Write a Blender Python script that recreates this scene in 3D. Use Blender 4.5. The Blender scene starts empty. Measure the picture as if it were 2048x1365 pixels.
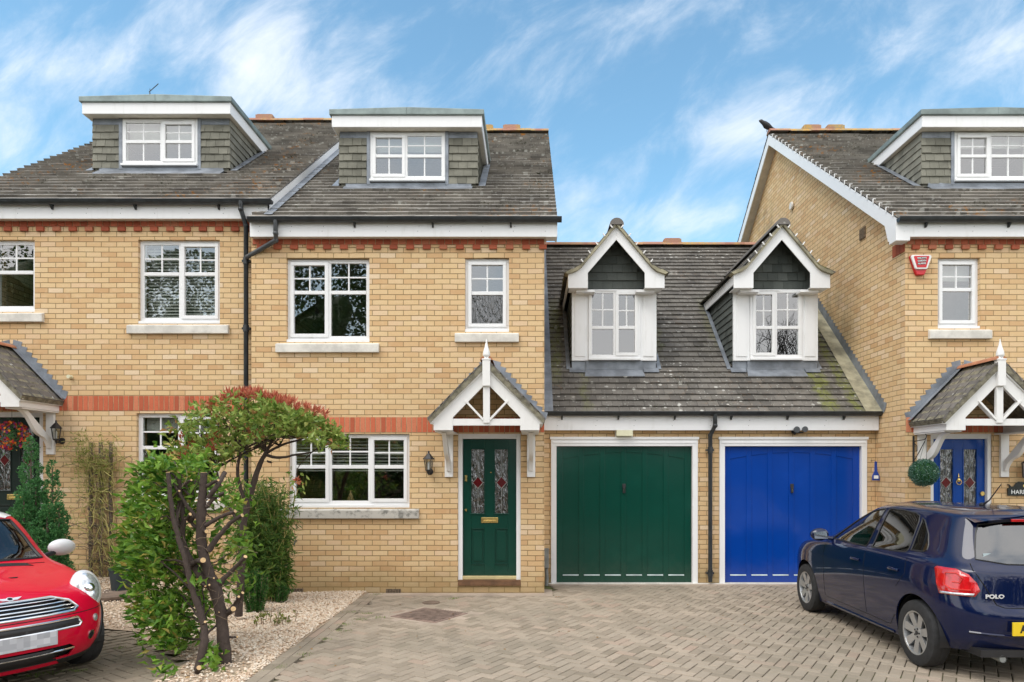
import bpy, bmesh, math, random
import numpy as np
from mathutils import Vector, Matrix, noise as mnoise
from mathutils.bvhtree import BVHTree
random.seed(7)
SC = bpy.context.scene
COL = SC.collection
R = math.radians
F = 1365.0; CX = 1064.0; CY = 945.0; CH = 1.77
def WX(px, Y): return (px - CX) / F * Y
def WZ(py, Y): return CH + (CY - py) / F * Y

# ------------------------------------------------------------------ camera
cd = bpy.data.cameras.new('camera'); cam = bpy.data.objects.new('camera', cd); COL.objects.link(cam)
cam.location = (0, 0, CH); cam.rotation_euler = (R(90), 0, 0)
cd.lens = 24.0; cd.sensor_width = 36.0; cd.shift_x = -40/2048; cd.shift_y = 262.5/2048
cd.clip_start = 0.05; cd.clip_end = 2000
SC.camera = cam
SC.view_settings.view_transform = 'Standard'; SC.view_settings.look = 'None'
SC.view_settings.exposure = 1.14; SC.view_settings.gamma = 1

# ------------------------------------------------------------------ sky and sun
SUN_EL, SUN_AZ = R(54), R(224)          # azimuth measured clockwise from +Y: behind the camera, a little to its left
w = bpy.data.worlds.new('World'); SC.world = w; w.use_nodes = True
nt = w.node_tree; nt.nodes.clear()
def N(nt, t, **k):
    n = nt.nodes.new(t)
    for a, b in k.items(): setattr(n, a, b)
    return n
def mth(nt, op, a, b=None, c=None, clamp=False):
    n = nt.nodes.new('ShaderNodeMath'); n.operation = op; n.use_clamp = clamp
    for i, x in enumerate((a, b, c)):
        if x is None: continue
        if isinstance(x, (int, float)): n.inputs[i].default_value = x
        else: nt.links.new(x, n.inputs[i])
    return n.outputs[0]
def smooth(nt, x, a, b):
    n = nt.nodes.new('ShaderNodeMapRange'); n.interpolation_type = 'SMOOTHSTEP'
    nt.links.new(x, n.inputs[0]); n.inputs[1].default_value = a; n.inputs[2].default_value = b
    return n.outputs[0]
out = N(nt, 'ShaderNodeOutputWorld'); bg = N(nt, 'ShaderNodeBackground'); bg.inputs[1].default_value = 0.1
sky = N(nt, 'ShaderNodeTexSky'); sky.sky_type = 'NISHITA'; sky.sun_disc = False
sky.sun_elevation = SUN_EL; sky.sun_rotation = SUN_AZ; sky.air_density = 1.0; sky.dust_density = 0.5; sky.ozone_density = 1.2
tc = N(nt, 'ShaderNodeTexCoord'); sp = N(nt, 'ShaderNodeSeparateXYZ'); nt.links.new(tc.outputs['Generated'], sp.inputs[0])
dx, dy, dz = sp.outputs
dys = mth(nt, 'MAXIMUM', dy, 0.08)
u = mth(nt, 'DIVIDE', dx, dys); v = mth(nt, 'DIVIDE', dz, dys)
cmb = N(nt, 'ShaderNodeCombineXYZ')
# streaks run up and to the right
ca, sa = math.cos(R(38)), math.sin(R(38))
along = mth(nt, 'ADD', mth(nt, 'MULTIPLY', u, ca), mth(nt, 'MULTIPLY', v, sa))
across = mth(nt, 'SUBTRACT', mth(nt, 'MULTIPLY', v, ca), mth(nt, 'MULTIPLY', u, sa))
nt.links.new(mth(nt, 'MULTIPLY', along, 2.6), cmb.inputs[0]); nt.links.new(mth(nt, 'MULTIPLY', across, 5.2), cmb.inputs[1])
nz = N(nt, 'ShaderNodeTexNoise'); nz.inputs['Scale'].default_value = 2.1; nz.inputs['Detail'].default_value = 11; nz.inputs['Roughness'].default_value = 0.63
nz.inputs['Distortion'].default_value = 0.35
nt.links.new(cmb.outputs[0], nz.inputs['Vector'])
blobs = None
for (px, py, sx, sy, am) in ((520, 90, 170, 95, .50), (130, 120, 190, 60, .34), (30, 300, 110, 60, .40), (1960, 90, 130, 70, .48), (1540, 250, 200, 70, .28),
        (1500, 290, 80, 70, .30), (1300, 440, 170, 40, .40), (1700, 300, 170, 50, .2), (1750, 50, 120, 50, .2), (1020, 120, 90, 60, .12), (760, 210, 120, 50, .14), (1280, 30, 90, 40, .16), (560, 200, 150, 60, .36)):
    a = mth(nt, 'DIVIDE', mth(nt, 'SUBTRACT', u, (px-CX)/F), sx/F); b = mth(nt, 'DIVIDE', mth(nt, 'SUBTRACT', v, (CY-py)/F), sy/F)
    g = mth(nt, 'MULTIPLY', mth(nt, 'POWER', 2.718, mth(nt, 'MULTIPLY', mth(nt, 'ADD', mth(nt, 'MULTIPLY', a, a), mth(nt, 'MULTIPLY', b, b)), -0.7)), am)
    blobs = g if blobs is None else mth(nt, 'ADD', blobs, g)
cl = smooth(nt, mth(nt, 'ADD', nz.outputs[0], mth(nt, 'MULTIPLY', blobs, 0.46)), 0.44, 1.06); cl = mth(nt, 'MULTIPLY', cl, smooth(nt, v, 2.2, 1.2))
# behind the photographer the cloud sheet is closed
over = smooth(nt, dy, 0.42, -0.02)
n2 = N(nt, 'ShaderNodeTexNoise'); n2.inputs['Scale'].default_value = 2.2; n2.inputs['Detail'].default_value = 5
nt.links.new(tc.outputs['Generated'], n2.inputs['Vector'])
ovm = mth(nt, 'MULTIPLY', over, smooth(nt, n2.outputs[0], 0.15, 0.6))
def mixcol_w(f):
    q = N(nt, 'ShaderNodeMix'); q.data_type = 'RGBA'; nt.links.new(f, q.inputs[0]); q.inputs[6].default_value = (5.0, 5.25, 5.6, 1); q.inputs[7].default_value = (9.2, 9.1, 9.1, 1); return q.outputs[2]
cfac = mth(nt, 'MAXIMUM', mth(nt, 'MULTIPLY', cl, 0.92), mth(nt, 'MULTIPLY', ovm, 0.97), clamp=True)
mixc = N(nt, 'ShaderNodeMix'); mixc.data_type = 'RGBA'
hs = N(nt, 'ShaderNodeMix'); hs.data_type = 'RGBA'; hs.blend_type = 'MULTIPLY'; hs.inputs[0].default_value = 1.0; hs.inputs[7].default_value = (.95, 1.22, 1.13, 1)
nt.links.new(sky.outputs[0], hs.inputs[6])
nt.links.new(cfac, mixc.inputs[0]); nt.links.new(hs.outputs[2], mixc.inputs[6]); nt.links.new(mixcol_w(over), mixc.inputs[7])
nt.links.new(mixc.outputs[2], bg.inputs[0]); nt.links.new(bg.outputs[0], out.inputs[0])
sd = bpy.data.lights.new('sun', 'SUN'); sd.energy = .8; sd.angle = R(32); sd.color = (1.0, 0.96, 0.90)
so = bpy.data.objects.new('sun', sd); COL.objects.link(so)
dirv = Vector((math.sin(SUN_AZ)*math.cos(SUN_EL), math.cos(SUN_AZ)*math.cos(SUN_EL), math.sin(SUN_EL)))
so.rotation_euler = dirv.to_track_quat('Z', 'Y').to_euler(); so.location = dirv*50

# ------------------------------------------------------------------ materials
MATS = {}
def lin(c):
    return tuple(((x/255)/12.92 if x/255 <= .04045 else (((x/255)+.055)/1.055)**2.4) for x in c)
def newmat(name):
    m = bpy.data.materials.new(name); m.use_nodes = True; n = m.node_tree
    MATS[name] = m
    return m, n, n.nodes['Principled BSDF']
def mixcol(n, fac, a, b):
    x = n.nodes.new('ShaderNodeMix'); x.data_type = 'RGBA'
    for s, val in ((x.inputs[0], fac), (x.inputs[6], a), (x.inputs[7], b)):
        if isinstance(val, (int, float)): s.default_value = val
        elif isinstance(val, tuple): s.default_value = (*val[:3], 1)
        else: n.links.new(val, s)
    return x.outputs[2]
def noise(n, scale, detail=4, rough=.55, vec=None, dist=0):
    x = n.nodes.new('ShaderNodeTexNoise'); x.inputs['Scale'].default_value = scale; x.inputs['Detail'].default_value = detail
    x.inputs['Roughness'].default_value = rough; x.inputs['Distortion'].default_value = dist
    if vec is None:
        t = n.nodes.new('ShaderNodeNewGeometry'); vec = t.outputs['Position']
    n.links.new(vec, x.inputs['Vector'])
    return x.outputs[0]
def objco(n):
    t = n.nodes.new('ShaderNodeTexCoord'); return t.outputs['Object']
def bump(n, b, h, strength=.3, dist=.01, prev=None):
    x = n.nodes.new('ShaderNodeBump'); x.inputs['Strength'].default_value = strength; x.inputs['Distance'].default_value = dist
    n.links.new(h, x.inputs['Height']); n.links.new(x.outputs[0], b.inputs['Normal'])
    if prev is not None: n.links.new(prev, x.inputs['Normal'])
    return x.outputs[0]
def simple(name, col, rough=.5, metal=0, var=.12, scale=8, bmp=0, bscale=60, spec=None, coat=0, vec=True, local=False):
    m, n, b = newmat(name)
    co = objco(n) if local else None
    f = noise(n, scale, 5, .6, co)
    c = mixcol(n, smooth(n, f, .3, .7), tuple(x*(1-var) for x in col), tuple(min(1, x*(1+var)) for x in col))
    n.links.new(c, b.inputs['Base Color']); b.inputs['Roughness'].default_value = rough; b.inputs['Metallic'].default_value = metal
    if spec is not None: b.inputs['Specular IOR Level'].default_value = spec
    if coat: b.inputs['Coat Weight'].default_value = coat; b.inputs['Coat Roughness'].default_value = .03
    if bmp: bump(n, b, noise(n, bscale, 4, .6, co), bmp, .004)
    return m
def attr(n, name='rnd'):
    a = n.nodes.new('ShaderNodeAttribute'); a.attribute_name = name; return a.outputs['Fac']
def ramp(n, f, stops):
    r = n.nodes.new('ShaderNodeValToRGB'); e = r.color_ramp.elements
    while len(e) < len(stops): e.new(.5)
    for k, (p, c) in zip(e, stops): k.position = p; k.color = (*c, 1)
    n.links.new(f, r.inputs[0]); return r.outputs[0]

def brick_mat():
    m, n, b = newmat('yellow_brick')
    g = n.nodes.new('ShaderNodeNewGeometry'); s = n.nodes.new('ShaderNodeSeparateXYZ'); n.links.new(g.outputs['Position'], s.inputs[0])
    sn = n.nodes.new('ShaderNodeSeparateXYZ'); n.links.new(g.outputs['True Normal'], sn.inputs[0])
    side = mth(n, 'GREATER_THAN', mth(n, 'ABSOLUTE', sn.outputs[0]), .6)
    uu = mth(n, 'ADD', mth(n, 'MULTIPLY', s.outputs[0], mth(n, 'SUBTRACT', 1, side)), mth(n, 'MULTIPLY', mth(n, 'ADD', s.outputs[1], .06), side))
    # small wander of the courses
    wob = mth(n, 'MULTIPLY', mth(n, 'SUBTRACT', noise(n, 2.5, 2), .5), .012)
    c = n.nodes.new('ShaderNodeCombineXYZ'); n.links.new(mth(n, 'ADD', uu, 50), c.inputs[0]); n.links.new(mth(n, 'ADD', mth(n, 'ADD', s.outputs[2], 10.01), wob), c.inputs[1])
    bt = n.nodes.new('ShaderNodeTexBrick'); n.links.new(c.outputs[0], bt.inputs['Vector'])
    bt.inputs['Scale'].default_value = 1; bt.inputs['Brick Width'].default_value = .2275; bt.inputs['Row Height'].default_value = .0765
    bt.inputs['Mortar Size'].default_value = .0052; bt.inputs['Mortar Smooth'].default_value = .25
    bt.inputs['Color1'].default_value = (0, 0, 0, 1); bt.inputs['Color2'].default_value = (1, 1, 1, 1); bt.inputs['Mortar'].default_value = (.5, .5, .5, 1)
    bt.offset = .5; bt.offset_frequency = 2
    rb = ramp(n, bt.outputs['Color'], [(0, (.58, .36, .185)), (.12, (.64, .425, .225)), (.4, (.68, .48, .262)), (.75, (.71, .525, .30)), (.92, (.70, .50, .31)), (1, (.76, .60, .41))])
    rb.node.color_ramp.interpolation = 'LINEAR'
    fine = noise(n, 55, 5, .7); med = noise(n, 9, 4, .6)
    rb = mixcol(n, mth(n, 'MULTIPLY', smooth(n, fine, .42, .75), .40), rb, (.56, .31, .13))
    rb = mixcol(n, mth(n, 'MULTIPLY', smooth(n, med, .5, .75), .3), rb, (.74, .58, .38))
    spk = smooth(n, noise(n, 130, 2, .5), .70, .76)
    rb = mixcol(n, mth(n, 'MULTIPLY', spk, .6), rb, (.16, .09, .045))
    mort = mixcol(n, noise(n, 30), (.20, .125, .05), (.34, .235, .115))
    colr = mixcol(n, bt.outputs['Fac'], rb, mort)
    drift = noise(n, .45, 3)
    colr = mixcol(n, mth(n, 'MULTIPLY', smooth(n, drift, .40, .70), .22), colr, (.52, .36, .20))
    # damp green algae at the foot of the walls, uneven
    zf = smooth(n, mth(n, 'ADD', s.outputs[2], mth(n, 'MULTIPLY', noise(n, 1.6, 4), .5)), .75, .30)
    colr = mixcol(n, mth(n, 'MULTIPLY', zf, .55), colr, mixcol(n, noise(n, 5), (.18, .15, .05), (.29, .20, .10)))
    # run-off stain on the flank of the right-hand house
    st = mth(n, 'MULTIPLY', mth(n, 'MULTIPLY', smooth(n, s.outputs[1], 10.95, 12.6), smooth(n, mth(n, 'ABSOLUTE', mth(n, 'SUBTRACT', s.outputs[2], mth(n, 'ADD', 5.3, mth(n, 'MULTIPLY', mth(n, 'SUBTRACT', s.outputs[1], 13), .8)))), .9, .0)), side)
    st = mth(n, 'MULTIPLY', st, smooth(n, noise(n, 2.2, 4), .4, .62))
    colr = mixcol(n, mth(n, 'MULTIPLY', st, .42), colr, (.16, .125, .06))
    n.links.new(colr, b.inputs['Base Color']); b.inputs['Roughness'].default_value = .88; b.inputs['Specular IOR Level'].default_value = .25
    h = mth(n, 'ADD', mth(n, 'MULTIPLY', mth(n, 'SUBTRACT', 1, bt.outputs['Fac']), 1), mth(n, 'MULTIPLY', fine, .22))
    bump(n, b, h, .75, .010)
    return m
brick_mat()
def red_brick(name='red_brick', k=1.0):
    m, n, b = newmat(name)
    r = attr(n)
    c = ramp(n, r, [(p_, tuple(min(1, q_*k) for q_ in c_)) for p_, c_ in ((0, (.33, .075, .034)), (.4, (.42, .095, .042)), (.75, (.48, .125, .06)), (1, (.48, .18, .095)))])
    c = mixcol(n, mth(n, 'MULTIPLY', smooth(n, noise(n, 45, 5, .7), .45, .75), .4), c, (.28, .06, .025))
    n.links.new(c, b.inputs['Base Color']); b.inputs['Roughness'].default_value = .85
    bump(n, b, noise(n, 90, 4), .4, .004)
red_brick(k=.85); red_brick('red_brick_sunlit', 1.22)  # one brick in two painted tones: shaded under the eaves, sunlit on the band
simple('ledge_sheen', (.45, .52, .52), .5, var=.2)  # pale colour stands for sky reflected in the glossy garage door ledges
simple('mortar', (.40, .27, .15), .95, bmp=.3, var=.25)
def tile_mat(name, c0, c1, lichen=1.0, moss=1.0, orange=1.0, green=0.0):
    m, n, b = newmat(name)
    r = attr(n)
    base = mixcol(n, r, c0, c1)
    base = mixcol(n, mth(n, 'MULTIPLY', smooth(n, noise(n, 2.2, 5), .35, .7), .5), base, tuple(x*1.35 for x in c1))
    base = mixcol(n, mth(n, 'MULTIPLY', smooth(n, noise(n, 38, 5, .7), .45, .8), .32), base, tuple(x*.55 for x in c0))
    if lichen:
        g = n.nodes.new('ShaderNodeNewGeometry')
        vo = n.nodes.new('ShaderNodeTexVoronoi'); vo.inputs['Scale'].default_value = 9.0; vo.inputs['Randomness'].default_value = 1
        n.links.new(g.outputs['Position'], vo.inputs['Vector'])
        sc = n.nodes.new('ShaderNodeSeparateColor'); n.links.new(vo.outputs['Color'], sc.inputs[0])
        rad = mth(n, 'MULTIPLY', mth(n, 'MULTIPLY', sc.outputs[0], sc.outputs[0]), .34*lichen)
        dist = mth(n, 'ADD', vo.outputs['Distance'], mth(n, 'MULTIPLY', mth(n, 'SUBTRACT', noise(n, 60, 3), .5), .14))
        spot = mth(n, 'MULTIPLY', mth(n, 'LESS_THAN', dist, rad), smooth(n, noise(n, .9, 3), .36, .58))
        base = mixcol(n, mth(n, 'MULTIPLY', spot, .8), base, (.50, .49, .45))
        vo2 = n.nodes.new('ShaderNodeTexVoronoi'); vo2.inputs['Scale'].default_value = 24; n.links.new(g.outputs['Position'], vo2.inputs['Vector'])
        sc2 = n.nodes.new('ShaderNodeSeparateColor'); n.links.new(vo2.outputs['Color'], sc2.inputs[0])
        sp2 = mth(n, 'LESS_THAN', vo2.outputs['Distance'], mth(n, 'MULTIPLY', mth(n, 'POWER', sc2.outputs[1], 3), .36*lichen))
        base = mixcol(n, mth(n, 'MULTIPLY', sp2, .6), base, (.42, .42, .39))
    if orange:
        of = mth(n, 'MULTIPLY', smooth(n, noise(n, .8, 3), .52, .66), smooth(n, noise(n, 14, 4, .6), .54, .66))
        base = mixcol(n, mth(n, 'MULTIPLY', of, .75*orange), base, (.44, .20, .045))
    if moss:
        mf = mth(n, 'MULTIPLY', smooth(n, noise(n, 1.7, 4), .50, .68), smooth(n, noise(n, 22, 4, .65), .52, .64))
        base = mixcol(n, mth(n, 'MULTIPLY', mf, .8*moss), base, (.045, .045, .018))
    if green:
        g2 = n.nodes.new('ShaderNodeNewGeometry'); s = n.nodes.new('ShaderNodeSeparateXYZ'); n.links.new(g2.outputs['Position'], s.inputs[0])
        tot = None
        for (x0, wd, ya, yb, am) in ((4.72, .20, 10.6, 12.3, 1.0), (5.12, .13, 10.5, 13.2, .85), (.42, .15, 11.2, 13.2, .6), (.85, .12, 10.6, 11.5, .42), (3.30, .15, 12.0, 13.2, .30), (2.25, .12, 11.8, 12.6, .3)):
            xx = mth(n, 'ADD', s.outputs[0], mth(n, 'MULTIPLY', mth(n, 'SUBTRACT', noise(n, 3.0, 4), .5), .35))
            k = smooth(n, mth(n, 'ABSOLUTE', mth(n, 'SUBTRACT', xx, x0)), wd, wd*.3)
            k = mth(n, 'MULTIPLY', k, mth(n, 'MULTIPLY', smooth(n, s.outputs[1], ya-.1, ya+.25), smooth(n, s.outputs[1], yb+.3, yb-.2)))
            k = mth(n, 'MULTIPLY', k, am); tot = k if tot is None else mth(n, 'MAXIMUM', tot, k)
        tot = mth(n, 'MULTIPLY', tot, smooth(n, noise(n, 9, 5, .7), .30, .58))
        base = mixcol(n, mth(n, 'MULTIPLY', mth(n, 'MULTIPLY', tot, smooth(n, noise(n, 28, 4, .7), .32, .55)), .75*green), base, (.19, .21, .03))
    n.links.new(base, b.inputs['Base Color']); b.inputs['Roughness'].default_value = .82; b.inputs['Specular IOR Level'].default_value = .3
    bump(n, b, noise(n, 70, 5, .7), .5, .006)
tile_mat('roof_tile', (.135, .122, .108), (.27, .248, .218), 1.25, 1.2, 1.3)
tile_mat('garage_tile', (.085, .078, .070), (.155, .142, .125), .95, .9, .15, 1.0)
tile_mat('hung_tile', (.125, .122, .098), (.215, .208, .17), 0, .12, 0)
tile_mat('hung_tile_dark', (.060, .068, .062), (.105, .115, .105), 0, .1, 0)
tile_mat('porch_tile', (.105, .098, .092), (.17, .155, .14), .6, .9, .25)
def ridge_mat():
    m, n, b = newmat('ridge_clay')
    c = mixcol(n, attr(n), (.30, .135, .09), (.42, .22, .16))
    c = mixcol(n, smooth(n, noise(n, 1.7, 4), .40, .56), c, mixcol(n, smooth(n, noise(n, 22, 4), .4, .6), (.50, .29, .08), (.33, .26, .15)))
    n.links.new(c, b.inputs['Base Color']); b.inputs['Roughness'].default_value = .85; bump(n, b, noise(n, 70), .4, .006)
ridge_mat()
def white_mat(name, col=(.80, .80, .80), rough=.38, dirt=.32):
    m, n, b = newmat(name)
    g = n.nodes.new('ShaderNodeNewGeometry'); s = n.nodes.new('ShaderNodeSeparateXYZ'); n.links.new(g.outputs['Position'], s.inputs[0])
    cc = n.nodes.new('ShaderNodeCombineXYZ'); n.links.new(mth(n, 'MULTIPLY', s.outputs[0], 14), cc.inputs[0]); n.links.new(mth(n, 'MULTIPLY', s.outputs[1], 3), cc.inputs[1]); n.links.new(mth(n, 'MULTIPLY', s.outputs[2], 2), cc.inputs[2])
    f = noise(n, 1, 5, .6, cc.outputs[0]); f2 = noise(n, 5, 4)
    c = mixcol(n, mth(n, 'MULTIPLY', mth(n, 'MULTIPLY', smooth(n, f, .45, .8), smooth(n, f2, .4, .7)), dirt), col, (.48, .47, .42))
    n.links.new(c, b.inputs['Base Color']); b.inputs['Roughness'].default_value = rough
white_mat('white_upvc'); white_mat('white_paint', (.78, .77, .75), .5, .45)
simple('soffit', (.62, .58, .50), .6, var=.1)
simple('porch_verge', (.17, .155, .11), .9, var=.45, scale=14, bmp=.8, bscale=30)
simple('lead', (.215, .235, .265), .5, .25, var=.28, scale=4, bmp=.3, bscale=8)
simple('lead_green', (.20, .245, .235), .5, .2, var=.28, scale=3, bmp=.3, bscale=7)
simple('algae_mortar', (.30, .275, .19), .9, var=.35, scale=5, bmp=.5, bscale=40)
simple('black_plastic', (.028, .032, .035), .38, var=.3)
simple('grey_plastic', (.055, .06, .065), .4, var=.3)
simple('iron_black', (.02, .02, .022), .45, var=.2)
simple('stone', (.64, .615, .56), .85, var=.16, scale=5, bmp=.4, bscale=90)
def stone_dirty():
    m, n, b = newmat('stone_stained')
    c = mixcol(n, noise(n, 5), (.42, .40, .36), (.55, .52, .47))
    c = mixcol(n, mth(n, 'MULTIPLY', smooth(n, noise(n, 7, 6, .7), .50, .66), .75), c, (.10, .10, .09))
    n.links.new(c, b.inputs['Base Color']); b.inputs['Roughness'].default_value = .9; bump(n, b, noise(n, 90), .4, .005)
stone_dirty()
simple('brass', (.80, .58, .22), .22, 1.0, var=.15)
simple('gold_sill', (.78, .66, .36), .35, .6, var=.08)
simple('chrome', (.72, .73, .74), .10, 1.0, var=.05)
simple('alloy', (.52, .53, .54), .32, .75, var=.06)
simple('rubber', (.022, .022, .023), .8, var=.25, scale=20, bmp=.3, local=True)
simple('dark_trim', (.016, .016, .018), .45, var=.15)
simple('black_hole', (.004, .004, .004), .9, var=.1)
simple('pot_plastic', (.028, .04, .045), .5, var=.2)
simple('slab', (.16, .115, .085), .85, var=.3, bmp=.4)
simple('room_wall', (.30, .28, .25), .9, var=.1)
simple('blind_white', (.66, .66, .63), .7, var=.04)
simple('curtain', (.42, .43, .42), .9, var=.1)
simple('cream_plastic', (.70, .68, .48), .4, var=.05)
simple('rust', (.17, .12, .095), .8, var=.35, scale=12, bmp=.5, bscale=50)
simple('rust_frame', (.25, .175, .14), .85, var=.3, scale=12, bmp=.4)
simple('wood_step', (.15, .075, .035), .6, var=.3)
simple('cut_wood', (.66, .45, .23), .8, var=.2, scale=30)
def bark():
    m, n, b = newmat('bark')
    f = noise(n, 35, 5, .65)
    c = mixcol(n, f, (.030, .021, .017), (.105, .076, .062)); n.links.new(c, b.inputs['Base Color']); b.inputs['Roughness'].default_value = .9
    bump(n, b, f, .8, .012)
bark()
simple('bark_grey', (.13, .10, .075), .9, var=.4, scale=30, bmp=.7, bscale=40)
simple('stem_brown', (.20, .145, .095), .9, var=.35, scale=25, bmp=.4)
simple('stem_yellow', (.42, .37, .13), .8, var=.35, scale=9)
def leaf(name, c0, c1, rough=.42, trans=.25, c2=None):
    m, n, b = newmat(name); b.inputs['Specular IOR Level'].default_value = .3
    c = mixcol(n, attr(n), c0, c1)
    if c2: c = mixcol(n, smooth(n, attr(n), .90, .97), c, c2)
    n.links.new(c, b.inputs['Base Color']); b.inputs['Roughness'].default_value = rough
    tr = n.nodes.new('ShaderNodeBsdfTranslucent'); n.links.new(c, tr.inputs[0]); mx = n.nodes.new('ShaderNodeMixShader'); mx.inputs[0].default_value = trans
    n.links.new(b.outputs[0], mx.inputs[1]); n.links.new(tr.outputs[0], mx.inputs[2]); n.links.new(mx.outputs[0], n.nodes['Material Output'].inputs[0])
leaf('laurel_leaf', (.045, .15, .014), (.27, .44, .06), .33, .3, (.46, .38, .09))
leaf('photinia_leaf', (.11, .21, .03), (.42, .50, .13), .33, .28, (.48, .24, .10))
leaf('red_leaf', (.38, .07, .045), (.70, .26, .15), .4, .3)
leaf('bamboo_leaf', (.035, .10, .018), (.16, .27, .045), .45, .25, (.26, .28, .07))
leaf('yew_leaf', (.02, .09, .018), (.08, .20, .04), .5, .15)
leaf('conifer_leaf', (.025, .12, .035), (.12, .31, .10), .55, .12)
leaf('topiary_leaf', (.014, .07, .045), (.10, .22, .15), .45, .1, (.36, .50, .42))
leaf('climber_leaf', (.12, .17, .03), (.30, .32, .07), .55, .25)
leaf('dry_leaf', (.22, .12, .05), (.40, .25, .11), .8, .2)
leaf('tree_leaf', (.035, .075, .02), (.10, .17, .04), .5, .2)
leaf('moss_green', (.09, .16, .02), (.20, .30, .04), .9, .1)
simple('petal_red', (.55, .03, .02), .5, var=.2); simple('petal_orange', (.80, .25, .02), .5, var=.2); simple('petal_purple', (.22, .02, .16), .5, var=.2)
def glass(name, tint=.75, refl=1.0, base=.06, wav=.15, rough=0.0, rain=False):
    m, n, b = newmat(name); n.nodes.remove(b)
    tr = n.nodes.new('ShaderNodeBsdfTransparent'); tr.inputs[0].default_value = (tint, tint*1.02, tint, 1)
    gl = n.nodes.new('ShaderNodeBsdfGlossy'); gl.inputs['Roughness'].default_value = rough; gl.inputs[0].default_value = (1, 1, 1, 1)
    fr = n.nodes.new('ShaderNodeFresnel'); fr.inputs[0].default_value = 1.5
    gm_ = n.nodes.new('ShaderNodeNewGeometry'); fac = mth(n, 'MULTIPLY', mth(n, 'ADD', mth(n, 'MULTIPLY', fr.outputs[0], refl), base, clamp=True), mth(n, 'SUBTRACT', 1, gm_.outputs['Backfacing']))
    bp = n.nodes.new('ShaderNodeBump'); bp.inputs['Strength'].default_value = wav; bp.inputs['Distance'].default_value = .02
    hv = noise(n, 2.5, 2)
    if rain:
        g_ = n.nodes.new('ShaderNodeNewGeometry'); mp = n.nodes.new('ShaderNodeMapping'); mp.inputs['Scale'].default_value = (38, 38, 9); n.links.new(g_.outputs['Position'], mp.inputs[0]); hv = noise(n, 1.0, 3, .5, mp.outputs[0], .4); bp.inputs['Distance'].default_value = .03
    n.links.new(hv, bp.inputs['Height']); n.links.new(bp.outputs[0], gl.inputs['Normal'])
    mx = n.nodes.new('ShaderNodeMixShader'); n.links.new(fac, mx.inputs[0]); n.links.new(tr.outputs[0], mx.inputs[1]); n.links.new(gl.outputs[0], mx.inputs[2])
    n.links.new(mx.outputs[0], n.nodes['Material Output'].inputs[0])
glass('window_glass', .84, 2.2, .12, .02); glass('leaded_glass', .45, 2.4, .10, 1.0, .03, True); glass('obscure_glass', .25, 1.5, .08, 1.0, .03, True); glass('car_glass', .45, 1.4, .04, .02); glass('car_glass_dark', .16, 1.6, .05, .02); glass('lamp_glass', .8, 1.0, .05, .1)
glass('rear_glass', .14, .9, .13, .0, .05)
simple('red_lens', (.50, .008, .012), .06, var=.25, scale=18, coat=1.0, local=True)
simple('clear_lens', (.62, .64, .66), .08, .55, var=.25, scale=40, coat=1.0, local=True)
simple('badge_silver', (.78, .78, .79), .3, .35, var=.03)
simple('ruby', (.11, .004, .008), .15, var=.2, coat=.5)
simple('came', (.42, .42, .40), .35, .8, var=.1)
def paint(name, col, rough=.3, coat=1.0, metal=0, bmpn=.0, flake=0):
    m, n, b = newmat(name)
    cc = mixcol(n, noise(n, 3, 4, .6, objco(n)), tuple(x*.90 for x in col), tuple(x*1.10 for x in col))
    if 'garage' in name or 'door' in name:      # rain splash near the ground, chalky wear
        g = n.nodes.new('ShaderNodeNewGeometry'); s_ = n.nodes.new('ShaderNodeSeparateXYZ'); n.links.new(g.outputs['Position'], s_.inputs[0])
        f_ = smooth(n, mth(n, 'ADD', s_.outputs[2], mth(n, 'MULTIPLY', noise(n, 5, 5, .7), .5)), .75, .2)
        cc = mixcol(n, mth(n, 'MULTIPLY', mth(n, 'MULTIPLY', f_, noise(n, 40, 4, .7)), .22), cc, (.20, .17, .13))
        cc = mixcol(n, mth(n, 'MULTIPLY', smooth(n, noise(n, 1.3, 5, .6), .5, .8), .10), cc, tuple(min(1, x*3+.02) for x in col))
    n.links.new(cc, b.inputs['Base Color'])
    b.inputs['Roughness'].default_value = rough; b.inputs['Metallic'].default_value = metal; b.inputs['Coat Weight'].default_value = coat if name != 'red_car_paint' else .6; b.inputs['Coat Roughness'].default_value = .03 if coat > .6 else .12; b.inputs['Specular IOR Level'].default_value = .08 if coat > .9 else .15
    if bmpn: bump(n, b, noise(n, 1.6, 3, .5), bmpn, .03)
paint('green_door', (.002, .045, .030), .35, .35, bmpn=.06); paint('blue_door', (.003, .050, .36), .35, .55, bmpn=.06)
paint('blue_door_front', (.002, .055, .30), .35, .35); paint('black_door', (.012, .022, .018), .4, .5)
paint('green_garage', (.001, .050, .034), .25, .42, bmpn=.16); paint('blue_garage', (.001, .045, .30), .25, .42, bmpn=.16)
paint('red_car_paint', (.58, .0, .028), .45, .91, 0); paint('blue_car_paint', (.0015, .006, .038), .3, 1.0, .0); paint('white_car_paint', (.78, .79, .80), .3, 1.0)
simple('red_plastic', (.55, .012, .02), .35, var=.08); simple('white_plastic', (.78, .77, .75), .4, var=.05)
simple('black_enamel', (.008, .012, .011), .25, var=.1); simple('white_letter', (.8, .8, .78), .5, var=.03); simple('ornament_blue', (.01, .05, .30), .3, var=.3)
simple('plate_yellow', (.80, .56, .02), .35, var=.04, local=True)
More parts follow.
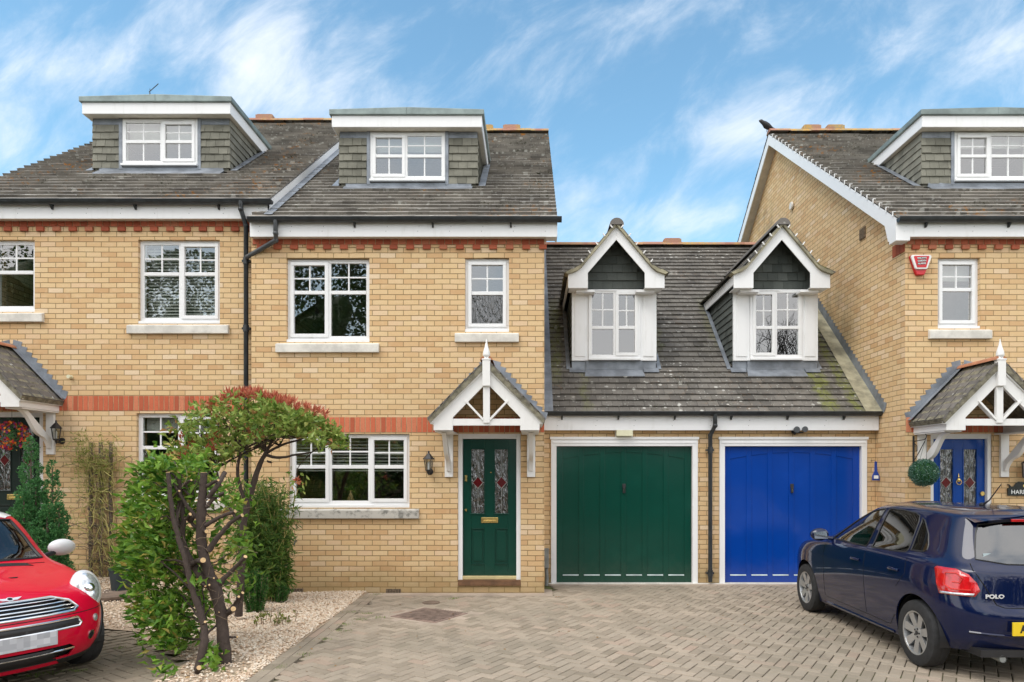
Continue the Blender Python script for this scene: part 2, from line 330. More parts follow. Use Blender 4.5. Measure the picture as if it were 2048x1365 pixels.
def plate_grey():
    m, n, b = newmat('plate_grey'); co = objco(n)
    vo = n.nodes.new('ShaderNodeTexVoronoi'); vo.inputs['Scale'].default_value = 22; vo.inputs['Randomness'].default_value = 0; n.links.new(co, vo.inputs['Vector'])
    s = n.nodes.new('ShaderNodeSeparateColor'); n.links.new(vo.outputs['Color'], s.inputs[0])
    n.links.new(mixcol(n, s.outputs[0], (.36, .37, .40), (.60, .61, .64)), b.inputs['Base Color']); b.inputs['Roughness'].default_value = .4
plate_grey()
def paver():
    m, n, b = newmat('paver')
    r = attr(n)
    c = ramp(n, r, [(0, (.26, .215, .16)), (.35, (.33, .272, .208)), (.7, (.37, .308, .238)), (.9, (.40, .325, .25)), (1, (.37, .275, .21))])
    big = noise(n, .55, 4)
    c = mixcol(n, mth(n, 'MULTIPLY', smooth(n, big, .42, .66), .55), c, (.235, .205, .155))
    g = n.nodes.new('ShaderNodeNewGeometry'); s = n.nodes.new('ShaderNodeSeparateXYZ'); n.links.new(g.outputs['Position'], s.inputs[0])
    # damp, mossy left-hand drive
    lf = smooth(n, mth(n, 'ADD', s.outputs[0], mth(n, 'MULTIPLY', noise(n, .8, 3), .8)), -2.2, -3.6)
    c = mixcol(n, mth(n, 'MULTIPLY', lf, .6), c, mixcol(n, noise(n, 6), (.105, .09, .055), (.20, .165, .115)))
    c = mixcol(n, mth(n, 'MULTIPLY', smooth(n, noise(n, 1.9, 5, .65), .56, .70), .45), c, (.16, .135, .105))
    nf = smooth(n, s.outputs[1], 10.0, 10.7)
    c = mixcol(n, mth(n, 'MULTIPLY', nf, .35), c, (.22, .19, .15))
    c = mixcol(n, mth(n, 'MULTIPLY', smooth(n, noise(n, 70, 4, .7), .5, .8), .4), c, (.17, .14, .11))
    c = mixcol(n, mth(n, 'MULTIPLY', smooth(n, noise(n, 3.5, 5, .7), .55, .75), .3), c, (.17, .165, .10))
    n.links.new(c, b.inputs['Base Color']); b.inputs['Roughness'].default_value = .9; b.inputs['Specular IOR Level'].default_value = .3
    bump(n, b, noise(n, 120, 4, .7), .5, .004)
paver()
def joint():
    m, n, b = newmat('joint_soil')
    c = mixcol(n, smooth(n, noise(n, 1.3, 4), .45, .62), (.12, .095, .065), (.12, .15, .03))
    c = mixcol(n, mth(n, 'MULTIPLY', noise(n, 40), .5), c, (.06, .05, .035))
    n.links.new(c, b.inputs['Base Color']); b.inputs['Roughness'].default_value = 1
joint()
simple('concrete_pink', (.39, .315, .25), .92, var=.16, scale=3, bmp=.3, bscale=80)
def gravel():
    m, n, b = newmat('gravel_stone')
    c = ramp(n, attr(n), [(0, (.38, .24, .14)), (.2, (.58, .43, .30)), (.55, (.74, .62, .48)), (.85, (.80, .73, .62)), (1, (.66, .46, .32))])
    n.links.new(mixcol(n, mth(n, 'MULTIPLY', noise(n, 90), .35), c, (.45, .35, .26)), b.inputs['Base Color']); b.inputs['Roughness'].default_value = .85
gravel()
simple('gravel_bed', (.40, .31, .22), .95, var=.4, scale=60, bmp=.8, bscale=60)
simple('soil', (.06, .045, .032), .95, var=.4, scale=20, bmp=.8, bscale=30)
simple('bird_black', (.012, .012, .014), .5, var=.2)
simple('terracotta', (.40, .17, .09), .85, var=.2)
simple('seat_fabric', (.03, .03, .034), .9, var=.2, local=True); simple('car_inner', (.045, .05, .052), .8, var=.2, local=True); simple('grey_inner', (.22, .23, .22), .8, var=.2, local=True)
simple('sticker', (.45, .55, .58), .6, var=.05, local=True)

# ------------------------------------------------------------------ mesh helpers
class MB:
    def __init__(s): s.v = []; s.f = []; s.r = []; s.m = []; s.mi = 0; s.k = None
    def rr(s): return random.random() if s.k is None else s.k
    def poly(s, pts, r=None):
        i = len(s.v); s.v += [tuple(p) for p in pts]; s.f.append(tuple(range(i, i+len(pts)))); s.r.append(s.rr() if r is None else r); s.m.append(s.mi)
    def raw(s, vs, fs, r=None):
        i = len(s.v); s.v += [tuple(p) for p in vs]; r = s.rr() if r is None else r
        for f in fs: s.f.append(tuple(i+j for j in f)); s.r.append(r); s.m.append(s.mi)
    def box(s, x0, x1, y0, y1, z0, z1, r=None):
        s.raw([(x0,y0,z0),(x1,y0,z0),(x1,y1,z0),(x0,y1,z0),(x0,y0,z1),(x1,y0,z1),(x1,y1,z1),(x0,y1,z1)],
              [(0,3,2,1),(4,5,6,7),(0,1,5,4),(1,2,6,5),(2,3,7,6),(3,0,4,7)], r)
    def bar(s, a, b, w, h, up=(0,0,1), r=None):
        a = Vector(a); b = Vector(b); d = (b-a).normalized(); u = Vector(up); x = d.cross(u).normalized()*w/2; y = x.cross(d).normalized()*h/2
        vs = [a-x-y, a+x-y, a+x+y, a-x+y, b-x-y, b+x-y, b+x+y, b-x+y]
        s.raw(vs, [(3,2,1,0),(4,5,6,7),(0,1,5,4),(1,2,6,5),(2,3,7,6),(3,0,4,7)], r)
    def prism(s, pts, n, r=None):
        """extrude the planar polygon pts (3-D) by vector n"""
        n = Vector(n); a = [Vector(p) for p in pts]; b = [p+n for p in a]; k = len(a)
        s.raw(a+b, [tuple(range(k))[::-1], tuple(range(k, 2*k))]+[(i, (i+1) % k, k+(i+1) % k, k+i) for i in range(k)], r)
    def tube(s, pts, rad, n=8, cap=True, r=None):
        pts = [Vector(p) for p in pts]; rads = rad if isinstance(rad, (list, tuple)) else [rad]*len(pts)
        vs = []; fs = []; d0 = (pts[1]-pts[0]).normalized(); up = Vector((0, 0, 1)) if abs(d0.z) < .9 else Vector((0, 1, 0)); x = d0.cross(up).normalized()
        for i, p in enumerate(pts):
            d = (pts[min(i+1, len(pts)-1)]-pts[max(i-1, 0)]).normalized(); x = (x-d*x.dot(d)).normalized(); y = d.cross(x)
            for j in range(n):
                a = 2*math.pi*j/n; vs.append(p+(x*math.cos(a)+y*math.sin(a))*rads[i])
        for i in range(len(pts)-1):
            for j in range(n): fs.append((i*n+j, i*n+(j+1) % n, (i+1)*n+(j+1) % n, (i+1)*n+j))
        if cap: fs.append(tuple(range(n))[::-1]); fs.append(tuple(range((len(pts)-1)*n, len(pts)*n)))
        s.raw(vs, fs, r)
    def lathe(s, c, prof, n=16, axis='z', r=None):
        c = Vector(c); vs = []; fs = []
        for (rd, h) in prof:
            for j in range(n):
                a = 2*math.pi*j/n; ca, sa = math.cos(a)*rd, math.sin(a)*rd
                vs.append(c+(Vector((ca, sa, h)) if axis == 'z' else Vector((ca, h, sa)) if axis == 'y' else Vector((h, ca, sa))))
        for i in range(len(prof)-1):
            for j in range(n): fs.append((i*n+j, i*n+(j+1) % n, (i+1)*n+(j+1) % n, (i+1)*n+j))
        fs.append(tuple(range(n))[::-1]); fs.append(tuple(range((len(prof)-1)*n, len(prof)*n)))
        s.raw(vs, fs, r)
    def ball(s, c, rx, ry=None, rz=None, n=12, m=8, r=None):
        ry = ry or rx; rz = rz or rx; vs = [(c[0], c[1], c[2]-rz)]; fs = []
        for i in range(1, m):
            t = math.pi*i/m
            for j in range(n):
                a = 2*math.pi*j/n; vs.append((c[0]+rx*math.sin(t)*math.cos(a), c[1]+ry*math.sin(t)*math.sin(a), c[2]-rz*math.cos(t)))
        vs.append((c[0], c[1], c[2]+rz)); L = len(vs)-1
        for j in range(n):
            fs.append((0, 1+(j+1) % n, 1+j)); fs.append((L, L-n+j, L-n+(j+1) % n))
        for i in range(m-2):
            for j in range(n): a = 1+i*n; fs.append((a+j, a+(j+1) % n, a+n+(j+1) % n, a+n+j))
        s.raw(vs, fs, r)
    def build(s, name, mats, parent=None, smooth=False, bevel=0, recalc=True, ang=35):
        me = bpy.data.meshes.new(name); me.from_pydata(s.v, [], s.f)
        if not isinstance(mats, (list, tuple)): mats = [mats]
        for x in mats: me.materials.append(MATS[x])
        a = me.attributes.new('rnd', 'FLOAT', 'FACE'); a.data.foreach_set('value', s.r)
        me.polygons.foreach_set('material_index', s.m)
        if recalc:
            bm = bmesh.new(); bm.from_mesh(me); bmesh.ops.recalc_face_normals(bm, faces=bm.faces); bm.to_mesh(me); bm.free()
        if smooth:
            me.polygons.foreach_set('use_smooth', [True]*len(me.polygons)); me.set_sharp_from_angle(angle=R(ang))
        me.update()
        o = bpy.data.objects.new(name, me); COL.objects.link(o)
        if parent is not None: adopt(o, parent)
        if bevel:
            b = o.modifiers.new('bevel', 'BEVEL'); b.width = bevel; b.segments = 2; b.limit_method = 'ANGLE'; b.angle_limit = R(40)
        return o
def world_of(o):
    m = o.matrix_basis.copy(); p = o
    while p.parent is not None: m = p.parent.matrix_basis @ (p.matrix_parent_inverse @ m); p = p.parent
    return m
def adopt(o, parent): o.parent = parent; o.matrix_parent_inverse = world_of(parent).inverted()
def tag(o, label=None, cat=None, group=None, kind=None):
    if label: o['label'] = label
    if cat: o['category'] = cat
    if group: o['group'] = group
    if kind: o['kind'] = kind
    return o
def thing(name, label, cat, loc, group=None, rz=0):
    o = bpy.data.objects.new(name, None); COL.objects.link(o); o.location = loc; o.rotation_euler = (0, 0, rz); o.empty_display_size = .2
    return tag(o, label, cat, group)
def text_mesh(body, size, mat, name, parent, loc, rot, extrude=.002, bold=0, squash=1.0, align='CENTER'):
    c = bpy.data.curves.new('t', 'FONT'); c.body = body; c.size = size; c.extrude = extrude; c.align_x = align; c.align_y = 'CENTER'; c.offset = bold; c.space_character = 1.05
    o = bpy.data.objects.new('t', c); COL.objects.link(o); bpy.context.view_layer.update()
    me = bpy.data.meshes.new_from_object(o.evaluated_get(bpy.context.evaluated_depsgraph_get())); bpy.data.objects.remove(o); bpy.data.curves.remove(c)
    me.transform(Matrix.Translation(loc) @ rot.to_4x4() @ Matrix.Diagonal((squash, 1, 1, 1)))
    me.materials.clear(); me.materials.append(MATS[mat]); me.name = name
    q = bpy.data.objects.new(name, me); COL.objects.link(q)
    if parent is not None: adopt(q, parent)
    return q
FRONT = Matrix(((1, 0, 0), (0, 0, -1), (0, 1, 0)))     # text facing -Y

# ------------------------------------------------------------------ ground
def sst(x, a, b):
    t = max(0, min(1, (x-a)/(b-a))); return t*t*(3-2*t)
def gz(x, y): return .20*sst(-x, 3.3, 6.2)*(.35+.65*sst(y, 5.8, 9.2))
m = MB()
xs = [-400, -120, -40, -16] + [-12+.5*i for i in range(49)] + [16, 40, 120, 400]; ys = [-400, -120, -40, -12] + [-6+.5*i for i in range(55)] + [40, 120, 400]
for i in range(len(xs)-1):
    for j in range(len(ys)-1):
        P = [(xs[i], ys[j]), (xs[i+1], ys[j]), (xs[i+1], ys[j+1]), (xs[i], ys[j+1])]
        m.poly([(x, y, gz(x, y)-.016) for x, y in P])
tag(m.build('ground', 'joint_soil', smooth=True), 'bare ground beneath the paving', 'ground', kind='structure')
BEDX = -2.42
def in_bed(x, y):
    if y > 10.2: return x < -2.4
    left = -3.15-1.0*sst(y, 6.2, 7.3) if y < 7.45 else -9.5
    return left < x < BEDX and y > 3.5
DRC = (-1.272, 8.465)
m = MB()
th = R(57); ux = (math.cos(th), math.sin(th)); uy = (-math.sin(th), math.cos(th)); a = .101
def herr(i0, j0, wi, hj):
    g = .0035; cx, cy = (i0+wi/2)*a, (j0+hj/2)*a; x = ux[0]*cx+uy[0]*cy; y = ux[1]*cx+uy[1]*cy+6
    if not (-11 < x < 10.5 and 1.5 < y < 10.80): return
    if in_bed(x, y) or (BEDX-.05 < x < BEDX+.19 and y < 9.95 and y > 3.5): return
    if y > 9.84 and -9 < x < .30: return
    if y > 9.84 and x > 5.38: return
    rx_, ry_ = x-DRC[0], y-DRC[1]; pa, pb = rx_*.516+ry_*.857, -rx_*.857+ry_*.516
    if abs(pa) < .40 and abs(pb) < .43: return
    z = gz(x, y)+random.uniform(-.0015, .0015); tx, ty = random.uniform(-.006, .006), random.uniform(-.006, .006)
    hw, hh = wi*a/2-g-random.uniform(0, .0018), hj*a/2-g-random.uniform(0, .0018); bv = .006
    r = random.random(); vs = []; z += .006*mnoise.noise(Vector((x*1.1, y*1.1, 0)))
    for (s, zz) in ((0, -.012), (0, -.004), (bv, 0)):
        for sx, sy in ((-1, -1), (1, -1), (1, 1), (-1, 1)):
            lx, ly = sx*(hw-s), sy*(hh-s); vs.append((x+ux[0]*lx+uy[0]*ly, y+ux[1]*lx+uy[1]*ly, z+zz+lx*tx+ly*ty))
    m.raw(vs, [(8, 9, 10, 11)]+[(k*4+q, k*4+(q+1) % 4, k*4+4+(q+1) % 4, k*4+4+q) for k in (0, 1) for q in range(4)], r)
for r_ in range(-170, 170):
    for k in range(-90, 90):
        x0 = 4*k+r_ % 4 if False else 4*k + (r_ % 4)
        herr(x0, r_, 2, 1); herr(x0+3, r_, 1, 2)
tag(m.build('driveway', 'paver', recalc=False), 'buff herringbone block paving of the drive', 'driveway', kind='structure')
# block course along the gravel edge, concrete haunch along the walls
m = MB(); y = 3.5
while y < 9.85:
    m.box(BEDX, BEDX+.10, y, y+.195, -.03, gz(BEDX, y)+.004+random.uniform(0, .004)); m.box(BEDX+.103, BEDX+.203, y+.05, y+.245, -.03, gz(BEDX, y)+.003+random.uniform(0, .003)); y += .2
tag(m.build('path_edging', 'paver', bevel=.003), 'row of edging blocks between gravel and drive', 'edging', kind='structure')
m = MB()
m.box(BEDX, .30, 9.78, 10.3, -.05, .003); m.box(.30, 5.38, 10.66, 11.2, -.05, .004); m.box(5.30, 9.9, 9.80, 10.3, -.05, .003)
tag(m.build('concrete_apron', 'concrete_pink'), 'smooth concrete strip along the foot of the walls', 'apron', kind='structure')
# gravel bed
m = MB()
def gr_z(x, y): return gz(x, y)+.012+.03*sst(abs(x+3.0), .5, 0)*0+ .012*math.sin(x*3)*math.sin(y*2.3)
cells = [(x, y) for x in np.arange(-9.4, BEDX, .2) for y in np.arange(3.4, 10.2, .2) if in_bed(x+.1, y+.1)]
for x, y in cells:
    m.poly([(p, q, gr_z(p, q)-.006) for p, q in ((x, y), (x+.2, y), (x+.2, y+.2), (x, y+.2))])
bed = m.build('garden_bed', 'gravel_bed', recalc=False); tag(bed, 'fine grit base of the planting bed', 'soil', kind='structure')
m = MB(); fo = [(4, 0, 2), (4, 2, 1), (4, 1, 3), (4, 3, 0), (5, 2, 0), (5, 1, 2), (5, 3, 1), (5, 0, 3)]
cnt = 0
while cnt < 30000:
    if random.random() < .72: x = random.uniform(-4.3, BEDX-.005); y = random.uniform(5.3, 10.1)
    else: x = random.uniform(-9.3, -4.0); y = random.uniform(7.4, 10.1)
    if not in_bed(x, y): continue
    cnt += 1
    # soil shows round the laurel stump
    dd = (x+3.25)**2/.5+(y-6.0)**2/.6
    if dd < 1 and random.random() < .75: continue
    sx, sy, sz = [random.uniform(.009, .018)*random.uniform(.8, 1.3) for _ in range(3)]; t = random.uniform(0, 3.14); c, s = math.cos(t)*sx, math.sin(t)*sx; c2, s2 = -math.sin(t)*sy, math.cos(t)*sy
    z = gr_z(x, y)+random.uniform(-.003, .012); j = lambda: random.uniform(-.003, .003)
    m.raw([(x+c+j(), y+s+j(), z+j()), (x-c+j(), y-s+j(), z+j()), (x+c2+j(), y+s2+j(), z+j()), (x-c2+j(), y-s2+j(), z+j()), (x+j(), y+j(), z+sz*.75), (x, y, z-sz*.6)], fo)
tag(m.build('gravel', 'gravel_stone', recalc=False), 'pale cream and pink gravel covering the planting bed', 'gravel', kind='stuff')

# ------------------------------------------------------------------ tiled slopes
def tiles(m, O, U, V, ulen, vlen, gauge, tw, thick=.016, urange=None, lift=0.0, jit=.004, r0=None):
    """courses of plain tiles on the plane O + u*U + v*V ; urange(v) gives a list of (u0,u1) spans"""
    O = Vector(O); U = Vector(U).normalized(); V = Vector(V).normalized(); Nn = U.cross(V).normalized()
    nrow = int(round(vlen/gauge)); g = vlen/nrow
    for k in range(nrow):
        v0 = k*g; v1 = v0+g*1.12
        spans = urange(v0+g/2) if urange else [(0, ulen)]
        off = (k % 2)*.5*tw + random.uniform(-.1, .1)*tw
        drop = random.uniform(-.0015, .0015)
        for (ua, ub) in spans:
            if ub-ua < .02: continue
            u = ua-((ua-off) % tw)
            while u < ub:
                a0, a1 = max(u, ua), min(u+tw, ub)
                if a1-a0 > .012:
                    t = thick+random.uniform(-.002, .003)+drop; dv = random.uniform(-jit, jit); gp = .0012; tw2 = random.uniform(-.0025, .0025)
                    gp = .0022; b = [O+U*(a0+gp)+V*(v0+dv), O+U*(a1-gp)+V*(v0+dv), O+U*(a1-gp)+V*v1, O+U*(a0+gp)+V*v1]
                    top = [b[0]+Nn*(t*1.6+lift+tw2), b[1]+Nn*(t*1.6+lift-tw2), b[2]+Nn*(t*.25+lift), b[3]+Nn*(t*.25+lift)]
                    bot = [b[0]+Nn*(t*.35+lift), b[1]+Nn*(t*.35+lift)]
                    m.raw([*top, *bot], [(0, 1, 2, 3), (4, 5, 1, 0), (4, 0, 3), (5, 2, 1)])
                u += tw
def subspans(ua, ub, cuts):
    res = [(ua, ub)]
    for (c0, c1) in cuts:
        nr = []
        for (p, q) in res:
            if c1 <= p or c0 >= q: nr.append((p, q)); continue
            if c0 > p: nr.append((p, c0))
            if c1 < q: nr.append((c1, q))
        res = nr
    return res

# ------------------------------------------------------------------ walls and windows
def wall_holes(m, x0, x1, z0, z1, y, th, holes, back=True):
    xs = sorted({x0, x1, *[h[0] for h in holes], *[h[1] for h in holes]}); zs = sorted({z0, z1, *[h[2] for h in holes], *[h[3] for h in holes]})
    xs = [x for x in xs if x0 <= x <= x1]; zs = [z for z in zs if z0 <= z <= z1]
    for i in range(len(xs)-1):
        for j in range(len(zs)-1):
            cx, cz = (xs[i]+xs[i+1])/2, (zs[j]+zs[j+1])/2
            if any(h[0] < cx < h[1] and h[2] < cz < h[3] for h in holes): continue
            m.poly([(xs[i], y, zs[j]), (xs[i+1], y, zs[j]), (xs[i+1], y, zs[j+1]), (xs[i], y, zs[j+1])])
            if back: m.poly([(xs[i], y+th, zs[j]), (xs[i], y+th, zs[j+1]), (xs[i+1], y+th, zs[j+1]), (xs[i+1], y+th, zs[j])])
    for (a, b, c, d) in holes:
        m.poly([(a, y, c), (a, y, d), (a, y+th, d), (a, y+th, c)]); m.poly([(b, y, c), (b, y+th, c), (b, y+th, d), (b, y, d)])
        m.poly([(a, y, d), (b, y, d), (b, y+th, d), (a, y+th, d)]); m.poly([(a, y, c), (a, y+th, c), (b, y+th, c), (b, y, c)])
def window(parent, x0, x1, z0, z1, y, lights, transom=.60, sill='stone', rec=.055, sillext=.145, bars_low=False, blind=None, inv=None, head=True, cill_h=.04, obscure=False):
    """white casement window; lights = list of (width fraction, is_opening_sash); glass and its sill are its sub-parts"""
    fw = .060; d = .07; ya = y+rec; m = MB(); g = MB()
    zc = z0+cill_h
    m.box(x0-.006, x1+.006, ya-.05, ya+d, z0, zc)                       # white cill nosing
    m.box(x0, x1, ya+.002, ya+d, z1-fw, z1); m.box(x0, x1, ya+.002, ya+d, zc, zc+fw)
    m.box(x0, x0+fw, ya, ya+d, zc+fw*.999, z1-fw*.999); m.box(x1-fw, x1, ya, ya+d, zc+fw*.999, z1-fw*.999)
    for k in range(int((x1-x0)/.6)+1):                                  # trickle vents
        a = x0+.06+k*.62
        if a+.42 < x1: m.box(a, a+.42, ya-.012, ya+.004, z1-.028, z1-.014)
    xa = x0+fw; W = x1-x0-2*fw; tot = sum(l[0] for l in lights); zb, zt = zc+fw, z1-fw
    for i, (fr, sash) in enumerate(lights):
        wd = W*fr/tot; xb = xa+wd
        if i < len(lights)-1: m.box(xb-.028, xb+.028, ya, ya+d, zb, zt)
        l, r_ = xa+(.028 if i else 0), xb-(.028 if i < len(lights)-1 else 0); b0, t0 = zb, zt
        if sash:
            s = .050; o = .018
            m.box(l-o, r_+o, ya-.018, ya+.03, t0-s+o, t0+o); m.box(l-o, r_+o, ya-.018, ya+.03, b0-o, b0+s-o)
            m.box(l-o, l+s-o, ya-.0175, ya+.0295, b0+s-o, t0-s+o); m.box(r_-s+o, r_+o, ya-.0175, ya+.0295, b0+s-o, t0-s+o)
            l += s-o; r_ -= s-o; b0 += s-o; t0 -= s-o
        zm = zb+(zt-zb)*(1-.415) if transom else None
        if transom: zm = zb+(zt-zb)*transom; m.box(l, r_, ya-.004, ya+.035, zm-.026, zm+.026)
        xm = (l+r_)/2; lo = zm+.02 if zm else b0
        m.box(xm-.011, xm+.011, ya+.010, ya+.032, lo, t0); mid = (lo+t0)/2
        m.box(l, r_, ya+.012, ya+.031, mid-.011, mid+.011)
        if bars_low: m.box(xm-.011, xm+.011, ya+.010, ya+.032, b0, zm-.02)
        if obscure: g.box(l-.003, r_+.003, ya+.016, ya+.028, zm, t0+.003, .5); g.mi = 1; g.box(l-.003, r_+.003, ya+.016, ya+.028, b0-.003, zm, .5); g.mi = 0
        else: g.box(l-.003, r_+.003, ya+.016, ya+.028, b0-.003, t0+.003, .5)
        xa = xb
    wo = m.build('window', 'white_upvc', parent, bevel=.004); g.build('pane', ['window_glass', 'obscure_glass'], wo)
    if sill:
        s = MB(); e = sillext
        s.raw([(x0-e, y-.055, z0-.155), (x1+e, y-.055, z0-.155), (x1+e, y+.03, z0-.155), (x0-e, y+.03, z0-.155), (x0-e, y-.055, z0-.035), (x1+e, y-.055, z0-.035), (x1+e, y+.03, z0-.004), (x0-e, y+.03, z0-.004)],
              [(0, 3, 2, 1), (4, 5, 6, 7), (0, 1, 5, 4), (1, 2, 6, 5), (2, 3, 7, 6), (3, 0, 4, 7)])
        s.box(x0+.002, x1-.002, y+.03, y+.115, z0-.06, z0-.004)
        s.build('sill', 'stone_stained' if sill == 'stained' else 'stone', wo, bevel=.006)
    if head:
        h = MB(); h.box(x0+.002, x1-.002, y+.004, y+.06, z1+.001, z1+.016); h.build('head_trim', 'soffit', wo)
    if blind:
        kind, frac = blind; b = MB(); yb = ya+.13; H = z1-z0
        if kind == 'roller': b.box(x0+.05, x1-.05, yb, yb+.004, z1-H*frac, z1-.02); b.tube([(x0+.05, yb, z1-H*frac), (x1-.05, yb, z1-H*frac)], .012, 6)
        else:
            n_ = int(H*frac/.048)
            for k in range(n_):
                zz = z1-.06-k*.048; tilt = .010 if kind == 'open' else .020
                b.raw([(x0+.05, yb-.02, zz-tilt), (x1-.05, yb-.02, zz-tilt), (x1-.05, yb+.02, zz+tilt), (x0+.05, yb+.02, zz+tilt), (x0+.05, yb-.02, zz-tilt+.004), (x1-.05, yb-.02, zz-tilt+.004), (x1-.05, yb+.02, zz+tilt+.004), (x0+.05, yb+.02, zz+tilt+.004)],
                      [(0, 3, 2, 1), (4, 5, 6, 7), (0, 1, 5, 4), (1, 2, 6, 5), (2, 3, 7, 6), (3, 0, 4, 7)])
            for f_ in (.12, .38, .62, .88): b.tube([(x0+(x1-x0)*f_, yb, z1-.05), (x0+(x1-x0)*f_, yb, z1-.06-n_*.048)], .003, 4)
        b.build('blind', 'blind_white', wo)
    return wo
def stepped_flashing(m, p0, p1, wd=.13, step=.0765, plane='x', off=-.008, back=0):
    """lead steps above a roof line from low p0=(u,z) to high p1 ; plane 'x': in a wall facing -Y, 'y': in a flank facing -X"""
    (u0, za), (u1, zb) = p0, p1; n_ = max(2, int((zb-za)/step)); sg = 1 if u1 > u0 else -1
    for k in range(n_):
        z0 = za+(zb-za)*k/n_; z1 = za+(zb-za)*(k+1)/n_; a0 = u0+(u1-u0)*k/n_; a1 = u0+(u1-u0)*(k+1)/n_
        q = [(a0, z0), (a1, z1), (a1-sg*wd*.1, z1+wd*.9), (a1-sg*wd*1.0-(a1-a0)*.55, z1+wd*.55), (a0-sg*wd*.4, z0+wd*.4)]
        o = off-.0015*(k % 2)
        if plane == 'x': m.prism([(a, back+o, z) for a, z in q], (0, .006, 0))
        else: m.prism([(back+o, a, z) for a, z in q], (.006, 0, 0))
# ------------------------------------------------------------------ houses
SL = .722
def gutter(parent, x0, x1, y, z, downs=(), nb=4, fy=None):
    m = MB(); n = 10; prof = [(y-.055+.055*-math.cos(math.pi*k/n)*1.0, z-.055*math.sin(math.pi*k/n)*1.15) for k in range(n+1)]
    vs = [(x, p, q) for x in (x0, x1) for p, q in prof]; k = len(prof)
    m.raw(vs, [(i, i+1, k+i+1, k+i) for i in range(k-1)]+[tuple(range(k)), tuple(range(k, 2*k))[::-1]])
    m.tube([(x0, y-.11, z), (x1, y-.11, z)], .007, 6); 
    g = m.build('gutter', 'black_plastic', parent, smooth=True)
    for i in range(nb):
        b = MB(); x = x0+(x1-x0)*(i+.35)/nb; b.box(x-.012, x+.012, y-.005, (fy or y+.04), z-.075, z-.02); b.prism([(x-.012, y-.10, z-.03), (x-.012, y-.02, z-.12), (x-.012, y, z-.12), (x-.012, y, z-.06)], (.024, 0, 0)); b.build('gutter_bracket', 'black_plastic', g)
    return g
def ridge(parent, x0, x1, y, z, w=.14, raised=()):
    m = MB(); x = x0; L = .45
    while x < x1-.02:
        e = min(x+L, x1); n = 8; rr_ = .0
        rd = w*(1.0+random.uniform(-.03, .03)); dz_ = random.uniform(-.006, .006)
        for (xa, xb, rad) in ((x, e, rd),):
            vs = []
            for xx in (xa, xb):
                for k in range(n+1):
                    t = math.pi*k/n; vs.append((xx, y-math.cos(t)*rad*1.0, z+dz_-.045+math.sin(t)*rad*.62))
            m.raw(vs, [(i, i+1, n+2+i, n+1+i) for i in range(n)]+[tuple(range(n+1))[::-1], tuple(range(n+1, 2*n+2))])
        x += L
    for xr in raised: m.box(xr-.19, xr+.19, y-.12, y+.12, z-.02, z+.085); m.box(xr-.16, xr+.16, y-.10, y+.10, z+.085, z+.105)
    return m.build('ridge_tiles', 'ridge_clay', parent, smooth=True)
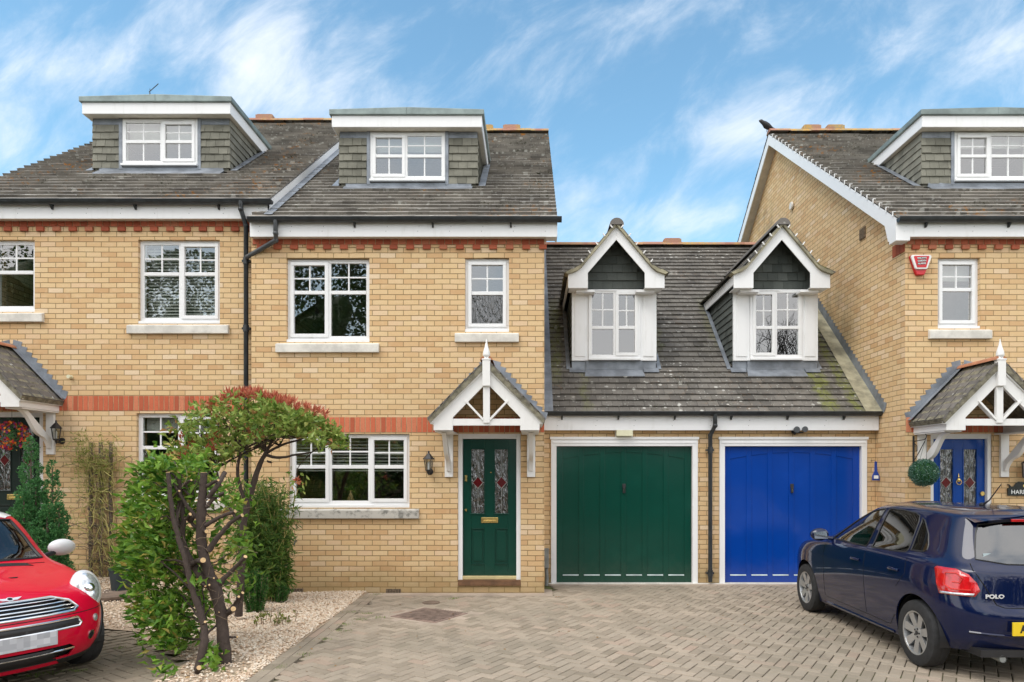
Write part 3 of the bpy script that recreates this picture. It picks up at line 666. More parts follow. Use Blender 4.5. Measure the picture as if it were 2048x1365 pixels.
def house(name, label, X0, X1, Y, dz, holes, verge_l, verge_r, dorm, chimney=(), left_flank=True, right_flank=True, roof_mat='roof_tile'):
    H = thing(name, label, 'house', ((X0+X1)/2, Y, gz((X0+X1)/2, Y)))
    ztop = 5.215+dz; th = .28; YB = Y+10.6
    m = MB(); wall_holes(m, X0, X1, -.3, ztop, Y, th, holes)
    ZR = lambda y: 5.42+dz+SL*(y-(Y-.2))-.05                            # underside of the roof
    yr = Y+5.2
    for X, sgn, on in ((X0, -1, left_flank), (X1, 1, right_flank)):
        if not on: continue
        xi = X-sgn*.25
        for x in (X, xi): m.poly([(x, Y, -.3), (x, YB, -.3), (x, YB, ztop+.1), (x, yr, ZR(yr)), (x, Y, ZR(Y)+.0)])
    m.poly([(X0, YB, -.3), (X1, YB, -.3), (X1, YB, ztop), (X0, YB, ztop)])
    m.build('wall', 'yellow_brick', H, recalc=False)
    # inner rooms
    m = MB(); m.box(X0+.3, X1-.3, Y+2.6, Y+2.7, -.2, ztop); m.box(X0+.3, X1-.3, Y+.30, Y+2.6, 2.66+dz, 2.86+dz); m.box(X0+.3, X1-.3, Y+.3, Y+2.6, 5.1+dz, 5.25+dz); m.box(X0+.3, X1-.3, Y+.3, Y+2.6, -.1, .12+dz)
    m.build('interior', 'room_wall', H)
    # dentil course of red brick under the eaves
    m = MB(); zt = ztop+.0; x = X0+.02
    while x < X1-.03:
        m.box(x+.005, min(x+.107, X1-.002), Y-.018, Y-.002, 5.105+dz, 5.205+dz); x += .1125
    x = X0+.09
    while x < X1-.06: m.box(x, x+.112, Y-.036, Y-.001, 5.032+dz, 5.096+dz); x += .2425
    m.build('dentil_course', 'red_brick', H, bevel=.003)
    m = MB(); m.box(X0+.01, X1-.01, Y-.010, Y-.003, 5.10+dz, 5.208+dz); m.build('mortar_bed', 'mortar', H)
    # soldier band
    m = MB(); x = X0+.01; bz0, bz1 = 2.356+dz, 2.574+dz
    blocks = [h for h in holes if h[3] > bz0+.01 and h[2] < bz0]
    while x < X1-.03: m.box(x+.004, min(x+.068, X1-.003), Y-.006, Y+.02, bz0, bz1); x += .0755
    m.build('soldier_course', 'red_brick_sunlit', H, bevel=.002)
    m = MB(); m.box(X0+.006, X1-.006, Y-.0025, Y+.01, bz0-.004, bz1+.004); m.build('mortar_bed', 'mortar', H)
    # air bricks
    # fascia, soffit, gutter
    yf = Y-.13; zf0, zf1 = 5.176+dz, 5.40+dz
    FX0, FX1 = X0-verge_l, X1+verge_r
    m = MB(); m.box(FX0, FX1, yf, yf+.02, zf0, zf1)
    for k in range(9):
        x = FX0+.15+(FX1-FX0-.3)*k/8
        for zz in (.06, .13): pass
    fa = m.build('fascia', 'white_upvc', H, bevel=.003)
    m = MB(); m.box(FX0+.002, FX1-.002, yf+.02, Y+.0, zf0+.004, zf0+.02); m.build('soffit', 'soffit', fa)
    m = MB()
    for k in range(10):
        x = FX0+.12+(FX1-FX0-.3)*k/9; m.box(x, x+.008, yf-.002, yf, zf0+.075, zf0+.083); m.box(x+.02, x+.028, yf-.002, yf, zf0+.145, zf0+.153)
    m.build('fixing', 'grey_plastic', fa)
    gutter(H, FX0+.0, FX1+.06 if verge_r > 0 else FX1, yf-.003, 5.425+dz, fy=yf+.001)
    # roof
    O = (FX0, Y-.2, 5.42+dz-.02); ul = FX1-FX0; vl = math.hypot(5.4, 5.4*SL); cs = 5.4/vl
    xd0, xd1, yd = dorm
    def ur(v):
        y = Y-.2+v*cs; c = []
        if y > yd-.02 and y < yd+1.30: c.append((xd0-FX0+.03, xd1-FX0-.03))
        return subspans(0, ul, c)
    m = MB(); tiles(m, O, (1, 0, 0), (0, 1, SL), ul, vl-.05, .195, .30, .031, ur)
    tl = m.build('roof', roof_mat, H, recalc=False)
    m = MB()
    dy_ = .0
    m.poly([(FX0+.01, Y-.19, 5.385+dz), (FX1-.01, Y-.19, 5.385+dz), (FX1-.01, Y+5.2, 5.385+dz+5.39*SL), (FX0+.01, Y+5.2, 5.385+dz+5.39*SL)])
    m.poly([(FX0+.0, Y+10.7, 5.40+dz-.07), (FX0+.0, Y+5.2, 5.40+dz+5.4*SL), (FX1, Y+5.2, 5.40+dz+5.4*SL), (FX1, Y+10.7, 5.40+dz-.07)])
    m.build('roof_deck', 'black_hole', tl, recalc=False)
    # back slope tiles are simple courses
    m = MB(); tiles(m, (FX1, Y+10.75, 5.33+dz), (-1, 0, 0), (0, -1, SL), ul, math.hypot(5.55, 5.55*SL), .39, .6, .02); m.build('rear_roof', roof_mat, H, recalc=False)
    ridge(H, FX0, FX1, Y+5.2, 9.32+dz+.04, raised=chimney)
    # verges: barge boards down both slopes
    for on, X, sg in ((verge_l, FX0, -1), (verge_r, FX1, 1)):
        if on <= 0: continue
        m = MB(); o = .0
        Z = lambda y: 5.40+dz+SL*(y-(Y-.2))
        xx = X-sg*.025; t = .022*sg
        hh = .21
        m.prism([(xx, Y-.13, zf0), (xx, Y+.10, zf0), (xx, Y+.2, Z(Y+.2)-hh-.03), (xx, yr, Z(yr)-hh-.03), (xx, yr, Z(yr)-.012), (xx, Y-.13, Z(Y-.13)-.012)], (t, 0, 0))
        m.prism([(xx, yr, Z(yr)-hh-.03), (xx, YB+.1, Z(yr)-hh-.03-SL*(YB+.1-yr)), (xx, YB+.1, Z(yr)-.012-SL*(YB+.1-yr)), (xx, yr, Z(yr)-.012)], (t, 0, 0))
        bb = m.build('barge_board', 'white_upvc', H)
        m = MB(); wx = X0 if sg < 0 else X1
        for (ya, za, yb_, zb) in ((Y+.1, Z(Y+.1)-hh, yr, Z(yr)-hh), (yr, Z(yr)-hh, YB+.1, Z(yr)-hh-SL*(YB+.1-yr))):
            m.prism([(xx, ya, za), (wx, ya, za), (wx, yb_, zb), (xx, yb_, zb)], (0, 0, .012))
        m.build('soffit', 'soffit', bb)
    return H
def flat_dormer(H, X0, X1, Yf, dz, x_w0, x_w1, lights, blind, house_y):
    """box dormer: tile-hung front and cheeks, lead-edged flat roof. Yf = front face"""
    ZS = lambda y: 5.42+dz+SL*(y-(house_y-.2))
    z0 = ZS(Yf)+.06; z1 = 7.36+dz
    m = MB(); g_ = .118
    # front: two tile-hung panels beside the window
    def tilt(p0, p1, za, zb, outw):
        p0 = Vector(p0); p1 = Vector(p1); U = p1-p0
        tiles(m, (p0.x, p0.y, za), U, Vector((0, 0, 1)), U.length, zb-za, g_, .152, .017)
    m.box(X0+.02, x_w0, Yf+.004, Yf+.03, z0-.05, z1); m.box(x_w1, X1-.02, Yf+.004, Yf+.03, z0-.05, z1)
    for f in range(len(m.r)): m.r[f] = .1
    tilt((X0-.012, Yf, 0), (x_w0-.055, Yf, 0), z0, z1-.10, -1); tilt((x_w1+.055, Yf, 0), (X1+.012, Yf, 0), z0, z1-.10, -1)
    # cheeks
    yend = house_y-.2+(z1-5.42-dz)/SL
    for X, sg in ((X0, -1), (X1, 1)):
        nrow = int((z1-z0)/g_)
        for k in range(nrow):
            za = z0+k*g_; zb = za+g_; ye = house_y-.2+(za-5.42-dz)/SL+.02
            y = Yf-.012; j = 0
            while y < ye:
                yb = min(y+.152*(1 if j or k % 2 else .5), ye); t = .019+random.uniform(0, .003)
                m.raw([(X+sg*t, y, za), (X+sg*t, yb, za), (X+sg*.004, yb, zb+.01), (X+sg*.004, y, zb+.01), (X, y, za), (X, yb, za)], [(0, 1, 2, 3), (4, 5, 1, 0), (4, 0, 3), (5, 2, 1)])
                y = yb+.001; j += 1
        m.poly([(X-sg*.001, Yf+.004, z0-.05), (X-sg*.001, Yf+.004, z1), (X-sg*.001, yend+.1, z1), (X-sg*.001, Yf+.1, z0-.05)], .1)
    D = m.build('dormer', 'hung_tile', H, recalc=False)
    # roof slab
    ys = Yf-.17; ye2 = house_y-.2+(z1+.02-5.42-dz)/SL+.05; zt0, zt1 = z1, z1+.185
    e = .085
    m = MB(); m.box(X0-e, X1+e, ys, ys+.02, zt0, zt1)
    for X, sg in ((X0-e, 1), (X1+e-.02, 1)): m.box(X, X+.02, ys+.02, ye2+.15, zt0, zt1)
    m.build('fascia', 'white_upvc', D, bevel=.003)
    m = MB(); m.box(X0-e+.02, X1+e-.02, ys+.02, ye2+.1, zt0+.004, zt0+.02); m.build('soffit', 'soffit', D)
    m = MB(); xm = (X0+X1)/2; a, b_ = X0-e-.035, X1+e+.035; za = zt1+.002; zc = za+.085
    yy0, yy1 = ys-.035, ye2+.4
    for (xa, xb, ha, hb) in ((a, xm, 0, .035), (xm, b_, .035, 0)):
        m.raw([(xa, yy0, za), (xb, yy0, za), (xb, yy1, za), (xa, yy1, za), (xa, yy0, zc+ha), (xb, yy0, zc+hb), (xb, yy1, zc+hb), (xa, yy1, zc+ha)], [(0, 3, 2, 1), (4, 5, 6, 7), (0, 1, 5, 4), (1, 2, 6, 5), (2, 3, 7, 6), (3, 0, 4, 7)])
    m.build('dormer_roof', 'lead_green', D, bevel=.008)
    # lead: posts beside the window, apron, strip under the soffit
    m = MB()
    m.box(x_w0-.055, x_w0-.002, Yf-.028, Yf+.02, z0-.02, z1); m.box(x_w1+.002, x_w1+.055, Yf-.028, Yf+.02, z0-.02, z1)
    m.box(X0, x_w0-.056, Yf-.012, Yf+.003, z1-.10, z1-.001); m.box(x_w1+.056, X1, Yf-.012, Yf+.003, z1-.10, z1-.001)
    m.box(X0+.10, X1-.10, Yf-.022, Yf-.001, z0-.10, z0+.012)
    y0_, y1_ = Yf-.17, Yf-.015
    m.raw([(X0+.08, y0_, ZS(y0_)+.035), (X1-.08, y0_, ZS(y0_)+.035), (X1-.08, y1_, ZS(y1_)+.035), (X0+.08, y1_, ZS(y1_)+.035), (X0+.08, y0_, ZS(y0_)+.02), (X1-.08, y0_, ZS(y0_)+.02)], [(0, 1, 2, 3), (4, 5, 1, 0)])
    for X, sg in ((X0, -1), (X1, 1)):
        m.prism([(X+sg*.02, Yf-.02, ZS(Yf-.02)+.037), (X+sg*.13, Yf-.02, ZS(Yf-.02)+.037), (X+sg*.13, yend, ZS(yend)+.037), (X+sg*.02, yend, ZS(yend)+.037)], (0, 0, .004))
    m.build('flashing', 'lead', D, bevel=.003)
    # window (frame and glass are the dormer's sub-parts)
    W_ = window(D, x_w0, x_w1, z0+.03, z1-.012, Yf-.075, lights, transom=.5, sill=None, blind=blind, head=False, bars_low=True, cill_h=.035)
    W_.name = 'window_frame'
    for c in list(W_.children): adopt(c, D)
    m = MB(); m.box(x_w0, x_w1, Yf+1.1, Yf+1.14, z0-.3, z1); m.box(X0+.05, X1-.05, Yf+.05, Yf+1.1, z0-.2, z0-.15); m.build('interior', 'room_wall', D)
    return D

def ivy(*a): pass
# left house
XL0, XL1 = -8.45, -4.118
holesL = [(-5.885, -4.665, 3.99, 5.245), (-8.075, -7.43, 4.165, 5.245), (-5.91, -4.67, 1.36, 2.652), (-8.235, -7.305, .2, 2.672)]
LH = house('terraced_house', 'left yellow brick house with closed grey blinds and black front door', XL0, XL1, 10.2, .335, holesL, .27, .245, (-7.35, -5.07, 11.45), chimney=(-6.0,), left_flank=True)
window(LH, -5.885, -4.665, 3.99, 5.245, 10.2, [(1, 0), (1, 1)][::1], blind=('closed', .93), transom=.60)
window(LH, -8.075, -7.43, 4.165, 5.245, 10.2, [(1, 0)], transom=.55)
window(LH, -5.91, -4.67, 1.36, 2.652, 10.2, [(1, 0), (1, 1)], blind=('roller', .2), transom=.60)
flat_dormer(LH, -7.35, -5.07, 11.45, .335, -6.86, -5.60, [(1.12, 0), (1, 1)], ('roller', .4), 10.2)
# middle house
XM0, XM1 = -4.11, .18
holesM = [(-3.597, -2.381, 3.675, 4.905), (-.982, -.337, 3.825, 4.912), (-3.568, -1.795, 1.25, 2.335), (-1.085, -.165, .02, 2.337)]
MH = house('terraced_house', 'middle yellow brick house with dark green front door and white gabled porch', XM0, XM1, 10.0, 0, holesM, -.03, .187, (-3.156, -.896, 11.22), chimney=(-.45, -1.05), left_flank=False)
window(MH, -3.597, -2.381, 3.675, 4.905, 10, [(1, 1), (1, 0)])
window(MH, -.982, -.337, 3.825, 4.912, 10, [(1, 1)], transom=.52, obscure=True)
window(MH, -3.568, -1.795, 1.25, 2.335, 10, [(1, 1), (1.12, 0), (1, 1)], blind=('open', .50), sill='stained', transom=.54)
flat_dormer(MH, -3.156, -.896, 11.22, 0, -2.655, -1.425, [(1, 1), (1.12, 0)], ('roller', .33), 10.0)
# right house
XR0, XR1 = 5.465, 9.79
holesR = [(5.945, 6.565, 3.875, 4.915), (7.69, 8.91, 3.675, 4.905), (5.84, 6.74, .02, 2.337), (7.6, 9.3, 1.25, 2.335)]
RH = house('terraced_house', 'right yellow brick house with blue front door and long gable flank', XR0, XR1, 10.0, 0, holesR, .20, .2, (6.40, 8.66, 11.22), chimney=(6.20, 6.72))
window(RH, 5.945, 6.565, 3.875, 4.915, 10, [(1, 1)], transom=.55, blind=('roller', .28))
window(RH, 7.69, 8.91, 3.675, 4.905, 10, [(1, 1), (1, 0)])
window(RH, 7.6, 9.3, 1.25, 2.335, 10, [(1, 1), (1.12, 0), (1, 1)])
flat_dormer(RH, 6.40, 8.66, 11.22, 0, 6.93, 8.16, [(1, 1), (1.12, 0)], ('roller', .25), 10.0)

# kneeler box under the right-hand eaves corner, flank red bricks, vents
m = MB(); m.box(5.262, 5.466, 9.868, 10.06, 5.12, 5.40); m.build('eaves_box', 'white_upvc', RH, bevel=.004)
m = MB(); m.box(.365, .20, 9.868, 10.05, 5.172, 5.40); m.build('eaves_box', 'white_upvc', MH, bevel=.004)
m = MB(); y = 10.0
for k in range(3): m.box(5.452, 5.463, 10.0+k*.1125+.004, 10.0+k*.1125+.108, 5.01-.0*k, 5.18)
m.build('dentil_course', 'red_brick', RH)
m = MB(); m.box(5.445, 5.464, 11.17, 11.36, 5.62, 5.80)
for k in range(5): m.box(5.438, 5.446, 11.18, 11.35, 5.635+k*.033, 5.652+k*.033)
m.build('flank_vent', 'stem_brown', RH)
m = MB(); m.lathe((5.44, 14.3, 7.35), [(.075, -.03), (.085, 0), (.06, .02)], 12, 'x'); m.build('flank_vent', 'stone', RH)

# party-wall lead between left roof verge and middle roof
m = MB(); Zm = lambda y: 5.42+SL*(y-9.8)
m.prism([(-3.875, 9.86, Zm(9.86)+.035), (-3.755, 9.86, Zm(9.86)+.035), (-3.755, 14.9, Zm(14.9)+.035), (-3.875, 14.9, Zm(14.9)+.035)], (0, 0, .005))
m.build('flashing', 'lead', LH)

# ------------------------------------------------------------------ garage link
GS = .91; GY = 10.86
gholes = [(.300, 2.635, -.01, 2.32), (2.975, 5.322, -.01, 2.32)]
GH = thing('garage_block', 'low brick link building with green and blue garage doors under dark tiled roof', 'garage', (2.82, GY, 0))
m = MB(); wall_holes(m, .186, 5.460, -.3, 2.50, GY, .25, gholes); m.build('wall', 'yellow_brick', GH, recalc=False)
m = MB(); m.poly([(.186, 19.4, -.3), (5.46, 19.4, -.3), (5.46, 19.4, 2.8), (.186, 19.4, 2.8)]); m.build('rear_wall', 'yellow_brick', GH, recalc=False)
GZ = lambda y: 2.706+GS*(y-10.65)
DA, DB = (1.38, 'a'), (4.09, 'b'); DW = .71
vl = math.hypot(4.5, 4.5*GS); cs = 4.5/vl
def urg(v):
    y = 10.65+v*cs; c = []
    for xc, _ in (DA, DB):
        if 11.50 < y < 13.15: c.append((xc-DW+.02-.19, xc+DW-.02-.19))
        elif 13.15 <= y < 14.2: k = (14.2-y)/1.05; c.append((xc-.8*k-.19, xc+.8*k-.19))
    return subspans(.0, 5.27, c)
m = MB(); tiles(m, (.19, 10.65, 2.706-.02), (1, 0, 0), (0, 1, GS), 5.27, vl-.04, .161, .168, .022, urg); rf = m.build('roof', 'garage_tile', GH, recalc=False)
m = MB()
m.poly([(.19, 10.66, 2.67), (5.46, 10.66, 2.67), (5.46, 15.15, 2.67+4.49*GS), (.19, 15.15, 2.67+4.49*GS)]); m.build('roof_deck', 'black_hole', rf, recalc=False)
m = MB(); tiles(m, (5.46, 19.65, 2.68), (-1, 0, 0), (0, -1, GS), 5.27, vl, .32, .5, .02); m.build('rear_roof', 'garage_tile', GH, recalc=False)
ridge(GH, .19, 5.46, 15.15, 6.83, raised=(3.10, ))
m = MB(); m.box(.19, 5.455, 10.735, 10.755, 2.43, 2.665); fa = m.build('fascia', 'white_upvc', GH, bevel=.003)
m = MB(); m.box(.19, 5.455, 10.755, 10.86, 2.434, 2.45); m.build('soffit', 'soffit', fa)
m = MB()
for k in range(9): x = .4+k*.6; m.box(x, x+.008, 10.732, 10.735, 2.50, 2.508); m.box(x+.02, x+.028, 10.732, 10.735, 2.58, 2.588)
m.build('fixing', 'grey_plastic', fa)
gutter(GH, .16, 5.47, 10.73, 2.715, nb=6, fy=10.736)
# lead and mortar strips at both abutments
m = MB(); p = lambda x, y, o: (x, y, GZ(y)+o)
m.prism([p(.186, 10.62, .03), p(.33, 10.62, .03), p(.30, 15.0, .03), p(.186, 15.0, .03)], (0, 0, .006))
m.prism([(.188, 10.62, GZ(10.62)), (.188, 15.1, GZ(15.1)), (.188, 15.1, GZ(15.1)+.2), (.188, 10.62, GZ(10.62)+.2)], (.006, 0, 0))
m.build('flashing', 'lead', GH)
m = MB(); m.prism([p(5.455, 10.62, .03), p(5.20, 10.62, .03), p(5.28, 14.9, .03), p(5.455, 14.9, .03)], (0, 0, .008)); m.build('abutment_strip', 'algae_mortar', GH)
m = MB(); stepped_flashing(m, (10.60, GZ(10.60)+.03), (15.0, GZ(15.0)+.03), .13, .0765, 'y', -.006, 5.462); m.build('stepped_flashing', 'lead', RH)
# garage interior
m = MB(); m.box(.3, 5.4, 13.0, 13.1, 0, 2.6); m.build('interior', 'room_wall', GH)
def garage_door(x0, x1, mat, lab):
    """x0..x1 outer frame"""
    z1 = 2.32; fr = MB(); y = GY
    fr.box(x0+.002, x0+.088, y-.025, y+.10, .0, z1-.001); fr.box(x1-.088, x1-.002, y-.025, y+.10, .0, z1-.001)
    fr.box(x0+.001, x1-.001, y-.028, y+.10, z1-.135, z1-.001); fr.box(x0-.015, x1+.015, y-.045, y-.0, z1-.03, z1+.012); fr.box(x0+.03, x1-.03, y-.036, y-.02, z1-.095, z1-.06)
    a, b = x0+.088, x1-.088; W_ = b-a; zt = z1-.135; yd = y+.045
    m = MB(); m.box(a+.002, b-.002, yd+.012, yd+.05, .012, zt-.002)                  # recessed plane
    pw = W_*.119; pitch = W_*.1563; first = W_*.047; zb = .125
    px = [a+first+i*pitch for i in range(6)]
    def arch(x): t = (x-(a+b)/2)/(W_/2); return zt-.10-.13*t*t
    edges = [a+.002]+[e for p_ in px for e in (p_, p_+pw)]+[b-.002]
    for i in range(0, len(edges), 2): m.box(edges[i], edges[i+1], yd, yd+.012, .012, zt-.002)
    led = MB()
    for p_ in px:
        m.prism([(p_, yd, .012), (p_+pw, yd, .012), (p_+pw, yd, zb), (p_, yd, zb)], (0, .012, 0))
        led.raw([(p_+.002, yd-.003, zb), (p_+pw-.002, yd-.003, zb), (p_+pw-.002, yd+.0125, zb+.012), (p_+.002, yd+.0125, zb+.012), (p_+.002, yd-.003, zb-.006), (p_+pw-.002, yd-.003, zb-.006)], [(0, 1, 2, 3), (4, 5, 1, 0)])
        n_ = 6; top = [(p_+pw*k/n_, arch(p_+pw*k/n_)) for k in range(n_+1)]
        m.prism([(p_, yd, zt-.002), *[(x, yd, z) for x, z in top], (p_+pw, yd, zt-.002)], (0, .012, 0))
    D = m.build('garage_door', mat, GH, bevel=.0035); D['label'] = lab
    fr.build('door_frame', 'white_upvc', D, bevel=.004); led.build('panel_ledge', 'ledge_sheen', D, recalc=False)
    h = MB(); xc = (a+b)/2; h.box(xc-.026, xc+.026, yd-.022, yd, 1.525, 1.585); h.box(xc-.019, xc+.019, yd-.03, yd, 1.44, 1.535); h.build('handle', 'iron_black', D, bevel=.004)
    h = MB(); h.box(xc-.006, xc+.006, yd-.034, yd-.029, 1.46, 1.51); h.build('lock', 'chrome', D)
    return D
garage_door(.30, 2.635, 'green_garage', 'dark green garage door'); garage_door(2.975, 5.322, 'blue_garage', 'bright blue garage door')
m = MB(); m.box(.26, 5.35, 10.78, 10.98, -.02, .010); m.build('threshold', 'stone', GH)

def gable_dormer(xc, lights, inv):
    Yf = 11.5; x0, x1 = xc-DW, xc+DW; zb = 3.645; zw1 = 4.845; Yb = 11.17
    m = MB()
    # cheeks and gable infill hung with tiles
    for X, sg in ((x0, -1), (x1, 1)):
        m.poly([(X, Yf, zb-.05), (X, Yf, 5.0), (X, 13.3, 5.0), (X, Yf+.1, zb-.05)], .1)
        k = 0; za = zb
        while za < 4.82:
            ye = 10.65+(za-2.706)/GS+.03; y = Yf+.002; j = 0
            while y < ye:
                yb = min(y+.16*(1 if j or k % 2 else .5), ye)
                m.raw([(X+sg*.022, y, za), (X+sg*.022, yb, za), (X+sg*.004, yb, za+.128), (X+sg*.004, y, za+.128), (X, y, za), (X, yb, za)], [(0, 1, 2, 3), (4, 5, 1, 0), (4, 0, 3), (5, 2, 1)]); y = yb+.001; j += 1
            za += .118; k += 1
    m.poly([(x0, Yf+.005, zw1-.1), (x1, Yf+.005, zw1-.1), (x1, Yf+.005, 5.05), (xc, Yf+.005, 5.75), (x0, Yf+.005, 5.05)], .1)
    def urd(v):
        z = zw1+.01+v; k = max(0, (5.68-z)/.9)*DW+.02; k = min(k, DW); return [(DW-k, DW+k)]
    tiles(m, (x0, Yf-.002, zw1+.01), (1, 0, 0), (0, 0, 1), 2*DW, .84, .13, .168, .016, urd)
    D = m.build('dormer', 'hung_tile_dark', GH, recalc=False)
    # barge: boards with box feet
    za, zf = 5.04, 4.785; hw = .79; t = .02
    m = MB()
    for s in (-1, 1):
        P = [(0, 5.815), (.575, 5.135), (.655, 5.07), (hw, 5.015), (hw, zf), (hw-.325, zf), (hw-.325, 5.035), (0, 5.575)]
        m.prism([(xc+s*x, Yb, z) for x, z in P], (0, t, 0))
        m.box(*(sorted((xc+s*(hw-.02), xc+s*hw))), Yb+t, 13.35, zf+.06, 5.0)            # side fascia
        m.box(*(sorted((xc+s*(hw-.325), xc+s*(hw-.02)))), Yb+t, Yf-.01, zf+.002, zf+.015)
        m.box(*(sorted((xc+s*(hw-.45), xc+s*(hw-.14)))), Yb+.10, Yf-.01, zf-.04, zf+.001)
    m.build('barge_board', 'white_upvc', D, bevel=.003)
    # roof planes with a flared foot
    m = MB()
    for s in (-1, 1):
        segs = [((hw+.07, 5.04), (.60, 5.155)), ((.60, 5.155), (0, 5.87))]
        for (xa, z_a), (xb, z_b) in segs:
            A = Vector((xc+s*xa, Yb-.06, z_a)); V = Vector((s*(xb-xa), 0, z_b-z_a)); 
            U = Vector((0, 1, 0)) * (1 if s < 0 else 1)
            if s > 0:
                # U x V must point outwards: start at the back and run forward
                Y1 = 14.2; O_ = Vector((A.x, Y1, A.z)); U = Vector((0, -1, 0))
                fn = lambda v, L_=V.length, za_=z_a, zb_=z_b: [(max(0, Y1-(10.65+((za_+(zb_-za_)*v/L_)-2.706)/GS+.06)), Y1-(Yb-.06))]
                tiles(m, O_, -U*-1 if False else U, V, 3, V.length, .16, .168, .014, fn)
            else:
                O_ = A; U = Vector((0, 1, 0))
                fn = lambda v, L_=V.length, za_=z_a, zb_=z_b: [(0, (10.65+((za_+(zb_-za_)*v/L_)-2.706)/GS+.06)-(Yb-.06))]
                tiles(m, O_, U, V, 3, V.length, .16, .168, .014, fn)
    m.build('dormer_tiles', 'garage_tile', D, recalc=False)
    m = MB()
    for s in (-1, 1):
        m.prism([(xc+s*(hw+.06), Yb-.055, 5.03), (xc+s*.60, Yb-.055, 5.145), (xc, Yb-.055, 5.86), (xc, Yb-.055, 5.795), (xc+s*.575, Yb-.055, 5.11), (xc+s*.655, Yb-.055, 5.05), (xc+s*(hw+.005), Yb-.055, 5.0)], (0, .20, 0))
    m.build('verge_mortar', 'algae_mortar', D)
    m = MB()
    for s in (-1, 1):
        for k in range(5):
            t_ = (k+.6)/5.2; x = xc+s*.62*(1-t_); z = 5.135+(5.86-5.135)*t_
            m.bar((x-s*.0, Yb-.066, z-.028), (x+s*.035, Yb-.066, z+.018), .018, .02, (0, 1, 0))
    m.build('verge_clip', 'white_plastic', D)
    m = MB(); n = 8
    vs = []
    for yy in (Yb-.075, 14.3):
        for k in range(n+1): tt = math.pi*k/n; vs.append((xc-math.cos(tt)*.115, yy, 5.80+math.sin(tt)*.11))
    m.raw(vs, [(i, i+1, n+2+i, n+1+i) for i in range(n)]+[tuple(range(n+1))[::-1]])
    m.build('ridge_tiles', 'porch_tile', D, smooth=True)
    m = MB(); m.poly([(xc-hw+.02, Yb+.05, 5.0), (xc, Yb+.05, 5.80), (xc, 14.2, 5.80), (xc-hw+.02, 13.3, 5.0)]); m.poly([(xc+hw-.02, Yb+.05, 5.0), (xc+hw-.02, 13.3, 5.0), (xc, 14.2, 5.80), (xc, Yb+.05, 5.80)])
    m.build('dormer_deck', 'black_hole', D, recalc=False)
    # white side panels
    ww = .435
    for s in (-1, 1):
        m = MB(); a, b = sorted((xc+s*ww, xc+s*DW)); 
        m.box(a, b, Yf-.04, Yf+.02, zb, zw1-.005); 
        m.box(a+.05, b-.05, Yf-.052, Yf-.038, zb+.07, zw1-.075)
        m.box(a+.085, a+.088, Yf-.055, Yf-.038, zb+.08, zw1-.085)
        m.build('side_panel', 'white_upvc', D, bevel=.004)
    W_ = window(D, xc-ww+.002, xc+ww-.002, zb-.0, zw1-.01, Yf-.10, lights, transom=.44, sill=None, head=False, blind=None, cill_h=.035, rec=.035); W_.name = 'window_frame'
    for c in list(W_.children): adopt(c, D)
    m = MB(); m.box(xc-.5, xc+.5, 11.15, 11.49, 3.605, 3.64)
    m.v = []; m.f = []; m.r = []; m.m = []
    y0, y1 = 11.30, 11.50
    m.prism([(xc-.50, y0+.04, GZ(y0+.04)+.03), (xc+.50, y0+.04, GZ(y0+.04)+.03), (xc+.47, y1, GZ(y1)+.04), (xc-.47, y1, GZ(y1)+.04)], (0, 0, .008))
    for s in (-1, 1):
        a, b = sorted((xc+s*.5, xc+s*.75)); m.prism([(a, 11.43, GZ(11.43)+.03), (b, 11.43, GZ(11.43)+.03), (b, 11.52, GZ(11.52)+.03), (a, 11.52, GZ(11.52)+.03)], (0, 0, .008))
        m.prism([(xc+s*.735, 11.5, GZ(11.5)+.03), (xc+s*.80, 11.5, GZ(11.5)+.03), (xc+s*.80, 13.2, GZ(13.2)+.03), (xc+s*.735, 13.2, GZ(13.2)+.03)], (0, 0, .008))
    m.box(xc-.47, xc+.47, Yf-.03, Yf-.005, 3.50, 3.643); m.box(xc-DW, xc+DW, Yf+.0, Yf+.02, 3.40, 3.643)
    m.build('flashing', 'lead', D)
    m = MB(); m.box(xc-.6, xc+.6, 12.7, 12.75, 3.5, 5.0); m.build('interior', 'room_wall', D)
    return D
gable_dormer(1.38, [(1.06, 0), (1, 1)], 0); gable_dormer(4.09, [(1, 1), (1.06, 0)], 1)

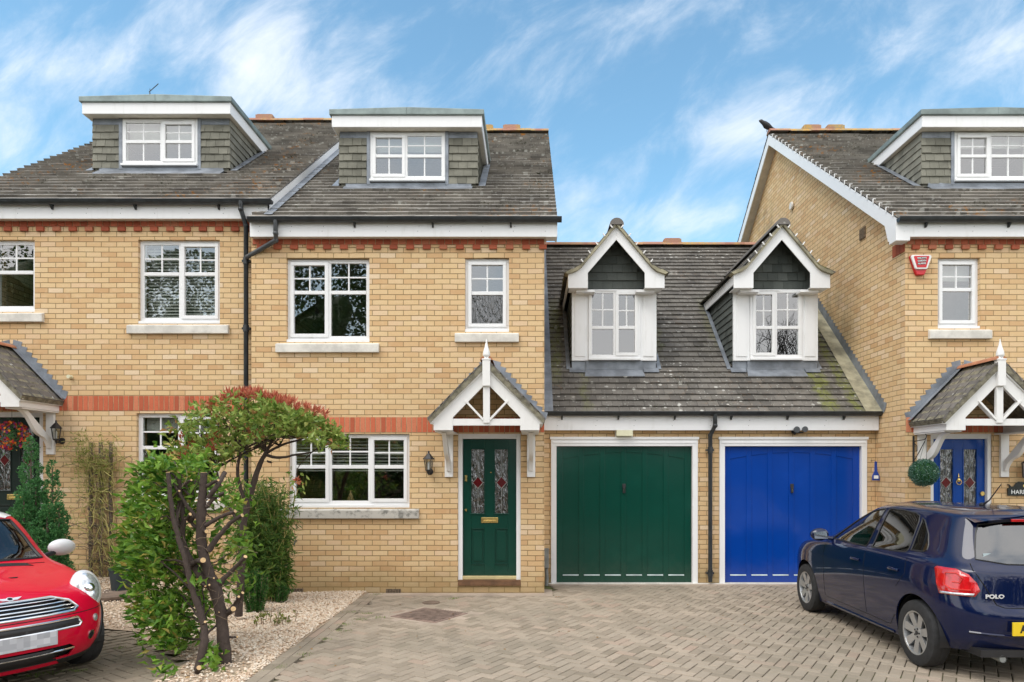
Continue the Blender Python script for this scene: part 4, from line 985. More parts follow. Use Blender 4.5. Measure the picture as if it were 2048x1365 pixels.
# ------------------------------------------------------------------ doors and porches
def front_door(H, xc, Y, dz, mat, knocker=False, leads='window'):
    x0, x1 = xc-.46, xc+.46; zt = 2.337+dz; zb = .20+dz-.005; yd = Y+.075
    f = MB(); f.box(x0, x0+.065, Y+.02, Y+.13, zb-.07, zt); f.box(x1-.065, x1, Y+.02, Y+.13, zb-.07, zt); f.box(x0+.065, x1-.065, Y+.021, Y+.13, zt-.075, zt)
    a, b = x0+.068, x1-.068; W_ = b-a; m = MB(); z0, z1 = zb+.055, zt-.078; Hh = z1-z0
    # panel layout as fractions of the leaf
    gx = [(.155, .40), (.60, .845)]; gz0, gz1 = z0+Hh*.455, z0+Hh*.925; pz0, pz1 = z0+Hh*.085, z0+Hh*.345
    cols = [(0, gx[0][0]), (gx[0][1], gx[1][0]), (gx[1][1], 1)]
    for c0, c1 in cols: m.box(a+W_*c0, a+W_*c1, yd, yd+.04, z0, z1)
    for c0, c1 in gx:
        l, r_ = a+W_*c0, a+W_*c1
        for (p, q) in ((z0, pz0), (pz1, gz0), (gz1, z1)): m.box(l, r_, yd+.0002, yd+.0398, p, q)
        m.box(l, r_, yd+.014, yd+.03, pz0, pz1); m.box(l+.03, r_-.03, yd+.003, yd+.016, pz0+.04, pz1-.04)
        m.bar((l, yd-.003, pz0-.006), (r_, yd-.003, pz0-.006), .018, .012); m.bar((l-.012, yd-.006, gz0-.01), (r_+.012, yd-.006, gz0-.01), .02, .014)
        for (p, q) in ((gz0-.016, gz0), (gz1, gz1+.016)): m.box(l-.016, r_+.016, yd-.008, yd, p, q)
        for (p, q) in ((l-.016, l), (r_, r_+.016)): m.box(p, q, yd-.008, yd, gz0, gz1)
        m.bar((l+.0, yd+.002, pz1-.004), (r_, yd+.002, pz1-.004), .014, .01)
    D = m.build('front_door', mat, H, bevel=.003)
    f.build('door_frame', 'white_upvc', D, bevel=.004)
    g = MB(); lc = MB(); rb = MB()
    for c0, c1 in gx:
        l, r_ = a+W_*c0, a+W_*c1; xm = (l+r_)/2; zm = gz0+(gz1-gz0)*.48; hw, hh = (r_-l)*.40, .088
        g.box(l, r_, yd+.014, yd+.022, gz0, gz1)
        rb.prism([(xm-hw, yd+.008, zm), (xm, yd+.008, zm-hh), (xm+hw, yd+.008, zm), (xm, yd+.008, zm+hh)], (0, .005, 0))
        P = [(xm-hw, zm), (xm, zm-hh), (xm+hw, zm), (xm, zm+hh)]
        for i in range(4): lc.tube([(P[i][0], yd+.008, P[i][1]), (P[(i+1) % 4][0], yd+.008, P[(i+1) % 4][1])], .004, 5)
        lc.tube([(xm, yd+.01, gz0), (xm, yd+.01, zm-hh)], .0035, 5); lc.tube([(xm, yd+.01, zm+hh), (xm, yd+.01, gz1)], .0035, 5)
        lc.tube([(l, yd+.01, zm), (xm-hw, yd+.01, zm)], .0035, 5); lc.tube([(xm+hw, yd+.01, zm), (r_, yd+.01, zm)], .0035, 5)
    g.build('glass_panel', 'leaded_glass', D); lc.build('lead_came', 'came', D); rb.build('ruby_diamond', 'ruby', D)
    h = MB(); xm = (a+b)/2
    h.box(xm-.125, xm+.125, yd-.012, yd, z0+Hh*.385, z0+Hh*.425); h.box(xm-.09, xm+.09, yd-.02, yd-.012, z0+Hh*.392, z0+Hh*.405); h.build('letterbox', 'brass', D, bevel=.003)
    h = MB()
    if knocker:
        kx = xm; kz = z0+Hh*.70; h.ball((kx, yd-.015, kz), .025, .015, .032); h.tube([(kx+.036*math.cos(t), yd-.022, kz-.03+.04*math.sin(t)) for t in np.linspace(0, 2*math.pi, 13)], .006, 6, False); h.lathe((kx, yd-.01, kz+.04), [(.012, 0), (.006, .03), (.002, .06)], 8)
        h.lathe((b-.045, yd-.012, z0+Hh*.60), [(.032, -.012), (.036, .0), (.03, .012)], 16, 'y')
        h.build('knocker', 'brass', D, smooth=True)
    else:
        h.lathe((a+.045, yd-.01, z0+Hh*.48), [(.018, -.02), (.02, -.008), (.022, .01)], 12, 'y'); h.box(a+.028, a+.062, yd-.02, yd, z0+Hh*.69, z0+Hh*.735); h.ball((xm+.02, yd-.004, z0+Hh*.755), .01)
        h.build('lock', 'brass', D, smooth=True)
    s = MB(); s.box(x0+.06, x1-.06, Y+.03, Y+.14, zb+.0, zb+.05); s.build('threshold', 'gold_sill', D, bevel=.004)
    s = MB(); s.box(x0+.0, x1, Y+.0, Y+.14, zb-.07, zb-.0012); s.box(x0, x1, Y-.012, Y+.002, zb-.085, zb-.045); s.build('step', 'wood_step', D, bevel=.004)
    s = MB(); s.box(x0+.001, x1-.001, Y+.02, Y+.2, -.05, zb-.07); s.build('step_brickwork', 'yellow_brick', D)
    # dim hall behind the glass
    s = MB(); s.box(x0-.1, x1+.1, Y+1.4, Y+1.45, 0, zt); s.build('hall', 'room_wall', D)
    return D
front_door(MH, -.625, 10.0, 0, 'green_door'); front_door(RH, 6.29, 10.0, 0, 'blue_door_front', True); front_door(LH, -7.77, 10.2, .335, 'black_door')

def porch(H, xc, Y, dz):
    Yb = Y-.80; hw = .715; zt = 3.18+dz; zo = 2.49+dz; zf = 2.336+dz; th = .05
    m = MB()
    for s in (-1, 1):
        m.prism([(xc+s*x, Yb, z+dz) for x, z in ((0, 3.175), (hw+.045, 2.44), (hw+.045, 2.42), (hw, 2.42), (hw, 2.336), (.455, 2.336), (.455, 2.51), (0, 2.975))], (0, th, 0))
    P = m.build('porch', 'white_paint', H, bevel=.003)
    m = MB()
    for s in (-1, 1):       # moulding on the outer edge, side beams
        m.bar((xc+s*(hw+.05), Yb-.006, 2.440+dz), (xc, Yb-.006, 3.172+dz), .024, .035, (0, 1, 0))
        a, b = sorted((xc+s*(hw-.12), xc+s*hw)); m.box(a, b, Yb+th, Y-.002, zf+.002, 2.455+dz)
        a, b = sorted((xc+s*(hw-.26), xc+s*hw)); m.box(a+.01, b-.01, Yb+th+.02, Y-.002, zf-.018, zf+.0015)
        a, b = sorted((xc+s*(hw), xc+s*(hw+.045))); m.box(a, b, Yb+.01, Y-.002, 2.425+dz, 2.472+dz)
    m.build('side_beam', 'white_paint', P, bevel=.004)
    m = MB(); m.box(xc-.458, xc+.458, Yb+.008, Yb+.045, 2.40+dz, 2.492+dz); m.build('tie_beam', 'white_paint', P, bevel=.003)
    m = MB(); m.box(xc-.045, xc+.045, Yb-.012, Yb+.04, 2.435+dz, 2.99+dz); m.build('king_post', 'white_paint', P, bevel=.003)
    for s in (-1, 1):
        m = MB(); m.bar((xc+s*.04, Yb+.028, 2.475+dz), (xc+s*.285, Yb+.028, 2.735+dz), .028, .08, (0, 1, 0)); m.build('strut', 'white_paint', P, bevel=.003)
    m = MB(); m.box(xc-.052, xc+.052, Yb-.055, Yb+.03, 2.93+dz, 3.275+dz); m.box(xc-.058, xc+.058, Yb-.061, Yb+.036, 3.275+dz, 3.295+dz)
    m.lathe((xc, Yb-.012, 3.295+dz), [(.045, 0), (.032, .015), (.050, .05), (.046, .09), (.020, .18), (.004, .27)], 4 if False else 12)
    m.build('finial', 'white_paint', P, bevel=.003)
    # tiles
    m = MB(); hx = hw+.085; z0_, z1_ = 2.505+dz, 3.315+dz; sl = Vector((hx, 0, z1_-z0_)); L_ = sl.length
    tiles(m, (xc-hx, Yb-.05, z0_), (0, 1, 0), (1, 0, (z1_-z0_)/hx), .85, L_, .150, .21, .021)
    m2 = [(0, .85)]
    # the other side: U runs from the wall forwards so the tile faces point out
    tiles(m, (xc+hx, Y, z0_), (0, -1, 0), (-1, 0, (z1_-z0_)/hx), .85, L_, .150, .21, .021)
    m.build('porch_tiles', 'porch_tile', P, recalc=False)
    m = MB()
    for s in (-1, 1):
        m.prism([(xc+s*(hx-.01), Yb-.042, z0_-.022), (xc, Yb-.042, z1_-.022), (xc, Yb-.042, z1_-.13), (xc+s*(hx-.04), Yb-.042, z0_-.075)], (0, .84-.002, 0))
    m.build('porch_deck', 'porch_verge', P)
    m = MB(); n = 8; vs = []
    for yy in (Yb-.03, Y-.003):
        for k in range(n+1): tt = math.pi*k/n; vs.append((xc-math.cos(tt)*.085, yy, z1_-.035+math.sin(tt)*.06))
    m.raw(vs, [(i, i+1, n+2+i, n+1+i) for i in range(n)]+[tuple(range(n+1))[::-1]]); m.build('ridge_tiles', 'terracotta', P, smooth=True)
    m = MB()
    for s in (-1, 1):
        stepped_flashing(m, (xc+s*(hx-.02), z0_+.0), (xc+s*.02, z1_+.01), .10, .0765, 'x', -.005 if s < 0 else -.007, Y)
        m.prism([(xc+s*(hx+.0), Y-.09, z0_+.025), (xc+s*(hx+.0), Y-.002, z0_+.025), (xc, Y-.002, z1_+.035), (xc, Y-.09, z1_+.035)], (0, 0, .004))
    m.build('flashing', 'lead', P)
    # brackets
    for s in (-1, 1):
        m = MB(); bx = xc+s*.60; m.box(bx-.060, bx+.060, Y-.045, Y-.001, 1.70+dz, zf-.018)
        pr = []
        n = 18
        for k in range(n+1):        # outer (lower) edge with ogee, from the foot up to the beam
            t = k/n; yy = Y-.045-.03-(.60)*t**1.15; zz = 1.79+.52*t+(.035*math.sin(t*math.pi*2*1.5)) ; pr.append((yy, zz))
        up = [(Y-.63, 2.336-.02), (Y-.52, 2.336-.02), (Y-.046, 1.93), (Y-.046, 1.79)]
        m.prism([(bx-.030, p_[0], p_[1]+dz) for p_ in pr+up], (.060, 0, 0))
        m.build('bracket', 'white_paint', P, bevel=.004)
    m = MB(); m.box(xc-hw+.13, xc+hw-.13, Y-.78, Y-.003, zf+.10+.075, zf+.19) if False else None
    return P
porch(MH, -.613, 10.0, 0); porch(RH, 6.30, 10.0, 0); porch(LH, -7.775, 10.2, .335)

# ------------------------------------------------------------------ rainwater pipes
def pipe(H, pts, rad=.034, clips=(), mat='black_plastic'):
    m = MB(); m.tube(pts, rad, 12)
    for p in pts[1:-1]: m.ball(p, rad*1.18)
    P = m.build('downpipe', mat, H, smooth=True)
    for (x, y, z) in clips:
        c = MB(); c.box(x-.06, x+.06, y-.01, y+.07, z-.016, z+.016); c.lathe((x, y, z-.05), [(rad*1.25, 0), (rad*1.25, .10)], 12); c.build('pipe_clip', mat, P)
    return P
pipe(LH, [(-4.26, 9.99, 5.74), (-4.26, 9.99, 5.62), (-4.235, 10.11, 5.42), (-4.235, 10.11, .15)], clips=[(-4.235, 10.11, z) for z in (4.9, 3.9, 2.9, 1.2)])
pipe(MH, [(-3.68, 9.80, 5.40), (-3.68, 9.80, 5.20), (-3.70, 9.86, 5.12), (-4.20, 10.04, 4.93)], mat='grey_plastic')
pipe(GH, [(2.86, 10.66, 2.68), (2.86, 10.66, 2.50), (2.81, 10.76, 2.35), (2.81, 10.76, .04)], clips=[(2.81, 10.76, 2.12), (2.81, 10.76, .18)])

# ------------------------------------------------------------------ fittings on the walls
def wall_lamp(x, Y, z, label):
    T = thing('wall_lamp', label, 'wall lamp', (x, Y, z), 'lanterns beside the front doors'); yc = Y-.13
    m = MB(); m.lathe((x+.0, Y-.001, z-.10), [(.045, -.02), (.05, 0)], 12, 'y'); m.tube([(x, Y-.01, z-.10), (x, Y-.06, z-.13), (x, yc, z-.12), (x, yc, z-.085)], .011, 8); m.build('arm', 'iron_black', T, smooth=True)
    m = MB(); m.lathe((x, yc, z), [(.012, .20), (.016, .165), (.03, .15), (.085, .085), (.082, .078)], 6)
    m.lathe((x, yc, z), [(.035, -.10), (.046, -.085), (.046, -.075)], 6)
    for k in range(6): a_ = math.pi*2*k/6; m.tube([(x+.044*math.cos(a_), yc+.044*math.sin(a_), z-.08), (x+.066*math.cos(a_), yc+.066*math.sin(a_), z+.08)], .005, 5)
    m.lathe((x, yc, z), [(.004, -.15), (.012, -.13), (.02, -.10)], 8)
    m.build('lantern_frame', 'iron_black', T)
    m = MB(); m.lathe((x, yc, z), [(.042, -.078), (.062, .08)], 6); m.build('lantern_glass', 'lamp_glass', T)
    m = MB(); m.lathe((x, yc, z), [(.014, -.07), (.016, .02), (.006, .045)], 10); m.build('bulb', 'white_plastic', T, smooth=True)
wall_lamp(WX(858, 9.9), 10.0, WZ(930, 9.9), 'black lantern on the brick left of the green front door')
wall_lamp(-7.02, 10.2, WZ(868, 10.07), 'grey lantern with dome cap beside the left house porch bracket')
# door number-lamp at far right, iron lantern with star panes
T = thing('star_lantern', 'iron lantern with maroon star panes hung beside the blue front door', 'lantern', (7.17, 9.9, 1.9))
x, yc, z = 7.20, 9.84, 1.80
m = MB(); m.tube([(x, 9.99, 2.02), (x-.0, 9.92, 2.12), (x, yc, 2.08), (x, yc, 1.99)], .009, 8); m.lathe((x, yc, z), [(.13, .11), (.145, .10), (.02, .20)][1:], 6); m.lathe((x, yc, z-.11), [(.12, 0), (.12, .012)], 6)
for k in range(6): a_ = math.pi*2*k/6; m.tube([(x+.115*math.cos(a_), yc+.115*math.sin(a_), z-.10), (x+.125*math.cos(a_), yc+.125*math.sin(a_), z+.10)], .006, 5)
m.build('lantern_frame', 'iron_black', T)
m = MB(); m.lathe((x, yc, z), [(.10, -.095), (.108, .09)], 6); m.build('lantern_glass', 'white_plastic', T)
m = MB()
for sx in (-.075, .0, .075):
    pts = [(x+sx+(.030 if k % 2 == 0 else .012)*math.sin(k*math.pi/5), yc-.104, z-.03+(.030 if k % 2 == 0 else .012)*math.cos(k*math.pi/5)) for k in range(10)]
    m.prism(pts, (0, .006, 0))
m.build('star', 'ruby', T)
# burglar alarm box
T = thing('alarm_box', 'red and white burglar alarm box high on the right house wall', 'alarm box', (WX(1841, 10), 10, WZ(530, 10)))
xc, zc = WX(1841, 9.95), WZ(527, 9.95)
def alarm(sc, y0, d, cut=-.155):
    return [(xc+sx*sc, y0, zc+sz*sc) for sx, sz in ((-.145, .115), (.145, .115), (.150, .085), (.075, cut*.75), (.055, cut), (-.055, cut), (-.075, cut*.75), (-.150, .085))]
m = MB(); m.prism(alarm(1.0, 9.945, 0, -.17), (0, .053, 0)); m.build('casing', 'red_plastic', T, bevel=.008)
m = MB(); m.prism([(xc+sx, 9.925, zc+sz) for sx, sz in ((-.13, .115), (.13, .115), (.148, .10), (.148, .08), (.090, -.08), (.075, -.092), (-.075, -.092), (-.090, -.08), (-.148, .08), (-.148, .10))], (0, .03, 0)); m.build('cover', 'white_plastic', T, bevel=.008)
m = MB(); m.prism([(xc+sx, 9.921, zc+sz) for sx, sz in ((-.105, .098), (.105, .098), (.112, .085), (.066, -.068), (-.066, -.068), (-.112, .085))], (0, .004, 0)); m.build('badge', 'red_plastic', T)
m = MB()
for i in range(3):
    z_ = zc+.068-.040*i; m.prism([(xc-.062+.0*i, 9.919, z_-.016-.003), (xc+.058, 9.919, z_-.016+.003), (xc+.066, 9.919, z_+.016+.003), (xc-.056, 9.919, z_+.014-.003)], (0, .002, 0))
m.build('name_panel', 'black_enamel', T)
for i, w_ in enumerate(('WELWYN', 'GARDEN', 'ALARMS')): text_mesh(w_, .030, 'white_letter', 'lettering', T, (xc+.003, 9.9185, zc+.067-.040*i), Matrix.Rotation(R(-3), 3, 'Y') @ FRONT, .0005, .0006)
for i, w_ in enumerate(('24 HOUR', 'SERVICE')): text_mesh(w_, .015, 'white_letter', 'lettering', T, (xc, 9.9205, zc-.043-.017*i), FRONT, .0005) if False else None
# cream lamp over the green garage
T = thing('bulkhead_light', 'cream rectangular light box under the fascia above green garage door', 'light', (WX(1248, 10.8), 10.8, 2.38))
x0, x1 = WX(1232, 10.8), WX(1265, 10.8)
m = MB(); m.box(x0, x1, 10.735, 10.859, WZ(873, 10.75), 2.44); m.build('diffuser', 'cream_plastic', T, bevel=.01)
m = MB(); m.box(x0-.01, x1+.01, 10.835, 10.8595, WZ(874.5, 10.75), 2.428); m.build('backplate', 'white_plastic', T)
# twin floodlight over the blue garage
T = thing('security_light', 'small dark twin-headed security light above blue garage door', 'light', (WX(1600, 10.8), 10.8, 2.36))
m = MB(); x = WX(1592, 10.75); m.lathe((x, 10.83, WZ(862, 10.75)), [(.035, -.03), (.045, -.01), (.03, .03)], 12); m.tube([(x, 10.86, 2.40), (x, 10.80, 2.38)], .02, 8); m.tube([(x, 10.8, 2.40), (x+.13, 10.78, 2.40)], .012, 8); m.build('mount', 'iron_black', T, smooth=True)
m = MB(); m.lathe((x-.01, 10.70, WZ(860, 10.75)), [(.03, .07), (.048, .0), (.05, -.012)], 14, 'y'); m.lathe((x+.12, 10.70, WZ(860, 10.75)+.005), [(.028, .07), (.044, .0), (.046, -.012)], 14, 'y'); m.build('lamp_head', 'grey_plastic', T, smooth=True)
# blue wall ornament
T = thing('wall_ornament', 'blue spade-shaped key ornament hung right of blue garage door', 'ornament', (WX(1752, 10.7), 10.7, 1.75))
xw = 5.445; Yo = 10.72
m = MB(); c_ = (5.452, Yo, 1.77)
pr = [(-.018, .17), (.018, .17), (.022, .02), (.055, -.05), (.06, -.13), (-.06, -.13), (-.055, -.05), (-.022, .02)]
cx_ = WX(1752, 10.7)
m.prism([(cx_+a_, 10.70, WZ(945, 10.7)+b_) for a_, b_ in pr], (0, .018, 0)); m.build('blade', 'ornament_blue', T, bevel=.005)
m = MB(); m.box(cx_-.035, cx_+.035, 10.697, 10.7, WZ(945, 10.7)-.10, WZ(945, 10.7)-.05); m.build('motif', 'white_letter', T)
m = MB(); m.tube([(cx_, 10.709, WZ(945, 10.7)+.16), (cx_, 10.74, WZ(945, 10.7)+.19), (cx_, 10.858, WZ(945, 10.7)+.19)], .004, 5); m.build('hook', 'iron_black', T)
# hanging bracket and topiary ball
bx = 5.53; 
T = thing('hanging_bracket', 'black wrought iron bracket fixed beside the right porch', 'bracket', (5.5, 10, 2.1))
def hb(px, py, Y=9.93): return (WX(px, Y), Y, WZ(py, Y))
X_ = 5.585
m = MB(); m.box(X_-.012, X_+.012, 9.985, 9.999, 1.86, 2.30); 
m.tube([(X_, 9.99, 2.22), (X_+.0, 9.72, 2.235), (X_, 9.68, 2.25), (X_, 9.66, 2.29), (X_, 9.69, 2.31)], .007, 6)
m.tube([(X_, 9.99, 1.93), (X_, 9.86, 2.05), (X_, 9.70, 2.22)], .006, 6)
m.tube([(X_, 9.985, 2.20), (X_, 9.90, 2.15), (X_, 9.90, 2.08), (X_, 9.93, 2.09)], .005, 6); m.build('iron_bracket', 'iron_black', T, smooth=True)
def leafcloud(m, pts_fn, count, L, W_, fold=.25, up=0.0, droop=0.0, dirfn=None, jitter=.35):
    """leaf-sized folded blades scattered by pts_fn"""
    for _ in range(count):
        p, nrm = pts_fn()
        p = Vector(p); d = Vector(nrm)+Vector((random.gauss(0, 1), random.gauss(0, 1), random.gauss(0, 1)))*jitter; d.z += up; d.normalize()
        s = d.cross(Vector((random.gauss(0, 1), random.gauss(0, 1), random.gauss(0, 1)))).normalized(); n_ = s.cross(d)
        l = L*random.uniform(.65, 1.2); w_ = W_*random.uniform(.7, 1.15)
        a = p; b = p+d*l*.5+n_*l*.04; c = p+d*l+n_*(-l*droop)
        fl = n_*w_*fold
        m.raw([a, b+s*w_/2+fl, c, b-s*w_/2+fl, b], [(0, 1, 2, 4), (0, 4, 2, 3)])
T = thing('topiary_ball', 'round green topiary ball hanging in front of the right porch', 'topiary', (X_, 9.7, 1.70))
bc = Vector((WX(1847.5, 9.68), 9.68, WZ(946, 9.68))); br = .195
m = MB()
def ballpt():
    n_ = Vector((random.gauss(0, 1), random.gauss(0, 1), random.gauss(0, 1))).normalized(); return bc+n_*br*random.uniform(.82, .97), n_
leafcloud(m, ballpt, 4200, .026, .011, jitter=.9); m.build('foliage', 'topiary_leaf', T, recalc=False)
m = MB(); m.ball(bc, br*.86); m.build('core', 'yew_leaf', T, smooth=True)
m = MB()
for dxx, dyy in ((-.06, 0), (.06, .03), (0, -.07)): m.tube([(X_, 9.68, 2.25), (bc.x+dxx, bc.y+dyy, bc.z+br*.9)], .0025, 4)
m.build('chain', 'iron_black', T)
# house name plate
T = thing('name_plaque', 'black house name plaque with reclining cat silhouette reading HARPER', 'sign', (7.2, 10, 1.5))
z0_, z1_ = WZ(992, 9.98), WZ(977, 9.98); xa_ = WX(2015, 9.98)
m = MB(); m.box(xa_, xa_+.44, 9.975, 9.992, z0_, z1_)
cat = [(.02, 0), (.035, .05), (.05, .07), (.03, .085), (.02, .06), (.022, .1), (.045, .09), (.06, .06), (.10, .045), (.12, .075), (.16, .10), (.20, .095), (.24, .085), (.255, .11), (.27, .09), (.29, .11), (.30, .07), (.32, .04), (.38, .02), (.38, 0)]
m.prism([(xa_+a_, 9.978, z1_-.001+b_*.85) for a_, b_ in [(.0+.03, 0), (.028, .04), (.01, .062), (.0, .055), (.005, .075), (.03, .068), (.05, .03), (.09, .035), (.12, .085), (.16, .115), (.21, .115), (.25, .10), (.265, .14), (.285, .115), (.305, .14), (.315, .095), (.31, .06), (.35, .03), (.39, .012), (.39, 0)]], (0, .012, 0))
m.build('board', 'black_enamel', T)
m = MB(); m.lathe((xa_+.245, 9.975, z1_+.035), [(.022, 0), (.022, .003)], 12, 'y'); m.build('moon', 'brass', T)
text_mesh('HARPER', .085, 'white_letter', 'lettering', T, (xa_+.205, 9.9735, (z0_+z1_)/2-.002), FRONT, .001, .0012)
# gas pipe cover by the garage
T = thing('pipe_box', 'grey plastic pipe cover at the corner beside the green garage', 'pipe cover', (.215, 10.7, .0))
m = MB(); m.box(.190, .262, 10.60, 10.72, .28, .58); m.build('cover', 'grey_inner', T, bevel=.006)
m = MB(); m.tube([(.22, 10.66, .3), (.235, 10.66, .12), (.225, 10.66, .0)], .028, 8); m.build('pipe', 'grey_inner', T, smooth=True)
# air bricks, tap, pipe outlet
def airbrick(px, py, H):
    x, z = WX(px, 10), WZ(py, 10); m = MB(); m.box(x-.11, x+.11, 9.992, 10.01, z-.036, z+.036)
    m2 = m.build('air_brick', 'stem_brown', H)
    m = MB()
    for i in range(9):
        for j in range(3): m.box(x-.098+i*.0225, x-.086+i*.0225, 9.990, 9.9925, z-.028+j*.021, z-.015+j*.021)
    m.build('grille', 'black_hole', m2)
airbrick(787, 1183, MH); airbrick(592, 1182, MH)
T = thing('garden_tap', 'small dark outside tap on the wall under the wide window', 'tap', (WX(590, 9.95), 9.95, WZ(1085, 9.95)))
x, z = WX(591, 9.95), WZ(1083, 9.95); m = MB(); m.tube([(x, 10, z), (x, 9.93, z), (x, 9.90, z-.05)], .010, 6); m.tube([(x, 9.94, z), (x, 9.94, z+.05)], .007, 6); m.tube([(x-.025, 9.94, z+.05), (x+.025, 9.94, z+.05)], .006, 6); m.build('spout', 'grey_plastic', T, smooth=True)
T = thing('wall_vent', 'small cream vent stub on the left house wall above red band', 'vent', (WX(140, 10.2), 10.2, WZ(754, 10.2)))
m = MB(); x, z = WX(139, 10.15), WZ(754, 10.15); m.tube([(x, 10.21, z), (x, 10.12, z)], .028, 10); m.build('stub', 'cream_plastic', T, smooth=True)

# inspection covers
T = thing('inspection_cover', 'rusty square drain cover set diagonally in the drive', 'drain cover', (-1.61, 8.45, 0))
A = [(WX(781, Y_), Y_) for Y_ in (2416/(1232.5-945),)][0]; B_ = (WX(846, 2416/(1216-945)), 2416/(1216-945)); C_ = (WX(936, 2416/(1228-945)), 2416/(1228-945)); D_ = (WX(872, 2416/(1247-945)), 2416/(1247-945))
ctr = Vector((DRC[0], DRC[1], 0)); e1 = (Vector((*C_, 0))-Vector((*D_, 0))).normalized(); e2 = Vector((-e1.y, e1.x, 0)); s1, s2 = .27, .30
q = lambda a_, b_, z: ctr+e1*a_+e2*b_+Vector((0, 0, z))
m = MB(); m.prism([q(-s1-.05, -s2-.05, -.02), q(s1+.05, -s2-.05, -.02), q(s1+.05, s2+.05, -.02), q(-s1-.05, s2+.05, -.02)], (0, 0, .024)); m.build('frame', 'rust_frame', T)
m = MB(); m.prism([q(-s1, -s2, 0), q(s1, -s2, 0), q(s1, s2, 0), q(-s1, s2, 0)], (0, 0, .010))
for i in range(22):
    for j in range(17): a_, b_ = -s1+.02+i*.0265, -s2+.02+j*.0275; m.bar(q(a_, b_, .011), q(a_+.012, b_+.008, .011), .006, .004)
m.build('lid', 'rust', T)
fill = MB()
for i in range(-9, 9):
    for j in range(-5, 5):
        fill_c = (i*.2+(j % 2)*.1, j*.1)
T2 = thing('drain_lid', 'small round grey drain lid set near the middle house wall', 'drain cover', (WX(862, 2416/(1206-945)), 2416/(1206-945), 0))
m = MB(); Y_ = 2416/(1206-945); m.lathe((WX(862, Y_), Y_, 0), [(.12, -.01), (.12, .009), (.10, .013)], 20); m.build('lid', 'slab', T2)
# infill bed so no hole shows around the cover
m = MB(); m.prism([q(-s1-.22, -s2-.22, -.03), q(s1+.22, -s2-.22, -.03), q(s1+.22, s2+.22, -.03), q(-s1-.22, s2+.22, -.03)], (0, 0, .0285)); tag(m.build('driveway_patch', 'concrete_pink'), 'mortar surround of the drain cover', 'paving', kind='structure')

# bird on the ridge
T = thing('bird', 'black bird perched on the roof corner above the gable', 'bird', (WX(1532, 15.2), 15.2, 9.42))
bx_, bz_ = WX(1532, 15.2), WZ(252, 15.2)
m = MB(); n = 10; pr = [(-.16, .115, .006), (-.145, .11, .022), (-.11, .10, .040), (-.075, .07, .045), (-.02, .02, .07), (.05, -.02, .068), (.10, -.04, .045), (.15, -.06, .022), (.23, -.085, .010)]
vs = []
for (dx_, dz_, rd) in pr:
    for k in range(n): a_ = 2*math.pi*k/n; vs.append((bx_+dx_+rd*.3*math.sin(a_), 15.2+rd*math.cos(a_), bz_+dz_+rd*math.sin(a_)))
m.raw(vs, [(i*n+j, i*n+(j+1) % n, (i+1)*n+(j+1) % n, (i+1)*n+j) for i in range(len(pr)-1) for j in range(n)]+[tuple(range(n))[::-1], tuple(range((len(pr)-1)*n, len(pr)*n))])
m.build('body', 'bird_black', T, smooth=True)
m = MB(); m.tube([(bx_+.02, 15.18, bz_-.03), (bx_+.01, 15.18, bz_-.13)], .006, 5); m.tube([(bx_+.03, 15.22, bz_-.03), (bx_+.02, 15.22, bz_-.13)], .006, 5); m.build('legs', 'bird_black', T)
for k in range(27):
    m = MB(); y = 9.95+k*.192; z = 5.42+SL*(y-9.8); m.box(5.252, 5.262, y-.008, y+.008, z-.035, z+.045); m.box(5.262, 5.30, y-.008, y+.008, z+.036, z+.045)
    m.build('verge_clip', 'white_plastic', RH)
# thin aerial on left dormer
T = thing('aerial', 'thin aerial rod rising above the left dormer roof', 'aerial', (-6.5, 13, 8.2))
m = MB(); m.tube([(WX(298, 13), 13, WZ(185, 13)), (WX(317, 13), 13, WZ(168, 13))], .008, 5); m.tube([(WX(300, 13), 13, WZ(187, 13)), (WX(300, 13), 13, WZ(178, 13))], .006, 5); m.tube([(WX(300, 13), 13, WZ(186, 13)), (WX(300, 13), 13, 8.0)], .01, 5); m.build('rod', 'grey_plastic', T)
# things on window sills
T = thing('potted_plant', 'braided-stem pot plant on the inside sill of the wide window', 'plant', (-2.70, 10.2, 1.32))
xp = WX(701, 10.2); m = MB(); m.box(xp-.06, xp+.06, 10.17, 10.25, 1.30, 1.335); m.build('pot', 'white_plastic', T)
m = MB()
for s in (-1, -.3, .4, 1): m.tube([(xp+s*.045, 10.21, 1.335), (xp+s*.03, 10.21, 1.40), (xp, 10.21, 1.47), (xp-s*.01, 10.21, 1.50)], .006, 5)
m.build('stem', 'cut_wood', T)
m = MB(); leafcloud(m, lambda: ((xp+random.uniform(-.03, .03), 10.21, 1.5), (random.uniform(-1, 1), 0, .5)), 40, .09, .02); m.build('foliage', 'bamboo_leaf', T, recalc=False)

